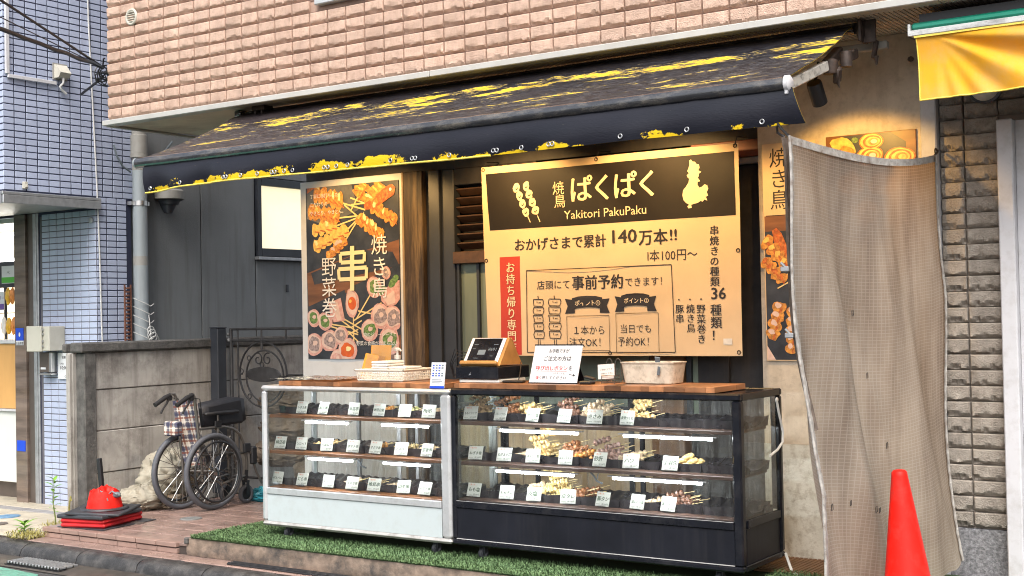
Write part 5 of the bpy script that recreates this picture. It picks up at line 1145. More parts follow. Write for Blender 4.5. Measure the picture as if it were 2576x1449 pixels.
m = MB(); m.lathe([(0.085, 0), (0.088, 0.02), (0.075, 0.03)], (-1.71, 6.90, 2.745), 24, M=Matrix.Rotation(PI / 2, 3, 'X')); m.build('rim', 'dark_frame', wl, smooth=40)
m = MB(); m.lathe([(0.074, 0.03), (0.068, 0.05), (0.05, 0.065), (0.01, 0.072)], (-1.71, 6.90, 2.745), 24, M=Matrix.Rotation(PI / 2, 3, 'X')); m.build('glass', 'off_white', wl, smooth=60)
m = MB(); m.lathe([(0.05, 0), (0.05, 0.02), (0.035, 0.03)], (-1.86, 6.62, 3.045), 18); m.box(-1.77, -1.70, 6.55, 6.65, 3.05, 3.077, b=0.004)
single(m, 'soffit_bracket', 'rust_dark', 'rusty bracket on the soffit above the green rail', 'bracket', (-1.8, 6.6, 3.06))

# ================================================================ GATE
pm('iron_paint', (0.045, 0.044, 0.046), 0.45, 0.2, var=0.3, scale=20, bump=0.3)
gt = thing('garden_gate', 'dark wrought iron gate with a ring and oval plate in the alley', 'gate', (-7.5, 7.8, 0.2))
m = MB(); m.tube([(-8.19, 7.8, 0.22), (-8.19, 7.8, 1.55)], 0.016, 8); m.tube([(-6.62, 7.8, 0.22), (-6.62, 7.8, 1.55)], 0.016, 8)
for z in (1.545, 1.449, 0.30): m.tube([(-8.20, 7.8, z), (-6.61, 7.8, z)], 0.011, 8)
m.build('frame', 'iron_paint', gt, smooth=60)
bm_ = MB(); bm_.tube([(0, 0, 0), (0, 0, 1.10)], 0.008, 6); 
me_l = bm_.mesh('bar', 'iron_paint', smooth=60); bm_ = MB(); bm_.tube([(0, 0, 0), (0, 0, 0.095)], 0.008, 6); me_s = bm_.mesh('bar', 'iron_paint', smooth=60)
for x in (-8.11, -6.70): link('bar', me_l, gt, off=WL[gt], loc=(x, 7.8, 0.35))
for x in (-8.11, -7.83, -7.55, -7.27, -6.99, -6.70): link('bar', me_s, gt, off=WL[gt], loc=(x, 7.8, 1.45))
RX = Matrix.Rotation(PI / 2, 3, 'X')
m = MB(); m.torus((-7.82, 7.8, 1.165), 0.272, 0.009, RX, 40, 6); m.torus((-7.80, 7.8, 1.15), 0.215, 0.008, RX, 36, 6)
for (x, z) in ((-7.98, 1.30), (-8.07, 1.19), (-7.98, 0.98)): m.torus((x, 7.8, z), 0.020, 0.005, RX, 12, 5)
m.tube([(-7.83, 7.8, 1.449), (-7.83, 7.8, 1.37)], 0.010, 6)
def scroll(cx, cz, r, s_, st, n=18): return [(cx + s_ * r * (1 - .8 * i / n) * math.cos(st + i * 0.42), 7.8, cz + r * (1 - .8 * i / n) * math.sin(st + i * 0.42)) for i in range(n)]
for s_ in (1, -1): m.tube(scroll(-7.82 + s_ * 0.055, 1.29, 0.055, s_, 1.2), 0.006, 6)
m.torus((-7.83, 7.8, 1.245), 0.022, 0.005, RX, 12, 5); m.tube([(-8.11, 7.8, 1.165), (-8.06, 7.8, 1.165)], 0.006, 6); m.tube([(-7.54, 7.8, 1.165), (-6.70, 7.8, 1.165)], 0.006, 6); m.tube([(-7.82, 7.8, 0.30), (-7.82, 7.8, 0.90)], 0.008, 6)
m.build('ring_ornament', 'iron_paint', gt, smooth=60)
m = MB(); m.lathe([(0.195, -0.006), (0.205, 0), (0.195, 0.006)], (0, 0, 0), 32, M=Matrix.Diagonal((1, 1, 1)).to_3x3()); m.v = [(-7.81 + v[0], 7.795 + v[2], 1.165 + v[1] * 0.31) for v in m.v]; m.build('oval_plate', 'iron_paint', gt, smooth=50)
m = MB(); m.box(-8.235, -8.20, 7.785, 7.81, 1.44, 1.47, b=0.004); m.blob((-8.215, 7.79, 1.50), (0.014, 0.014, 0.014)); m.blob((-8.215, 7.79, 1.455), (0.014, 0.014, 0.014)); m.build('hinge', 'galv', gt)
gp = MB(); gp.box(-8.268, -8.175, 7.66, 7.76, 0.17, 1.555, b=0.005); gp.box(-8.272, -8.171, 7.656, 7.764, 1.556, 1.566, b=0.003)
gp.v = [(v[0] - 0.03, v[1], v[2]) for v in gp.v]
single(gp, 'gate_post', 'dark_frame', 'black square metal gate post against the concrete wall', 'gate post', (-8.25, 7.7, 0.17))
pm('sack_cream', (0.31, 0.285, 0.225), 0.75, var=0.22, scale=7, bump=0.6, bscale=40, bdist=0.006, dirt=(0.27, 0.22, 0.16), dirt_amt=0.6, dirt_scale=6)
pm('sack_brown', (0.20, 0.155, 0.115), 0.7, var=0.3, scale=8, bump=0.8, bscale=35, bdist=0.006, dirt=(0.09, 0.07, 0.055), dirt_amt=0.6)
pm('teal_sheet', (0.02, 0.17, 0.22), 0.4, var=0.4, scale=15, bump=0.6, bscale=30, bdist=0.01)
def sack(c, r, seed, name, mat, label, group=None, amp=1.0, cat='sack'):
    m = MB(); vs = []; fs = []; n, k = 64, 40; off = Vector((seed * 5.3, seed * 2.9, seed))
    for i in range(k + 1):
        th = PI * i / k
        for j in range(n):
            ph = 2 * PI * j / n; d = Vector((math.sin(th) * math.cos(ph), math.sin(th) * math.sin(ph), math.cos(th)))
            w_ = d + 0.35 * Vector((noise.noise(d * 2 + off), noise.noise(d * 2 - off), noise.noise(d * 2.3 + off)))
            fo = math.sin(ph * 7 + 5 * noise.noise(w_ * 1.3 + off)) * (0.35 + 0.65 * max(0, d.z))
            q = 1 + amp * (0.055 * (1 - 2 * abs(fo)) + 0.20 * noise.noise(d * 1.4 + off) + 0.10 * (0.5 - 2.2 * abs(noise.noise(w_ * 2.6 + off))) + 0.07 * (0.5 - 2.4 * abs(noise.noise(Vector((w_.x * 5, w_.y * 5, w_.z * 9)) + off))) + 0.03 * (0.5 - 2 * abs(noise.noise(w_ * 13 + off))))
            z = max(d.z * r[2] * q, -r[2] * 0.85); vs.append((c[0] + d.x * r[0] * q, c[1] + d.y * r[1] * q, c[2] + z))
    for i in range(k):
        for j in range(n): fs.append((i * n + j, (i + 1) * n + j, (i + 1) * n + (j + 1) % n, i * n + (j + 1) % n))
    m.add(vs, fs); return single(m, name, mat, label, cat, c, group, smooth=70)
sack((-8.05, 6.98, 0.40), (0.19, 0.25, 0.20), 1, 'tarp_bundle', 'sack_cream', 'crumpled cream tarp bundle behind the far wheel of the wheelchair', cat='tarp bundle')
sack((-8.03, 6.68, 0.255), (0.19, 0.23, 0.10), 2, 'tarp_bundle', 'sack_cream', 'flat cream sack lying between the red pile and the wheelchair', cat='tarp bundle')
sack((-7.95, 6.86, 0.22), (0.13, 0.16, 0.06), 12, 'debris', 'sack_brown', 'brown litter and leaves under the wheelchair wheel', cat='debris', amp=1.6)
for k, (x, y, z, lab) in enumerate(((-7.85, 8.15, 0.92, 'brown sandbag at the top of the stack behind the gate'), (-7.80, 8.12, 0.70, 'brown sandbag in the middle of the stack behind the gate'), (-7.9, 8.1, 0.48, 'brown sandbag low in the stack behind the gate'), (-7.35, 8.15, 0.62, 'brown sandbag right of the stack, behind the white case corner'), (-7.4, 8.1, 0.34, 'brown sandbag on the ground behind the gate'))):
    sack((x, y, z), (0.30, 0.2, 0.125), 20 + k, 'sandbag', 'sack_brown', lab, 'sandbags behind the gate', cat='sandbag')
sack((-7.45, 7.50, 0.22), (0.20, 0.12, 0.07), 31, 'plastic_sheet', 'teal_sheet', 'crumpled teal plastic sheet on the ground by the gate', cat='plastic sheet', amp=1.6)
sack((-7.0, 7.55, 0.25), (0.25, 0.15, 0.10), 33, 'plastic_sheet', 'teal_sheet', 'teal plastic sheet bundle behind the white showcase end', cat='plastic sheet', amp=1.6)

# ================================================================ WHEELCHAIR
pm('tyre_grey', (0.085, 0.09, 0.105), 0.6, var=0.15, bump=0.6, bscale=260)
pm('chrome', (0.26, 0.255, 0.25), 0.25, 0.9, var=0.15, scale=20)
pm('bronze_tube', (0.22, 0.20, 0.18), 0.35, 0.8, var=0.15)
pm('grip_black', (0.016, 0.016, 0.018), 0.5)
pm('seat_black', (0.018, 0.019, 0.024), 0.55, var=0.3, bump=0.4, bscale=50)
def plaid():
    m, nt, b, out = _nt('plaid_cloth'); uv = coords(nt, 'uv'); sep = N(nt, 'ShaderNodeSeparateXYZ', {0: uv}); col = (0.62, 0.56, 0.48)
    def band(x, pitch, off, w): return mth(nt, 'LESS_THAN', mth(nt, 'FRACT', mth(nt, 'ADD', mth(nt, 'DIVIDE', x, pitch), off)), w)
    c = N(nt, 'ShaderNodeRGB'); c.outputs[0].default_value = c4(col); c = c.outputs[0]
    for (ax, pitch, off, w, cc, k) in ((0, .092, .0, .34, (0.022, 0.03, 0.085), .75), (1, .092, .0, .34, (0.022, 0.03, 0.085), .75), (0, .092, .55, .16, (0.20, 0.055, 0.03), .8), (1, .092, .55, .16, (0.20, 0.055, 0.03), .8), (0, .092, .16, .045, (0.75, 0.72, 0.68), .85), (1, .092, .16, .045, (0.75, 0.72, 0.68), .85), (0, .092, .82, .05, (0.035, 0.035, 0.07), .7), (1, .092, .82, .05, (0.035, 0.035, 0.07), .7)):
        c = mixc(nt, mth(nt, 'MULTIPLY', band(sep.outputs[ax], pitch, off, w), k), c, cc)
    nt.links.new(c, b.inputs['Base Color']); b.inputs['Roughness'].default_value = 0.85
plaid()
wc = thing('wheelchair', 'folded wheelchair with plaid back cloth and black cushion by the concrete wall', 'wheelchair', (-7.62, 6.9, 0.18))
RY = Matrix.Rotation(PI / 2, 3, 'Y')
Rw = 0.272
def wheel(cx, cy, cz, side):
    m = MB(); m.torus((cx, cy, cz), Rw, 0.020, RY, 48, 10); w = m.build('wheel', 'tyre_grey', wc, smooth=70)
    m = MB(); m.torus((cx, cy, cz), Rw - 0.024, 0.009, RY, 40, 6); m.build('rim', 'chrome', w, smooth=60)
    m = MB(); m.torus((cx + side * 0.045, cy, cz), Rw - 0.045, 0.0085, RY, 40, 8)
    for k in range(6): a = k * PI / 3 + .3; d = (math.cos(a), math.sin(a)); m.tube([(cx, cy + d[0] * (Rw - .025), cz + d[1] * (Rw - .025)), (cx + side * 0.045, cy + d[0] * (Rw - .045), cz + d[1] * (Rw - .045))], 0.004, 5)
    m.build('hand_rim', 'grip_black' , w, smooth=60)
    m = MB(); m.lathe([(0.018, -0.035), (0.032, -0.03), (0.018, -0.02), (0.018, 0.02), (0.032, 0.03), (0.012, 0.042)], (cx, cy, cz), 14, M=RY); m.build('hub', 'chrome', w, smooth=40)
    n = 28
    for k in range(n):
        a = 2 * PI * k / n; s_ = 1 if k % 2 else -1; b_ = a + (0.9 if (k // 2) % 2 else -0.9)
        p0 = (cx + 0.028 * s_, cy + 0.030 * math.cos(b_), cz + 0.030 * math.sin(b_)); p1 = (cx, cy + (Rw - .03) * math.cos(a), cz + (Rw - .03) * math.sin(a))
        q = MB(); q.tube([p0, p1], 0.0021, 4, caps=False); q.build('spoke', 'chrome', w)
wheel(-7.485, 6.93, 0.472, 1); wheel(-7.745, 6.845, 0.472, -1)
fr = MB()
for (x, dy) in ((-7.53, 0.0), (-7.705, -0.03)):
    fr.tube([(x, 6.86 + dy, 0.40), (x, 6.84 + dy, 0.62), (x, 6.81 + dy, 0.85), (x, 6.79 + dy, 1.04), (x, 6.775 + dy, 1.068), (x, 6.745 + dy, 1.068)], 0.0115, 8)
    fr.tube([(x, 6.82 + dy, 0.80), (x, 7.0 + dy, 0.80), (x, 7.08 + dy, 0.80), (x, 7.18 + dy, 0.775), (x, 7.25 + dy, 0.725), (x, 7.30 + dy, 0.63), (x, 7.32 + dy, 0.50), (x, 7.315 + dy, 0.40)], 0.0115, 8)
    fr.tube([(x, 6.86 + dy, 0.47), (x, 7.05 + dy, 0.36), (x, 7.31 + dy, 0.40)], 0.011, 8); fr.tube([(x, 6.85 + dy, 0.60), (x, 7.31 + dy, 0.58)], 0.011, 8); fr.tube([(x, 7.02 + dy, 0.58), (x, 7.02 + dy, 0.90)], 0.010, 8)
    fr.tube([(x + .02, 7.33 + dy, 0.62), (x + .02, 7.40 + dy, 0.42), (x + .02, 7.46 + dy, 0.32)], 0.010, 8)
fr.tube([(-7.53, 6.95, 0.38), (-7.705, 7.15, 0.72)], 0.011, 8); fr.tube([(-7.705, 6.95, 0.38), (-7.53, 7.15, 0.72)], 0.011, 8); fr.tube([(-7.485, 6.93, 0.472), (-7.745, 6.845, 0.472)], 0.012, 8)
fr.build('frame', 'bronze_tube', wc, smooth=60)
for (x, dy, y) in ((-7.525, 0, 7.30), (-7.71, -0.03, 7.27)):
    m = MB(); m.torus((x, y, 0.253), 0.058, 0.017, RY, 22, 8); cs = m.build('caster', 'tyre_grey', wc, smooth=60)
    m = MB(); m.lathe([(0.044, -0.008), (0.044, 0.008)], (x, y, 0.253), 18, M=RY); m.build('caster_hub', 'seat_black', cs)
    m = MB(); m.box(x - 0.026, x - 0.021, y - 0.014, y + 0.014, 0.25, 0.345); m.box(x + 0.021, x + 0.026, y - 0.014, y + 0.014, 0.25, 0.345); m.box(x - .026, x + .026, y - .016, y + .016, 0.345, 0.36); m.tube([(x, y, 0.36), (x, y + .01, 0.44)], 0.014, 8); m.build('fork', 'grip_black', cs)
def cloth(u, v):
    x = -7.715 + 0.195 * u; z = 1.015 - 0.50 * v + 0.02 * u * (1 - v); y = 6.735 + 0.055 * u + 0.085 * v + 0.05 * (1 - abs(2 * u - 1)) * (0.3 + v)
    if v > 0.6: x += (v - 0.6) * 0.10 * (1 - u)
    return (x, y, z)
m = MB(); m.grid(cloth, 14, 20, uv=lambda u, v: (u * 0.27, v * 0.52)); m.grid(lambda u, v: (cloth(u, v)[0], cloth(u, v)[1] + 0.012, cloth(u, v)[2]), 14, 20, uv=lambda u, v: (u * 0.27, v * 0.52), flip=True); m.build('back_cloth', 'plaid_cloth', wc, smooth=60)
m = MB(); m.box(-7.745, -7.60, 6.665, 6.735, 0.755, 0.865, b=0.012); pk = m
for i, v in enumerate(m.v): m.uv[i] = (v[0] + v[1] * .3, v[2])
m.build('pocket', 'plaid_cloth', wc, smooth=40)
m2 = MB(); m2.box(-0.5, 0.5, -0.5, 0.5, -0.5, 0.5, b=0.12)
m2.v = [(-7.625 + v[0] * 0.16, 7.12 + v[1] * 0.44 - v[2] * 0.03, 0.90 + v[2] * 0.20 + v[1] * 0.045 * (1 if v[2] > 0 else 0.3) + 0.01 * noise.noise(Vector(v) * 2)) for v in m2.v]; m2.build('cushion', 'seat_black', wc, smooth=60)
for (x, dy) in ((-7.515, 0), (-7.72, -.03)):
    m = MB(); m.box(x - 0.022, x + 0.022, 6.87 + dy, 7.22 + dy, 0.895, 0.922, b=0.010); m.build('armrest', 'grip_black', wc, smooth=50)
    m = MB(); pts_ = [(x, 6.755 + dy, 1.064), (x, 6.70 + dy, 1.045), (x, 6.65 + dy, 1.02), (x, 6.60 + dy, 0.995)]; m.tube(pts_, [0.016, 0.019, 0.0165, 0.019], 10); m.build('grip', 'grip_black', wc, smooth=60)
    m = MB(); m.tube([(x, 6.735 + dy, 1.045), (x, 6.715 + dy, 1.0), (x, 6.68 + dy, 0.965), (x, 6.655 + dy, 0.93)], [0.012, 0.008, 0.007, 0.009], 8); m.box(x - 0.014, x + 0.014, 6.73 + dy, 6.76 + dy, 1.02, 1.06, b=0.005); m.tube([(x, 6.76 + dy, 1.04), (x + .03, 6.80 + dy, 1.03), (x + .01, 6.83 + dy, 0.95)], 0.004, 5); m.build('brake_lever', 'grip_black', wc, smooth=60)
m = MB(); m.box(-7.535, -7.515, 6.98, 7.05, 0.80, 0.85, b=0.005); m.build('side_clamp', 'grip_black', wc); m = MB(); m.box(-7.53, -7.50, 7.27, 7.34, 0.58, 0.65, b=0.006); m.box(-7.53, -7.49, 7.34, 7.40, 0.48, 0.62, b=0.01); m.build('brake_block', 'grip_black', wc)

# ================================================================ RED PILE, CONE
pm('red_plastic', (0.74, 0.010, 0.004), 0.5, var=0.10, scale=5, rvar=0.08, spec=0.25, dirt=(0.36, 0.035, 0.025), dirt_amt=0.6, dirt_scale=14)
pm('dull_red', (0.48, 0.018, 0.022), 0.4, var=0.15, scale=8, bump=0.15)
pm('rubber_dark', (0.035, 0.038, 0.045), 0.5, var=0.3, scale=12, bump=0.3)
PCX, PCY = -7.70, 6.06
def padobj(name, mat, cz, sx, sy, h, rot, label, dx=0, dy=0, parts=None, b=0.01):
    m = MB(); m.obox((PCX + dx, PCY + dy, cz + h / 2), (sx, sy, h), (0, 0, rot), b=b); return single(m, name, mat, label, 'cone base', (PCX + dx, PCY + dy, cz), smooth=35)
padobj('rubber_mat', 'rubber_dark', 0.1815, 0.44, 0.52, 0.006, D2R(6), 'thin black rubber mat under the red cone bases', 0.02, 0.03, b=0.002)
for k in range(2):
    padobj('cone_base', 'dull_red', 0.189 + 0.030 * k, 0.37, 0.46, 0.029, D2R(15.5 - k), ('lower' if k == 0 else 'upper') + ' of the two flat red cone bases in the pile', b=0.011)
padobj('cone_base', 'rubber_dark', 0.249, 0.40, 0.44, 0.028, D2R(12), 'black rubber cone base lying on the red bases', 0.0, -0.02, b=0.008)
bc = thing('broken_cone', 'crushed red traffic cone stump with torn top on black base', 'traffic cone', (PCX + 0.02, PCY, 0.278))
m = MB(); m.obox((PCX + 0.03, PCY - 0.01, 0.288), (0.40, 0.40, 0.018), (D2R(2), D2R(2), D2R(28)), b=0.006); m.lathe([(0.17, 0.296), (0.165, 0.306), (0.135, 0.308)], (PCX + 0.03, PCY, 0), 28, cap=False); m.build('base', 'rubber_dark', bc, smooth=40)
m = MB(); n = 44; vs = []; fs = []
for i in range(9):
    t = i / 8
    for j in range(n):
        a = 2 * PI * j / n; top = 0.118 + 0.035 * noise.noise(Vector((math.cos(a) * 1.8, math.sin(a) * 1.8, 2))) + 0.014 * (abs((j * 3.7) % 2 - 1))
        q = 1 + 0.06 * t * noise.noise(Vector((math.cos(a) * 3, math.sin(a) * 3, 7))); r = (0.128 - 0.030 * t) * q
        vs.append((PCX + 0.03 + r * math.cos(a), PCY + r * math.sin(a), 0.296 + top * t))
for i in range(8):
    for j in range(n): fs.append((i * n + j, i * n + (j + 1) % n, (i + 1) * n + (j + 1) % n, (i + 1) * n + j))
m.add(vs, fs); m.build('stump', 'red_plastic', bc, smooth=50)
m = MB()
def crush(u, v):
    a = 2 * PI * u; r = 0.099 * (1 - v); x = r * math.cos(a); y = r * math.sin(a); q = Vector((x * 16, y * 16, 3))
    z = 0.405 + 0.028 * noise.noise(Vector((math.cos(a) * 1.8, math.sin(a) * 1.8, 2))) * (1 - v) + 0.05 * (0.35 - abs(noise.noise(q))) * min(1, v * 3) + 0.03 * noise.noise(q * 1.9) * min(1, v * 4) + 0.02 * min(1, v * 2)
    return (PCX + 0.03 + x, PCY + y, z)
m.grid(crush, 40, 14); m.build('torn_top', 'red_plastic', bc, smooth=30)
m = MB(); m.tube([(PCX + .03 + 0.10 * math.cos(t / 10 * PI + .2) , PCY - 0.05 , 0.36 + 0.07 * math.sin(t / 10 * PI)) for t in range(11)], 0.006, 6); m.tube([(PCX + .10, PCY - 0.02, 0.40), (PCX + .14, PCY - .02, 0.425), (PCX + .17, PCY, 0.40)], 0.006, 6); m.blob((PCX + .13, PCY + .02, 0.395), (0.045, 0.03, 0.022), 3); m.build('strap', 'cable_grey', bc, smooth=60)
m = MB(); m.obox((-7.83, 6.16, 0.45), (0.032, 0.032, 0.37), (D2R(3), D2R(-3), 0.2), b=0.004); single(m, 'stick', 'grip_black', 'black square stick standing up behind the crushed red cone', 'stick', (-7.83, 6.16, 0.27))
cn = thing('traffic_cone', 'bright red traffic cone at the lower right in front of the mesh sheet', 'traffic cone', (-1.885, 5.80, 0.225))
m = MB(); m.lathe([(0.122, 0.04), (0.118, 0.055), (0.036, 0.638), (0.034, 0.655), (0.026, 0.664), (0.012, 0.667)], (-1.822, 5.80, 0.228), 40, M=Euler((0, D2R(-3.2), 0)).to_matrix()); m.build('cone', 'red_plastic', cn, smooth=50)
m = MB(); m.box(-1.99, -1.65, 5.625, 5.975, 0.228, 0.268, b=0.012); m.build('base', 'red_plastic', cn)

# ================================================================ WEEDS
pm('weed_leaf', (0.16, 0.33, 0.035), 0.5, var=0.35, scale=30)
pm('weed_stem', (0.16, 0.20, 0.06), 0.6)
pm('straw', (0.33, 0.29, 0.085), 0.7, var=0.3, scale=40)
def leaf(mb, p, d, L, w, m=0):
    d = Vector(d).normalized(); s_ = d.cross(Vector((0, 0, 1))); s_ = s_.normalized() if s_.length > 1e-3 else Vector((1, 0, 0)); p = Vector(p); u = s_.cross(d)
    pts = [p, p + d * L * .35 + s_ * w * .5 + u * L * .05, p + d * L * .7 + s_ * w * .35 - u * L * .02, p + d * L - u * L * .15, p + d * L * .7 - s_ * w * .35 - u * L * .02, p + d * L * .35 - s_ * w * .5 + u * L * .05, p + d * L * .36 - u * 0.01 * 0, p + d * L * .7 - u * L * .05]
    mb.add(pts, [(0, 1, 6), (1, 2, 7, 6), (2, 3, 7), (0, 6, 5), (6, 7, 4, 5), (7, 3, 4)], m)
wr = random.Random(9)
def weed(base, h, n, lab, L=0.09, top=1.0):
    t = thing('weed', lab, 'weed', base)
    m = MB(); b0 = Vector(base); pts = [b0 + Vector((0.012 * math.sin(i), 0.01 * math.cos(i * 1.3), h * i / 6)) for i in range(7)]; m.tube(pts, [0.006, .0055, .005, .0045, .004, .003, .002], 6); m.build('stem', 'weed_stem', t, smooth=60)
    m = MB()
    for k in range(n):
        f = (k + 1) / n; q = b0 + Vector((0, 0, h * (0.25 + 0.75 * f))); a = k * 2.4; leaf(m, q, (math.cos(a), math.sin(a), 0.15 + 0.5 * f), L * (0.6 + 0.5 * f) * wr.uniform(.8, 1.1), L * 0.34)
    m.build('leaves', 'weed_leaf', t)
weed((-8.30, 6.10, 0.12), 0.34, 16, 'tall leafy weed growing by the wall post and pink step', 0.085)
weed((-8.12, 5.72, 0.11), 0.09, 14, 'small bright leafy weed growing behind the kerb', 0.10)
m = MB()
for k in range(230):
    x = wr.uniform(-8.2, -7.96) ; y = wr.uniform(5.63, 5.80); a = wr.uniform(0, 6.28); h = wr.uniform(0.015, 0.06); L = wr.uniform(0.03, 0.09)
    if abs(x + 8.06) > 0.1 and wr.random() < 0.4: continue
    p0 = Vector((x, y, 0.108)); d = Vector((math.cos(a), math.sin(a), 0)); s_ = Vector((-d.y, d.x, 0)) * 0.0022
    q = [p0, p0 + d * L * .5 + Vector((0, 0, h)), p0 + d * L + Vector((0, 0, h * .35))]
    m.add([q[0] - s_, q[0] + s_, q[1] + s_, q[1] - s_, q[2]], [(0, 1, 2, 3), (3, 2, 4)])
t = single(m, 'dry_grass', 'straw', 'patch of yellowed dry grass beside the pink step', 'grass', (-8.08, 5.7, 0.11)); t['kind'] = 'stuff'
m = MB()
for k in range(60):
    p0 = Vector((wr.uniform(-8.36, -8.24), wr.uniform(6.0, 6.2), 0.121)); leaf(m, p0, (wr.uniform(-1, 1), wr.uniform(-1, 1), 0.9), wr.uniform(.02, .05), 0.006)
t = single(m, 'moss_tuft', 'straw', 'tufts of pale grass at the foot of the tall weed', 'grass', (-8.3, 6.1, 0.12)); t['kind'] = 'stuff'
for (x, y, z0, h, lean, lab) in ((-8.395, 6.30, 0.15, 0.16, 0.05, 'dry curled weed stalk leaning on the concrete wall post'),):
    m = MB(); m.tube([(x, y, z0), (x + .02, y - .01, z0 + h * .5), (x + .05, y - .02, z0 + h), (x + 0.06, y - .02, z0 + h * .8)], 0.006, 6); single(m, 'dry_stalk', 'straw', lab, 'weed', (x, y, z0), smooth=60)

# ================================================================ SHOWCASES
pm('alu', (0.60, 0.61, 0.62), 0.36, 0.55, var=0.06, scale=4, dirt=(0.33, 0.32, 0.30), dirt_amt=0.4, dirt_scale=11)
pm('alu_worn', (0.46, 0.45, 0.43), 0.5, 0.3, var=0.15, scale=10, dirt=(0.22, 0.20, 0.18), dirt_amt=0.8, dirt_scale=9)
pm('case_panel', (0.46, 0.515, 0.525), 0.4, var=0.03, scale=3, dirt=(0.40, 0.43, 0.42), dirt_amt=0.5, dirt_scale=14)
pm('case_black', (0.007, 0.008, 0.012), 0.25, spec=0.3, var=0.2, scale=5, rvar=0.08, dirt=(0.035, 0.034, 0.036), dirt_amt=0.5, dirt_scale=8)
pm('case_black_panel', (0.010, 0.011, 0.016), 0.4, spec=0.22, var=0.25, scale=4, streak=(0.028, 0.027, 0.03), streak_amt=0.4)
pm('gap_line', (0.45, 0.44, 0.43), 0.5)
pm('shelf_wood', (0.215, 0.085, 0.030), 0.4, var=0.4, scale=9, stretch=(0.3, 3, 3), bump=0.1)
pm('shelf_dark', (0.085, 0.045, 0.032), 0.45, var=0.45, scale=9, stretch=(0.3, 3, 3), dirt=(0.15, 0.12, 0.09), dirt_amt=0.4)
pm('led_tube', (0.9, 0.95, 1), 0.4, emit=(0.93, 0.97, 1.0), es=42.0)
pm('slate_tray', (0.024, 0.022, 0.026), 0.28, var=0.35, scale=14, bump=0.35, bscale=120, rvar=0.1)
glass_mat('glass', (0.955, 0.98, 0.97), 0.8, 0.06); glass_mat('glass_back_haze', (0.90, 0.93, 0.92), 0.8, 0.34); glass_mat('glass_side', (0.86, 0.90, 0.88), 1.1, 0.20); glass_mat('clear_plastic', (0.95, 0.955, 0.95), 0.5, 0.0, 0.1)  # rear door glass gets a strong pale film as painted haze, brightening the interior
glass_mat('wrap', (0.62, 0.63, 0.65), 2.6, 0.5, 0.12)
pm('wood_block', (0.27, 0.115, 0.048), 0.35, var=0.3, scale=12, orand=0.62, stretch=(1, 0.2, 2), bump=0.1)
paper_mat('card_white', (0.82, 0.83, 0.78), 0.4)
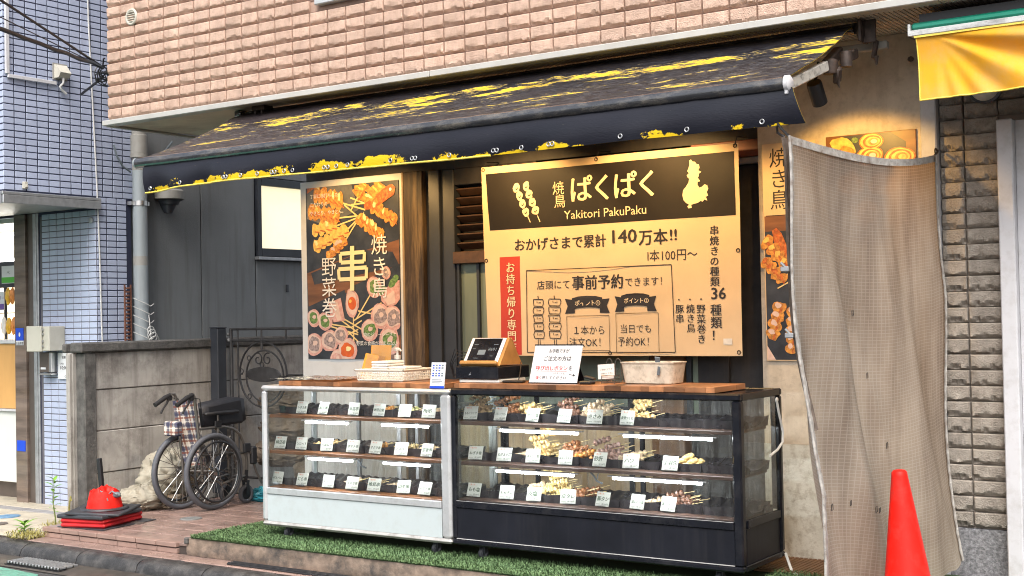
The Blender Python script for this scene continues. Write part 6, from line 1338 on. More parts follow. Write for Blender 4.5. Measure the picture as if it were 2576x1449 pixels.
def showcase(name, label, x0, x1, y1, z0, z1, mt, style, shelf_mat, leds):
    y0 = 6.0; c = thing(name, label, 'showcase', ((x0 + x1) / 2, (y0 + y1) / 2, 0.23))
    lw, rw = (0.042, 0.072) if style == 'w' else (0.030, 0.050)
    b = 0.014 if style == 'w' else 0.008
    wr_ = 'alu_worn' if style == 'w' else mt
    m = MB(); zr0, zr1 = (1.166, z1)
    m.box(x0, x1, y0, y0 + 0.03, zr0, zr1, b=b); m.box(x0, x1, y1 - 0.03, y1, zr0, zr1, b=b); m.box(x0, x0 + 0.03, y0 + .0305, y1 - .0305, zr0, zr1, b=0.004); m.box(x1 - 0.03, x1, y0 + .0305, y1 - .0305, zr0, zr1, b=0.004); m.box(x0 + .031, x1 - .031, y0 + .031, y1 - .031, zr1 - 0.014, zr1 - 0.004)
    m.build('top_frame', mt, c)
    for (a, d, yy0, yy1) in ((x0, x0 + lw, y0 + 0.002, y0 + 0.045), (x1 - rw, x1, y0 + 0.002, y0 + (0.075 if style == 'w' else 0.05)), (x0, x0 + 0.03, y1 - 0.04, y1 - .002), (x1 - 0.03, x1, y1 - 0.04, y1 - .002)):
        m = MB(); m.box(a, d, yy0, yy1, z0 + 0.031, zr0 - 0.001, b=b); m.build('corner_post', mt, c, smooth=30)
    m = MB(); m.box(x0, x1, y0, y0 + 0.04, z0, z0 + 0.030, b=b); m.box(x0, x1, y1 - 0.04, y1, z0, z0 + 0.030, b=b); m.box(x0, x0 + .04, y0 + .041, y1 - .041, z0, z0 + .030, b=.004); m.box(x1 - .04, x1, y0 + .041, y1 - .041, z0, z0 + .030, b=.004); m.box(x0 + .041, x1 - .041, y0 + .041, y1 - .041, z0 + 0.005, z0 + 0.02); m.build('bottom_frame', wr_, c)
    zl0, zl1 = (0.508, 0.548) if style == 'w' else (0.520, 0.562)
    m = MB(); m.box(x0 + lw + .001, x1 - rw - .001, y0 + 0.004, y0 + 0.03, zl0, zl1, b=0.003); m.box(x1 - 0.026, x1 - 0.004, y0 + .08, y1 - .042, zl0, zl1, b=0.003); m.box(x0 + 0.004, x0 + 0.026, y0 + .05, y1 - .042, zl0, zl1, b=0.003); m.build('lower_rail', mt, c)
    m = MB(); m.box(x0 + lw + .001, x1 - rw - .001, y0 + 0.012, y0 + 0.02, z0 + 0.031, zl0 - 0.003); m.box(x1 - 0.022, x1 - 0.012, y0 + .077, y1 - .042, z0 + .031, zl0 - .002); m.box(x0 + 0.012, x0 + 0.022, y0 + .05, y1 - .042, z0 + .031, zl0 - .002); m.box(x0 + .03, x1 - .03, y1 - .02, y1 - .012, z0 + .031, zl0)
    m.build('lower_panel', 'case_panel' if style == 'w' else 'case_black_panel', c)
    if style == 'b':
        m = MB(); m.box(x0 + lw, x1 - rw, y0 + 0.004, y0 + 0.012, z0 + 0.0315, z0 + 0.0345); m.box(x0 + lw + .003, x1 - rw, y0 + 0.0035, y0 + 0.0045, zl1 - 0.003, zl1 - 0.001); m.build('edge_line', 'gap_line', c)
    m = MB(); m.box(x0 + .031, x1 - .031, y0 + .031, y1 - .021, zl0 + .004, zl0 + .008); m.box(x0 + lw + .001, x1 - rw - .001, y0 + .0305, y1 - .03, zl1 - 0.02, zl1 + 0.006, b=0.002); m.build('base_board', shelf_mat, c)
    m = MB(); m.add([(x0 + lw, y0 + .022, zl1), (x1 - rw, y0 + .022, zl1), (x1 - rw, y0 + .022, zr0), (x0 + lw, y0 + .022, zr0)], [(0, 1, 2, 3)]); m.build('front_glass', 'glass', c)
    for x in (x1 - 0.014, x0 + 0.014):
        m = MB(); m.add([(x, y0 + .05, zl1), (x, y1 - .04, zl1), (x, y1 - .04, zr0), (x, y0 + .05, zr0)], [(0, 1, 2, 3)]); m.build('side_glass', 'glass_side', c)
    for z in ((0.993, 1.013), (0.763, 0.783)):
        m = MB(); m.box(x0 + 0.045, x1 - (0.073 if style == 'w' else 0.052), y0 + .035, y1 - .10, z[0], z[1], b=0.003); m.build('shelf', shelf_mat, c)
    n = 2; w = (x1 - x0 - 0.06) / 2
    for i in range(n):
        xa = x0 + .03 + w * i - (0.02 if i else 0); xb = xa + w + 0.02; yy = y1 - 0.032 + 0.012 * i
        m = MB(); m.add([(xa + .03, yy, zl1 + .02), (xb - .03, yy, zl1 + .02), (xb - .03, yy, zr0 - .01), (xa + .03, yy, zr0 - .01)], [(0, 1, 2, 3)]); dr = m.build('sliding_glass', 'glass_back_haze', c)
        m = MB(); m.box(xa, xa + .028, yy - .005, yy + .005, zl1, zr0); m.box(xb - .028, xb, yy - .005, yy + .005, zl1, zr0); m.box(xa + .0285, xb - .0285, yy - .005, yy + .005, zl1, zl1 + .02); m.build('door_frame', mt, dr)
    m = MB()
    for f in ((0.30, 0.62) if style == 'w' else (0.16, 0.55)):
        x = x0 + (x1 - x0) * f; m.box(x - .012, x + .012, y1 - .075, y1 - .055, zl1 + .006, zr0)
    m.build('shelf_standard', 'galv' if style == 'w' else mt, c)
    for (a, d, z) in leds:
        m = MB(); m.tube([(a * .9886, y0 + .055, z), (d * .9886, y0 + .055, z)], 0.0075, 10); l = m.build('led_tube', 'led_tube', c, smooth=60)
        m = MB(); m.box(a * .9886 - .03, d * .9886 + .03, y0 + .042, y0 + .068, z + 0.008, z + 0.013); m.build('led_holder', 'white_paint', l)
    m = MB(); xm = -5.27 if style == 'w' else -3.60; m.tube([(xm - .03, y0 + .07, 0.76), (xm - .01, y0 + .08, 0.735), (xm + 0.0, y0 + .08, 0.715), (xm + .035, y0 + .085, 0.70)], 0.005, 6); m.tube([(xm + .02, y0 + .07, 0.76), (xm + .005, y0 + .08, 0.725)], 0.003, 5); m.build('lamp_cable', 'cable_grey', c, smooth=60)
    for x in (x0 + 0.17, x1 - 0.16):
        for y in (y0 + 0.07, y1 - 0.08):
            m = MB(); m.torus((x, y, 0.262), 0.020, 0.013, Matrix.Rotation(PI / 2, 3, 'Y') @ Matrix.Rotation(0.5, 3, 'X'), 16, 8); m.lathe([(0.02, -0.011), (0.02, 0.011)], (x, y, 0.262), 14, M=Matrix.Rotation(PI / 2, 3, 'Y')); m.box(x - .018, x - .0145, y - .012, y + .015, .262, z0 - .002); m.box(x + .0145, x + .018, y - .012, y + .015, .262, z0 - .002); m.lathe([(0.02, z0 - .012), (0.02, z0 - .001)], (x, y, 0), 12); m.build('caster', 'rubber_dark', c, smooth=40)
    return c
WX0, WX1, BX0, BX1 = -6.047, -4.530, -4.523, -2.714
wcs = showcase('showcase', 'white aluminium glass showcase on casters at the left', WX0, WX1, 6.50, 0.305, 1.198, 'alu', 'w', 'shelf_wood',
    [(-5.764, -5.414, 0.972), (-5.135, -4.780, 0.972), (-5.745, -5.380, 0.742), (-5.129, -4.775, 0.742), (-5.75, -5.40, 1.176), (-5.13, -4.78, 1.176)])
bcs = showcase('showcase', 'black glass showcase with three lit shelves of skewers at the right', BX0, BX1, 6.54, 0.310, 1.203, 'case_black', 'b', 'shelf_dark',
    [(-4.258, -3.738, 0.968), (-3.449, -2.930, 0.966), (-4.288, -3.773, 0.738), (-3.521, -2.994, 0.738), (-4.20, -3.70, 1.178), (-3.45, -2.95, 1.178)])
m = MB(); m.tube([(BX1 + .006, 6.452, 1.142), (BX1 + .010, 6.475, 1.06), (BX1 + .012, 6.512, 0.975), (BX1 + .012, 6.505, 0.92), (BX1 + .010, 6.44, 0.885), (BX1 + .008, 6.342, 0.862)], 0.007, 6); m.blob((BX1 + .008, 6.45, 1.145), (0.008, 0.012, 0.014), 2)
single(m, 'side_rope', 'cable_white', 'white cord hanging on the end glass of the black showcase', 'cord', (BX1, 6.45, 1.14), smooth=60)
m = MB(); m.tube([(BX1 + .008, 6.52, 0.33), (BX1 + .02, 6.53, 0.28), (BX1 + .05, 6.50, 0.24), (BX1 + .10, 6.44, 0.237)], 0.008, 6); single(m, 'power_cord', 'cable_white', 'short white cord on the floor by the black showcase corner', 'cord', (BX1, 6.5, .3), smooth=60)

# ---------------------------------------------------------------- trays
def tray_mesh(w, d, seed):
    m = MB(); nu, nv = 30, 14
    def f(u, v):
        x = -w / 2 + w * u; y = d * v
        front = 0.036 * max(0.0, 1 - v / 0.20) ** 0.8; back = 0.036 * max(0.0, (v - 0.55) / 0.45) ** 1.2
        side = 0.003 * (abs(2 * u - 1)) ** 4
        fl = 0.0022 * math.sin(u * w * 105 + v * 4 + seed) * (0.3 + v); wv = 0.003 * math.sin(u * 2 * PI + seed * 1.3) * (max(0, 1 - v * 3) + 0.5 * v)
        return (x + 0.002 * math.sin(v * 9 + seed) * (1 if u > .5 else -1), y + 0.004 * math.sin(u * 12 + seed), 0.010 + front + back + side + fl + wv)
    m.grid(f, nu, nv, flip=False)
    top = lambda i, j: j * (nu + 1) + i
    ed = [top(i, 0) for i in range(nu + 1)] + [top(nu, j) for j in range(1, nv + 1)] + [top(i, nv) for i in range(nu - 1, -1, -1)] + [top(0, j) for j in range(nv - 1, 0, -1)]
    k = len(m.v); m.v += [(m.v[i][0] * 0.96, d * .5 + (m.v[i][1] - d * .5) * 0.96, 0.0) for i in ed]; L = len(ed)
    for i in range(L): m.f.append((ed[i], k + i, k + (i + 1) % L, ed[(i + 1) % L])); m.mi.append(0)
    return m
tvW = [tray_mesh(0.238, 0.29, i).mesh('tray', 'slate_tray', smooth=75) for i in range(4)]
tvB = [tray_mesh(0.2455, 0.31, i + 7).mesh('tray', 'slate_tray', smooth=75) for i in range(4)]
ordn = ['first', 'second', 'third', 'fourth', 'fifth', 'sixth', 'seventh']
shn = {1: 'top', 2: 'middle', 3: 'bottom'}; SHZ = {1: 1.0135, 2: 0.7835, 3: 0.556}; SHB = {1: 1.0135, 2: 0.7835, 3: 0.569}
for s_ in (1, 2, 3):
    for i in range(6):
        o = link('tray', tvW[(i + s_) % 4], loc=(-5.875 + 0.239 * i, 6.115, (SHZ if 1 else 0)[s_])); tag(o, f'black ribbed tray, {ordn[i]} from the left on the {shn[s_]} shelf of the white showcase', 'tray', 'black trays in the white showcase')
    for i in range(7):
        o = link('tray', tvB[(i + s_) % 4], loc=(-4.345 + 0.2465 * i, 6.115, SHB[s_])); tag(o, f'black ribbed tray, {ordn[i]} from the left on the {shn[s_]} shelf of the black showcase', 'tray', 'black trays in the black showcase')
# ---------------------------------------------------------------- price cards
CARDS = {'W1': ([-5.755, -5.576, -5.321, -5.12, -4.92, -4.735], ['レタス串', '茄子串', '豆苗串', '納豆白菜', 'もちもち', '梅串']),
    'W2': ([-5.949, -5.764, -5.547, -5.333, -5.156, -4.952, -4.759], ['納豆串', 'こんにゃく芋', '万能ねぎ', 'ポテト串', 'オクラ串', 'アスパラ', '京坂串']),
    'W3': ([-5.978, -5.765, -5.541, -5.346, -5.17, -4.938, -4.781], ['はんぺん', 'にら串', 'エリンギ', 'えのき串', '椎茸串', '山芋串', 'トマト串']),
    'B1': ([-4.431, -4.224, -4.008, -3.798, -3.601, -3.401], ['ももニンニク', 'ももニンニクタレ', 'せせり塩', 'せせりタレ', 'ささみ', '軟骨つくね']),
    'B2': ([-4.402, -4.202, -4.006, -3.792, -3.577, -3.383, -3.152], ['ねぎま塩', 'ねぎまタレ', 'ぼんじり塩', 'ぼんじりタレ', '砂肝', 'ハツ', '手羽先']),
    'B3': ([-4.419, -4.189, -4.005, -3.779, -3.564, -3.352, -3.169], ['もも塩', 'ももタレ', '皮塩', '皮タレ', '豚タン', '鶏レバー塩', '鶏レバータレ'])}
ROM = {'レタス串': 'retasu kushi', '茄子串': 'nasu kushi', '豆苗串': 'tomyo kushi', '納豆白菜': 'natto hakusai', 'もちもち': 'mochi mochi', '梅串': 'ume kushi', '納豆串': 'natto kushi', 'こんにゃく芋': 'konnyaku imo', '万能ねぎ': 'banno negi', 'ポテト串': 'poteto kushi', 'オクラ串': 'okura kushi', 'アスパラ': 'asupara', '京坂串': 'kyosaka kushi',
    'はんぺん': 'hanpen', 'にら串': 'nira kushi', 'エリンギ': 'eringi', 'えのき串': 'enoki kushi', '椎茸串': 'shiitake kushi', '山芋串': 'yamaimo kushi', 'トマト串': 'tomato kushi', 'ももニンニク': 'momo ninniku', 'ももニンニクタレ': 'momo ninniku tare', 'せせり塩': 'seseri shio', 'せせりタレ': 'seseri tare', 'ささみ': 'sasami', '軟骨つくね': 'nankotsu tsukune',
    'ねぎま塩': 'negima shio', 'ねぎまタレ': 'negima tare', 'ぼんじり塩': 'bonjiri shio', 'ぼんじりタレ': 'bonjiri tare', '砂肝': 'sunagimo', 'ハツ': 'hatsu', '手羽先': 'tebasaki', 'もも塩': 'momo shio', 'ももタレ': 'momo tare', '皮塩': 'kawa shio', '皮タレ': 'kawa tare', '豚タン': 'buta tan', '鶏レバー塩': 'tori reba shio', '鶏レバータレ': 'tori reba tare', '鶏レバー': 'tori reba'}
m = MB(); m.box(-0.046, 0.046, -0.0012, 0.0012, 0.006, 0.084); card_me = m.mesh('card', 'card_white')
m = MB(); m.box(-0.028, 0.028, -0.004, -0.0025, 0.0, 0.012); m.box(-0.028, 0.028, -0.018, 0.02, 0.0, 0.0015); stand_me = m.mesh('holder', 'clear_plastic')
cr = random.Random(3)
for key, (xs, names) in CARDS.items():
    cs_, s_ = key[0], int(key[1]); zz = (SHZ if cs_ == 'W' else SHB)[s_]
    for ci, (x, nm) in enumerate(zip(xs, names)):
        t = thing('price_card', f'price card reading {ROM[nm]}, {ordn[ci]} from left, {shn[s_]} shelf of {"white" if cs_ == "W" else "black"} showcase', 'price card', (0, 0, 0), 'price cards in the showcases')
        link('card', card_me, t); link('holder', stand_me, t)
        p = Print(lambda u, v, l: (u, -0.0012 - 0.0005 * l, v))
        n = len(nm); sz = min(0.030, 0.080 / n)
        p.text(nm, -0.040, 0.034, max(sz, 0.019), 0, 1, True, w=min(0.080, 0.030 * n), skew=0.1)
        p.text('一番人気', -0.040, 0.069, 0.011, 1, 1); p.text('1本100円', -0.004, 0.013, 0.0115, 0, 1, w=0.044); p.line((-0.04, 0.017), (-0.012, 0.017), 0.0012, 0, 1)
        p.build('lettering', ['ink_green', 'ink_orange'], t)
        t.location = (x * 1.0036, 6.090, zz + 0.002); t.rotation_euler = (D2R(-14 - cr.uniform(0, 8)), cr.uniform(-0.03, 0.03), D2R(cr.uniform(-9, 9)))
# ---------------------------------------------------------------- skewers
SKM = {'garlic': (0.50, 0.34, 0.19), 'sauce': (0.30, 0.125, 0.05), 'golden': (0.66, 0.46, 0.20), 'dark': (0.17, 0.085, 0.055), 'pale': (0.62, 0.47, 0.31), 'purple': (0.32, 0.20, 0.16), 'orange': (0.62, 0.27, 0.06), 'skin': (0.66, 0.51, 0.23), 'green': (0.42, 0.42, 0.16)}
for k, c in SKM.items(): pm('meat_' + k, c, 0.32, var=0.4, scale=45, bump=0.4, bscale=120, kind='pos', dirt=tuple(x * 0.45 for x in c), dirt_amt=0.6, dirt_scale=38)
pm('bamboo', (0.72, 0.56, 0.28), 0.5, var=0.1)
SK_PROTO = {}
def skewer_proto(kind):
    rr = random.Random(kind); vs = []
    m = MB(); m.tube([(-0.055, 0, 0), (0.105, 0, 0)], 0.0019, 5); sme_ = m.mesh('stick', 'bamboo'); out = []
    for q in range(3):
        m = MB(); n = 4 if kind != 'skin' else 6
        for i in range(n):
            x = -0.048 + 0.095 * (i + .5) / n; a = rr.uniform(-.004, .004)
            m.blob((x, a, rr.uniform(-.003, .003)), (0.095 / n * 0.62, 0.0175 * rr.uniform(.85, 1.2), 0.0155 * rr.uniform(.85, 1.2)), rr.randrange(99), 0.5, 8, 6, fr=1.8)
        out.append(m.mesh('meat', 'meat_' + kind, smooth=60))
    return sme_, out
def pile(x, z, n, kind, label, group, dirv=0.34, spread=0.085, layers=3, y0=6.17):
    if kind not in SK_PROTO: SK_PROTO[kind] = skewer_proto(kind)
    sme_, ms_ = SK_PROTO[kind]; rr = random.Random(int(abs(x) * 1000) + n); proto = None
    per = max(2, math.ceil(n / layers)) ; i = 0; lay = 0
    while i < n:
        k_in = max(1, per - lay) if n > 4 else per
        for j in range(k_in):
            if i >= n: break
            yy = y0 + 0.030 * j + 0.014 * lay + rr.uniform(-.004, .004); zz = z + 0.022 + 0.025 * lay + 0.006 * j * (1 if n > 5 else .5)
            xx = x + rr.uniform(-spread, spread) * 0.5 + 0.012 * j - 0.004 * lay
            if proto is None:
                t = thing('skewer', label, 'skewer', (0, 0, 0), group); link('stick', sme_, t); link('meat', ms_[0], t); proto = t
            else:
                t = proto.copy(); COL.objects.link(t)
                for ch in list(proto.children):
                    c_ = ch.copy(); COL.objects.link(c_); c_.parent = t
                    if c_.name.startswith('meat'): c_.data = ms_[i % 3]
            t.location = (xx, yy, zz); t.rotation_euler = (rr.uniform(0, 6.28), -0.16 - rr.uniform(0, .14), dirv + rr.uniform(-.22, .30)); i += 1
        lay += 1
PILES = [('B1', -4.437, 11, 'garlic', 4, 'brown garlic thigh skewer in the tall pile behind the first card, top shelf'), ('B1', -4.250, 10, 'sauce', 4, 'sauce glazed skewer in the pile behind the second card, top shelf'), ('B1', -4.095, 8, 'golden', 2, 'pale yellow neck skewer in the pile behind the せせり塩 card'),
    ('B1', -3.830, 6, 'dark', 3, 'dark glazed skewer in the pile right of the せせりタレ card'), ('B1', -3.650, 10, 'pale', 3, 'pale breast skewer in the pile right of the ささみ card'), ('B1', -3.385, 6, 'golden', 3, 'golden skewer in the short pile right of the 軟骨つくね card'),
    ('B2', -4.190, 4, 'pale', 1, 'pale skewer lying flat between the ねぎまタレ and ぼんじり塩 cards'), ('B2', -4.020, 14, 'golden', 4, 'yellow skewer in the high pile behind the ぼんじり塩 card'), ('B2', -3.815, 10, 'sauce', 3, 'reddish brown skewer in the pile behind the ぼんじりタレ card'), ('B2', -3.705, 4, 'orange', 2, 'orange skewer at the right edge of the sauce pile, middle shelf'),
    ('B2', -3.595, 11, 'purple', 3, 'purplish gizzard skewer in the pile behind the 砂肝 card'), ('B2', -3.480, 7, 'pale', 2, 'pale heart skewer with long bare stick behind the ハツ card'),
    ('B3', -4.050, 8, 'pale', 2, 'brownish skin skewer at the front of the big yellow pile'), ('B3', -3.930, 16, 'skin', 4, 'bright yellow skin skewer in the tall pile behind the 皮塩 and 皮タレ cards'), ('B3', -3.775, 7, 'sauce', 2, 'brown glazed skewer in the pile left of the 豚タン card'), ('B3', -3.355, 3, 'pale', 1, 'pale liver skewer between the two 鶏レバー cards'), ('B3', -3.160, 6, 'dark', 2, 'dark liver skewer right of the 鶏レバータレ card'),
    ('W1', -5.235, 3, 'orange', 1, 'orange skewer between the 豆苗串 and 納豆白菜 cards'), ('W1', -5.040, 3, 'green', 1, 'pale green skewer right of the 納豆白菜 card'), ('W1', -4.850, 3, 'pale', 1, 'pale skewer right of the もちもち card'), ('W1', -4.665, 2, 'garlic', 1, 'brown skewer at the right end of the top shelf in the white case'),
    ('W2', -5.675, 3, 'golden', 1, 'yellow skewer between the こんにゃく芋 and 万能ねぎ cards'), ('W2', -5.262, 3, 'orange', 1, 'orange skewer between the ポテト串 and オクラ串 cards'), ('W2', -5.065, 4, 'skin', 1, 'yellow skewer right of the オクラ串 card'), ('W2', -4.870, 3, 'pale', 1, 'pale skewer right of the アスパラ card'),
    ('W3', -5.460, 3, 'pale', 1, 'pale pink skewer between the エリンギ and えのき串 cards'), ('W3', -5.270, 3, 'garlic', 1, 'brown skewer between the えのき串 and 椎茸串 cards'), ('W3', -5.095, 2, 'pale', 1, 'pale skewer right of the 椎茸串 card')]
for (sh_, x, n, kind, lay, lab) in PILES:
    zz = (SHZ if sh_[0] == 'W' else SHB)[int(sh_[1])] + 0.008
    for k_ in sorted(ROM, key=len, reverse=True): lab = lab.replace(k_, ROM[k_])
    pile(x, zz, n, kind, lab, 'skewers: ' + lab, layers=lay, y0=6.175 if lay > 1 else 6.17)
pm('meat_wing', (0.70, 0.50, 0.20), 0.35, var=0.25, scale=40, bump=0.3)
wing = MB(); wing.blob((0, 0, 0), (0.034, 0.017, 0.016), 5, 0.35, 12, 8); wing_me = wing.mesh('chicken_wing', 'meat_wing', smooth=60)
for k, (dx, dy, dz) in enumerate(((-0.07, 0, 0), (0, 0.0, 0), (0.065, 0.0, 0), (-0.035, 0.02, 0.022), (0.03, 0.02, 0.022), (-0.09, 0.035, 0.014), (0.0, 0.03, 0.044), (0.06, 0.035, 0.018), (-0.02, 0.05, 0.03))):
    o = link('chicken_wing', wing_me, loc=(-3.105 + dx, 6.175 + dy, SHB[2] + 0.028 + dz)); o.rotation_euler = (0.3 * k, -0.25, 0.35 * math.sin(k * 2.3)); tag(o, 'golden chicken wing in the pile right of the 手羽先 card', 'chicken wing', 'chicken wings on the middle shelf')

# ================================================================ COUNTER TOPS AND WHAT STANDS ON THEM
def board(name, label, x0, x1, y0, y1, z0, z1, sd_):
    t = thing(name, label, 'counter board', ((x0 + x1) / 2, (y0 + y1) / 2, z0)); rr = random.Random(sd_); x = x0
    while x < x1 - 0.01:
        w = min(rr.choice((0.035, 0.05, 0.075, 0.10, 0.12)), x1 - x); mid = rr.uniform(.3, .7)
        m = MB(); m.box(x + 0.0003, x + w - 0.0003, y0, y0 + (y1 - y0) * mid, z0, z1, b=0.0012); m.build('stave', 'wood_block', t)
        m = MB(); m.box(x + 0.0003, x + w - 0.0003, y0 + (y1 - y0) * mid + .0005, y1, z0, z1, b=0.0012); m.build('stave', 'wood_block', t); x += w
    return t
board('counter_board', 'butcher block board lying on the black showcase', -4.505, -2.852, 6.022, 6.40, 1.2045, 1.233, 2)
board('counter_board', 'butcher block board lying on the white showcase', -5.90, -4.585, 6.022, 6.45, 1.1995, 1.228, 5)
ZC = 1.2335
m = MB(); m.grid(lambda u, v: (-6.0 + 0.56 * u + 0.03 * math.sin(v * 7), 6.02 + 0.40 * v, 1.2302 + 0.007 + 0.010 * abs(noise.noise(Vector((u * 5 + v * 2, v * 9, 0)))) + 0.006 * abs(noise.noise(Vector((u * 14, v * 20, 3))))), 40, 34)
single(m, 'plastic_wrap', 'wrap', 'crumpled clear plastic sheet on the left end of the white showcase top', 'plastic sheet', (-5.7, 6.2, 1.229), smooth=60)
# basket
pm('basket_plastic', (0.70, 0.67, 0.58), 0.4, var=0.05)
bk = thing('basket', 'white plastic lattice basket of lids and trays on the counter', 'basket', (-5.17, 6.3, 1.2285))
bx0, bx1, by0, by1 = -5.345, -4.985, 6.15, 6.42; zb, zt = 1.230, 1.302
m = MB(); m.box(bx0, bx1, by0, by1, zb, zb + 0.004); 
for (z, e) in ((zb + .006, 0.0), (zt - .012, .010)): m.tube([(bx0 - e, by0 - e, z), (bx1 + e, by0 - e, z), (bx1 + e, by1 + e, z), (bx0 - e, by1 + e, z)], 0.004, 6, closed=True)
m.build('tray_floor', 'basket_plastic', bk)
m = MB(); e = 0.012
for (a, b) in (((bx0 - e, by0 - e), (bx1 + e, by0 - e)), ((bx1 + e, by0 - e), (bx1 + e, by1 + e)), ((bx1 + e, by1 + e), (bx0 - e, by1 + e)), ((bx0 - e, by1 + e), (bx0 - e, by0 - e))):
    x0_, x1_ = min(a[0], b[0]) - .006, max(a[0], b[0]) + .006; y0_, y1_ = min(a[1], b[1]) - .006, max(a[1], b[1]) + .006; m.box(x0_, x1_, y0_, y1_, zt - 0.010, zt, b=0.003)
m.build('rim', 'basket_plastic', bk)
m = MB()
for (ax, n) in (('x', 26), ('y', 18)):
    for i in range(n + 1):
        f = i / n
        for sd_ in (0, 1):
            if ax == 'x': x = bx0 + (bx1 - bx0) * f; y = (by0, by1)[sd_]; o_ = (0, (-e, e)[sd_])
            else: x = (bx0, bx1)[sd_]; y = by0 + (by1 - by0) * f; o_ = ((-e, e)[sd_], 0)
            m.tube([(x, y, zb + .004), (x + o_[0] * .9, y + o_[1] * .9, zt - .01)], 0.0028, 4, caps=False)
for z in (zb + 0.022, zb + 0.04): q = e * (z - zb) / (zt - zb); m.tube([(bx0 - q, by0 - q, z), (bx1 + q, by0 - q, z), (bx1 + q, by1 + q, z), (bx0 - q, by1 + q, z)], 0.0024, 4, closed=True)
m.build('lattice', 'basket_plastic', bk)
pm('foam_white', (0.80, 0.78, 0.74), 0.55, var=0.03); pm('paper_orange', (0.80, 0.36, 0.03), 0.5, var=0.06)
for k, (x, n, lab) in enumerate(((-5.21, 7, 'left stack of white foam food packs in the basket'), (-5.07, 5, 'right stack of white foam food packs in the basket'))):
    m = MB()
    for i in range(n): m.box(x - 0.062, x + 0.068, 6.19, 6.36, 1.236 + 0.0165 * i, 1.236 + 0.0165 * i + 0.0145, b=0.005)
    st = thing('foam_packs', lab, 'food packs', (x, 6.28, 1.236)); m.build('pack_stack', 'foam_white', st)
m = MB(); m.obox((-5.345, 6.37, 1.345), (0.165, 0.003, 0.20), (D2R(-7), 0, 0)); single(m, 'paper_sheet', 'paper_orange', 'orange sheet in the clear file standing at the back of the basket', 'paper', (-5.30, 6.37, 1.245))
m = MB(); m.obox((-5.385, 6.31, 1.315), (0.11, 0.003, 0.15), (D2R(-12), D2R(10), 0)); single(m, 'paper_sheet', 'paper_orange', 'smaller orange card leaning in front inside the basket', 'paper', (-5.345, 6.31, 1.24))
m = MB(); m.obox((-5.34, 6.30, 1.31), (0.15, 0.0015, 0.15), (D2R(-14), D2R(6), 0)); m.obox((-5.31, 6.355, 1.35), (0.20, 0.0015, 0.21), (D2R(-8), 0, 0)); single(m, 'clear_file', 'clear_plastic', 'clear plastic file and lids standing in the basket', 'file', (-5.33, 6.3, 1.24))
m = MB(); m.box(-5.445, -5.395, 6.40, 6.44, 1.229, 1.43, b=0.008); single(m, 'file_stand', 'galv', 'grey plastic file stand at the left behind the basket', 'file stand', (-5.42, 6.42, 1.229))
pb = thing('pump_bottle', 'white pump bottle behind the basket', 'bottle', (-5.255, 6.43, 1.229))
m = MB(); m.lathe([(0.030, 1.229), (0.032, 1.24), (0.032, 1.33), (0.026, 1.35), (0.014, 1.352)], (-5.255, 6.43, 0), 18); m.build('body', 'clear_plastic', pb, smooth=40)
m = MB(); m.lathe([(0.020, 1.353), (0.020, 1.378), (0.008, 1.38), (0.007, 1.405), (0.018, 1.407), (0.020, 1.42), (0.010, 1.427)], (-5.255, 6.43, 0), 16); m.tube([(-5.255, 6.43, 1.416), (-5.225, 6.42, 1.416), (-5.215, 6.418, 1.405)], 0.006, 6); m.build('pump', 'foam_white', pb, smooth=40)
# payment tent card
tc = thing('payment_sign', 'small blue and white payment card sign at the white case edge', 'sign', (-4.62, 6.03, 1.20))
m = MB(); M_ = Matrix.Translation((-4.622, 6.012, 1.2015)) @ Euler((D2R(-9), 0, 0)).to_matrix().to_4x4()
m.box(-0.052, 0.052, -0.002, 0.002, 0, 0.152, M=M_); m.build('card', 'paper', tc)
p = Print(lambda u, v, l: M_ @ Vector((u, -0.002 - .0006 * l, v))); p.rect(-0.052, 0.0, 0.052, 0.014, 0, 1)
for r_, n in ((0.130, 4), (0.115, 4), (0.100, 3), (0.083, 4), (0.070, 4)):
    for i in range(n): p.rect(-0.042 + 0.022 * i + cr.uniform(0, .004), r_, -0.028 + 0.022 * i, r_ + 0.008, 1 if (i + n) % 2 else 0, 1)
for v in (0.048, 0.040, 0.030): p.rect(-0.038, v, 0.030 + cr.uniform(-.01, .01), v + 0.0035, 1, 1)
p.build('print', ['sign_blue', 'cable_grey'], tc)
m = MB(); m.box(-4.63, -4.545, 6.27, 6.36, 1.2285, 1.292, b=0.004); single(m, 'small_box', 'foam_white', 'small plain white box between the payment sign and the register', 'box', (-4.59, 6.3, 1.229))
# cash register with tablet
rg = thing('register', 'tablet cash register on wooden stand over a black drawer', 'cash register', (-4.38, 6.3, ZC))
m = MB(); m.box(-4.515, -4.232, 6.085, 6.36, ZC, 1.2535, b=0.004); m.build('base_plate', 'off_white', rg)
m = MB(); m.box(-4.535, -4.232, 6.075, 6.40, 1.254, 1.326, b=0.004); m.build('drawer', 'case_black', rg)
p = Print(lambda u, v, l: (u, 6.075 - 0.0006 * l, v)); p.poly([(-4.438, 1.281), (-4.430, 1.286), (-4.422, 1.296), (-4.426, 1.285), (-4.418, 1.283), (-4.429, 1.279), (-4.438, 1.274), (-4.433, 1.280)][::-1], 0, 1); p.build('logo', ['galv'], rg)
pm('stand_wood', (0.44, 0.22, 0.065), 0.4, var=0.25, scale=9, stretch=(0.4, 1, 1))
M_ = Matrix.Translation((-4.375, 6.100, 1.332)) @ Euler((D2R(-36), 0, 0)).to_matrix().to_4x4()
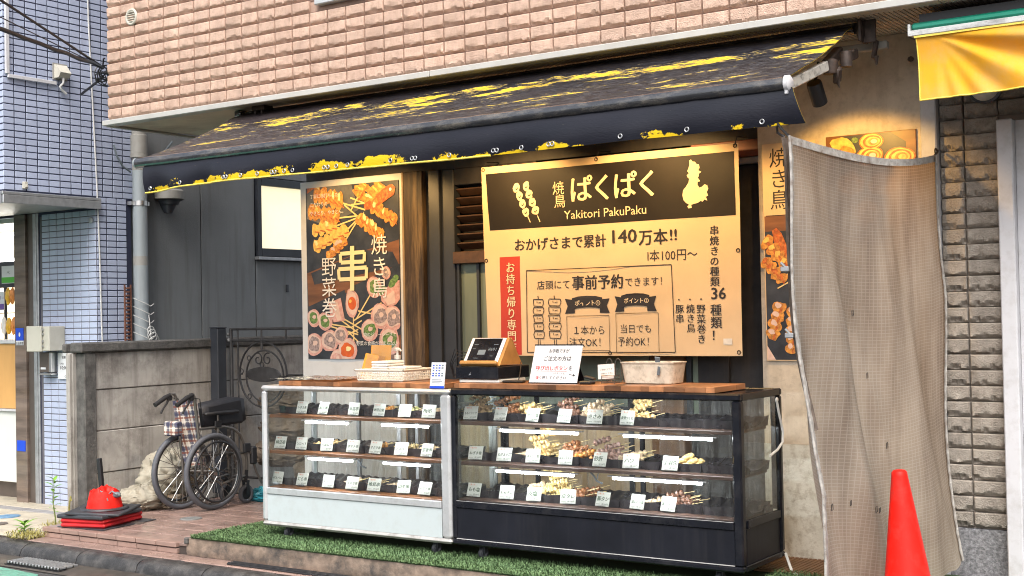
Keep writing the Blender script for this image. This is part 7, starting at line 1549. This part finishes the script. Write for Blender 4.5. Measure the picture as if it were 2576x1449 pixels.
m = MB(); m.box(-0.135, 0.135, 0.002, 0.012, 0.0, 0.198, b=0.004, M=M_); m.box(-0.135, 0.125, -0.028, 0.0015, -0.004, 0.020, b=0.006, M=M_); m.obox((-4.375, 6.283, 1.409), (0.27, 0.010, 0.185), (D2R(33), 0, 0), b=0.003); m.build('stand', 'stand_wood', rg)
m = MB(); m.add([(-4.238, 6.112, 1.336), (-4.238, 6.218, 1.490), (-4.238, 6.335, 1.332)], [(0, 1, 2)]); m.add([(-4.240, 6.112, 1.336), (-4.240, 6.218, 1.490), (-4.240, 6.335, 1.332)], [(2, 1, 0)]); m.build('stand_side', 'stand_wood', rg)
m = MB(); m.box(-0.126, 0.118, -0.006, 0.001, 0.020, 0.190, b=0.003, M=M_); tb = m.build('tablet', 'paper', rg)
m = MB(); m.box(-0.102, 0.096, -0.0075, -0.0065, 0.026, 0.184, M=M_); m.build('screen', 'case_black', tb)
p = Print(lambda u, v, l: M_ @ Vector((u, -0.0075 - .0005 * l, v))); p.text('¥691', 0.02, 0.095, 0.030, 0, 1, w=0.06); p.rect(-0.045, 0.070, 0.008, 0.104, 0, 1)
for (u, v, w) in ((-.09, .14, .03), (-.09, .11, .02), (.05, .14, .03), (.05, .06, .02), (-.06, .045, .03)): p.rect(u, v, u + w, v + .003, 0, 1)
p.build('screen_print', ['cable_grey'], tb)
m = MB()
for k in range(3): m.tube([(-4.50, 6.16, 1.36 + .02 * k), (-4.56 - .012 * k, 6.14, 1.385 + 0.02 * k), (-4.605 - .008 * k, 6.14, 1.335), (-4.60, 6.15, 1.28 - .01 * k), (-4.565, 6.17, 1.245), (-4.53, 6.2, 1.24)], 0.0032, 6)
m.build('cable_loops', 'cable_black', rg, smooth=60); m = MB(); m.tube([(-4.225, 6.30, 1.345), (-4.19, 6.25, 1.33), (-4.165, 6.2, 1.28), (-4.15, 6.16, 1.242)], 0.0032, 6); m.build('reader_cable', 'cable_black', rg, smooth=60)
m = MB(); m.obox((-4.16, 6.13, ZC + .008), (0.13, 0.045, 0.014), (0, 0, 0.15), b=0.005); single(m, 'card_reader', 'cable_black', 'flat black device lying right of the register', 'device', (-4.16, 6.13, ZC))
# order notice
ns = thing('notice_sign', 'white notice board about the call button leaning on the counter', 'sign', (-3.89, 6.12, ZC))
M_ = Matrix.Translation((-3.890, 6.115, ZC + 0.001)) @ Euler((D2R(-20), 0, 0)).to_matrix().to_4x4()
m = MB(); m.box(-0.158, 0.158, -0.003, 0.003, 0, 0.222, b=0.002, M=M_); m.build('board', 'paper', ns)
m = MB(); m.box(-0.160, 0.160, -0.004, 0.004, 0.2225, 0.228, M=M_); m.box(-0.160, 0.160, -.004, .004, -0.001, 0.004, M=M_); m.add([M_ @ Vector(v) for v in ((-0.1, 0.005, 0.2), (0.1, 0.005, 0.2))] + [Vector((-3.79, 6.30, ZC + .001)), Vector((-3.99, 6.30, ZC + .001))], [(0, 1, 2, 3)]); m.build('frame', 'case_black', ns)
p = Print(lambda u, v, l: M_ @ Vector((u, -0.003 - .0006 * l, v)))
p.text('お手数ですが', -0.058, 0.178, 0.024, 0, 1, True, w=0.135); p.text('ご注文の方は', -0.088, 0.130, 0.031, 0, 1, True); p.text('呼び出しボタン', -0.128, 0.074, 0.030, 1, 1, True, w=0.212); p.text('を', 0.088, 0.074, 0.030, 0, 1, True); p.line((-0.128, 0.070), (0.082, 0.070), 0.0018, 1, 1)
p.text('(ボタン→右)', -0.005, 0.051, 0.014, 0, 1); p.text('強く', -0.118, 0.022, 0.0215, 1, 1, True); p.text('押してください', -0.075, 0.022, 0.0215, 0, 1, True, w=0.16); p.line((0.10, 0.052), (0.135, 0.046), 0.004, 0, 1); p.poly([(0.128, 0.058), (0.140, 0.045), (0.125, 0.039)][::-1], 0, 1)
p.build('lettering', ['ink', 'ink_red'], ns)
m = MB(); m.box(-3.70, -3.625, 6.08, 6.14, ZC, ZC + 0.019, b=0.006); m.obox((-3.675, 6.16, ZC + .032), (0.06, 0.05, 0.012), (0, 0.25, .2), b=0.004); single(m, 'call_button', 'cable_black', 'black call button just right of the notice board', 'button', (-3.66, 6.1, ZC))
# small wire stand with a note, a tub with tongs
wsd = thing('wire_stand', 'small wire stand holding a pale handwritten note', 'stand', (-3.55, 6.18, ZC))
m = MB()
for (x, y) in ((-3.60, 6.16), (-3.52, 6.16), (-3.52, 6.22), (-3.60, 6.22)): m.tube([(x, y, ZC + .002), (x, y, ZC + 0.045)], 0.0022, 5)
for z in (0.006, 0.025, 0.045): m.tube([(-3.60, 6.16, ZC + z), (-3.52, 6.16, ZC + z), (-3.52, 6.22, ZC + z), (-3.60, 6.22, ZC + z)], 0.0022, 5, closed=True)
for x in (-3.585, -3.53): m.tube([(x - .018, 6.22, ZC + 0.04), (x - .018, 6.22, ZC + 0.11), (x - .009, 6.22, ZC + 0.133), (x + .004, 6.22, ZC + 0.137), (x + .016, 6.22, ZC + 0.125), (x + .02, 6.22, ZC + 0.10), (x + .02, 6.22, ZC + 0.04)], 0.0025, 6)
m.build('wire_frame', 'bronze_tube', wsd, smooth=60)
M_ = Matrix.Translation((-3.575, 6.168, ZC + .028)) @ Euler((D2R(-6), D2R(-4), 0)).to_matrix().to_4x4()
pm('note_paper', (0.78, 0.70, 0.62), 0.6, var=0.03)
m = MB(); m.box(-0.052, 0.052, -0.001, 0.001, 0, 0.080, M=M_); m.build('note', 'note_paper', wsd)
p = Print(lambda u, v, l: M_ @ Vector((u, -0.001 - .0006 * l, v))); p.text('ご自由にどうぞ', -0.040, 0.046, 0.0115, 0, 1); p.text('お持ちください', -0.036, 0.024, 0.0115, 0, 1); p.build('lettering', ['ink'], wsd)
pm('tub_plastic', (0.66, 0.58, 0.46), 0.45, var=0.15, scale=14, dirt=(0.36, 0.29, 0.20), dirt_amt=0.8, dirt_scale=26)
tbq = thing('plastic_tub', 'stained beige plastic tub with a tool sticking out', 'tub', (-3.34, 6.29, ZC))
m = MB(); n = 32
def rr_(hx, hy, z, k=0.03): return [(-3.345 + hx * (abs(math.cos(a)) ** 0.28) * (1 if math.cos(a) > 0 else -1), 6.285 + hy * (abs(math.sin(a)) ** 0.28) * (1 if math.sin(a) > 0 else -1), z) for a in [2 * PI * (i + .5) / n for i in range(n)]]
rings = [rr_(0.143, 0.074, ZC + .001), rr_(0.148, 0.079, ZC + .004), rr_(0.163, 0.092, ZC + .112), rr_(0.168, 0.097, ZC + .112), rr_(0.168, 0.097, ZC + .118), rr_(0.160, 0.089, ZC + .118), rr_(0.136, 0.070, ZC + .008)]
vs = [v for r_ in rings for v in r_]; fs = []
for i in range(len(rings) - 1):
    for j in range(n): fs.append((i * n + j, i * n + (j + 1) % n, (i + 1) * n + (j + 1) % n, (i + 1) * n + j))
fs.append(tuple(range(n - 1, -1, -1))); fs.append(tuple((len(rings) - 1) * n + j for j in range(n))); m.add(vs, fs); m.build('body', 'tub_plastic', tbq, smooth=40)
m = MB(); m.obox((-3.275, 6.20, ZC + .112), (0.030, 0.008, 0.075), (0.35, 0.12, 0.1), b=0.003); m.obox((-3.262, 6.186, ZC + .072), (0.016, 0.006, 0.05), (0.2, .2, 0.1), b=0.002); single(m, 'tongs', 'cable_grey', 'pale blue tool handle hooked over the tub rim', 'tongs', (-3.27, 6.2, ZC + .1), smooth=30)
m = MB(); m.lathe([(0.045, ZC + .001), (0.052, ZC + .075), (0.049, ZC + .075), (0.042, ZC + .006)], (-3.60, 6.33, 0), 22); single(m, 'plastic_cup', 'clear_plastic', 'clear plastic cup behind the wire note stand', 'cup', (-3.6, 6.33, ZC), smooth=40)
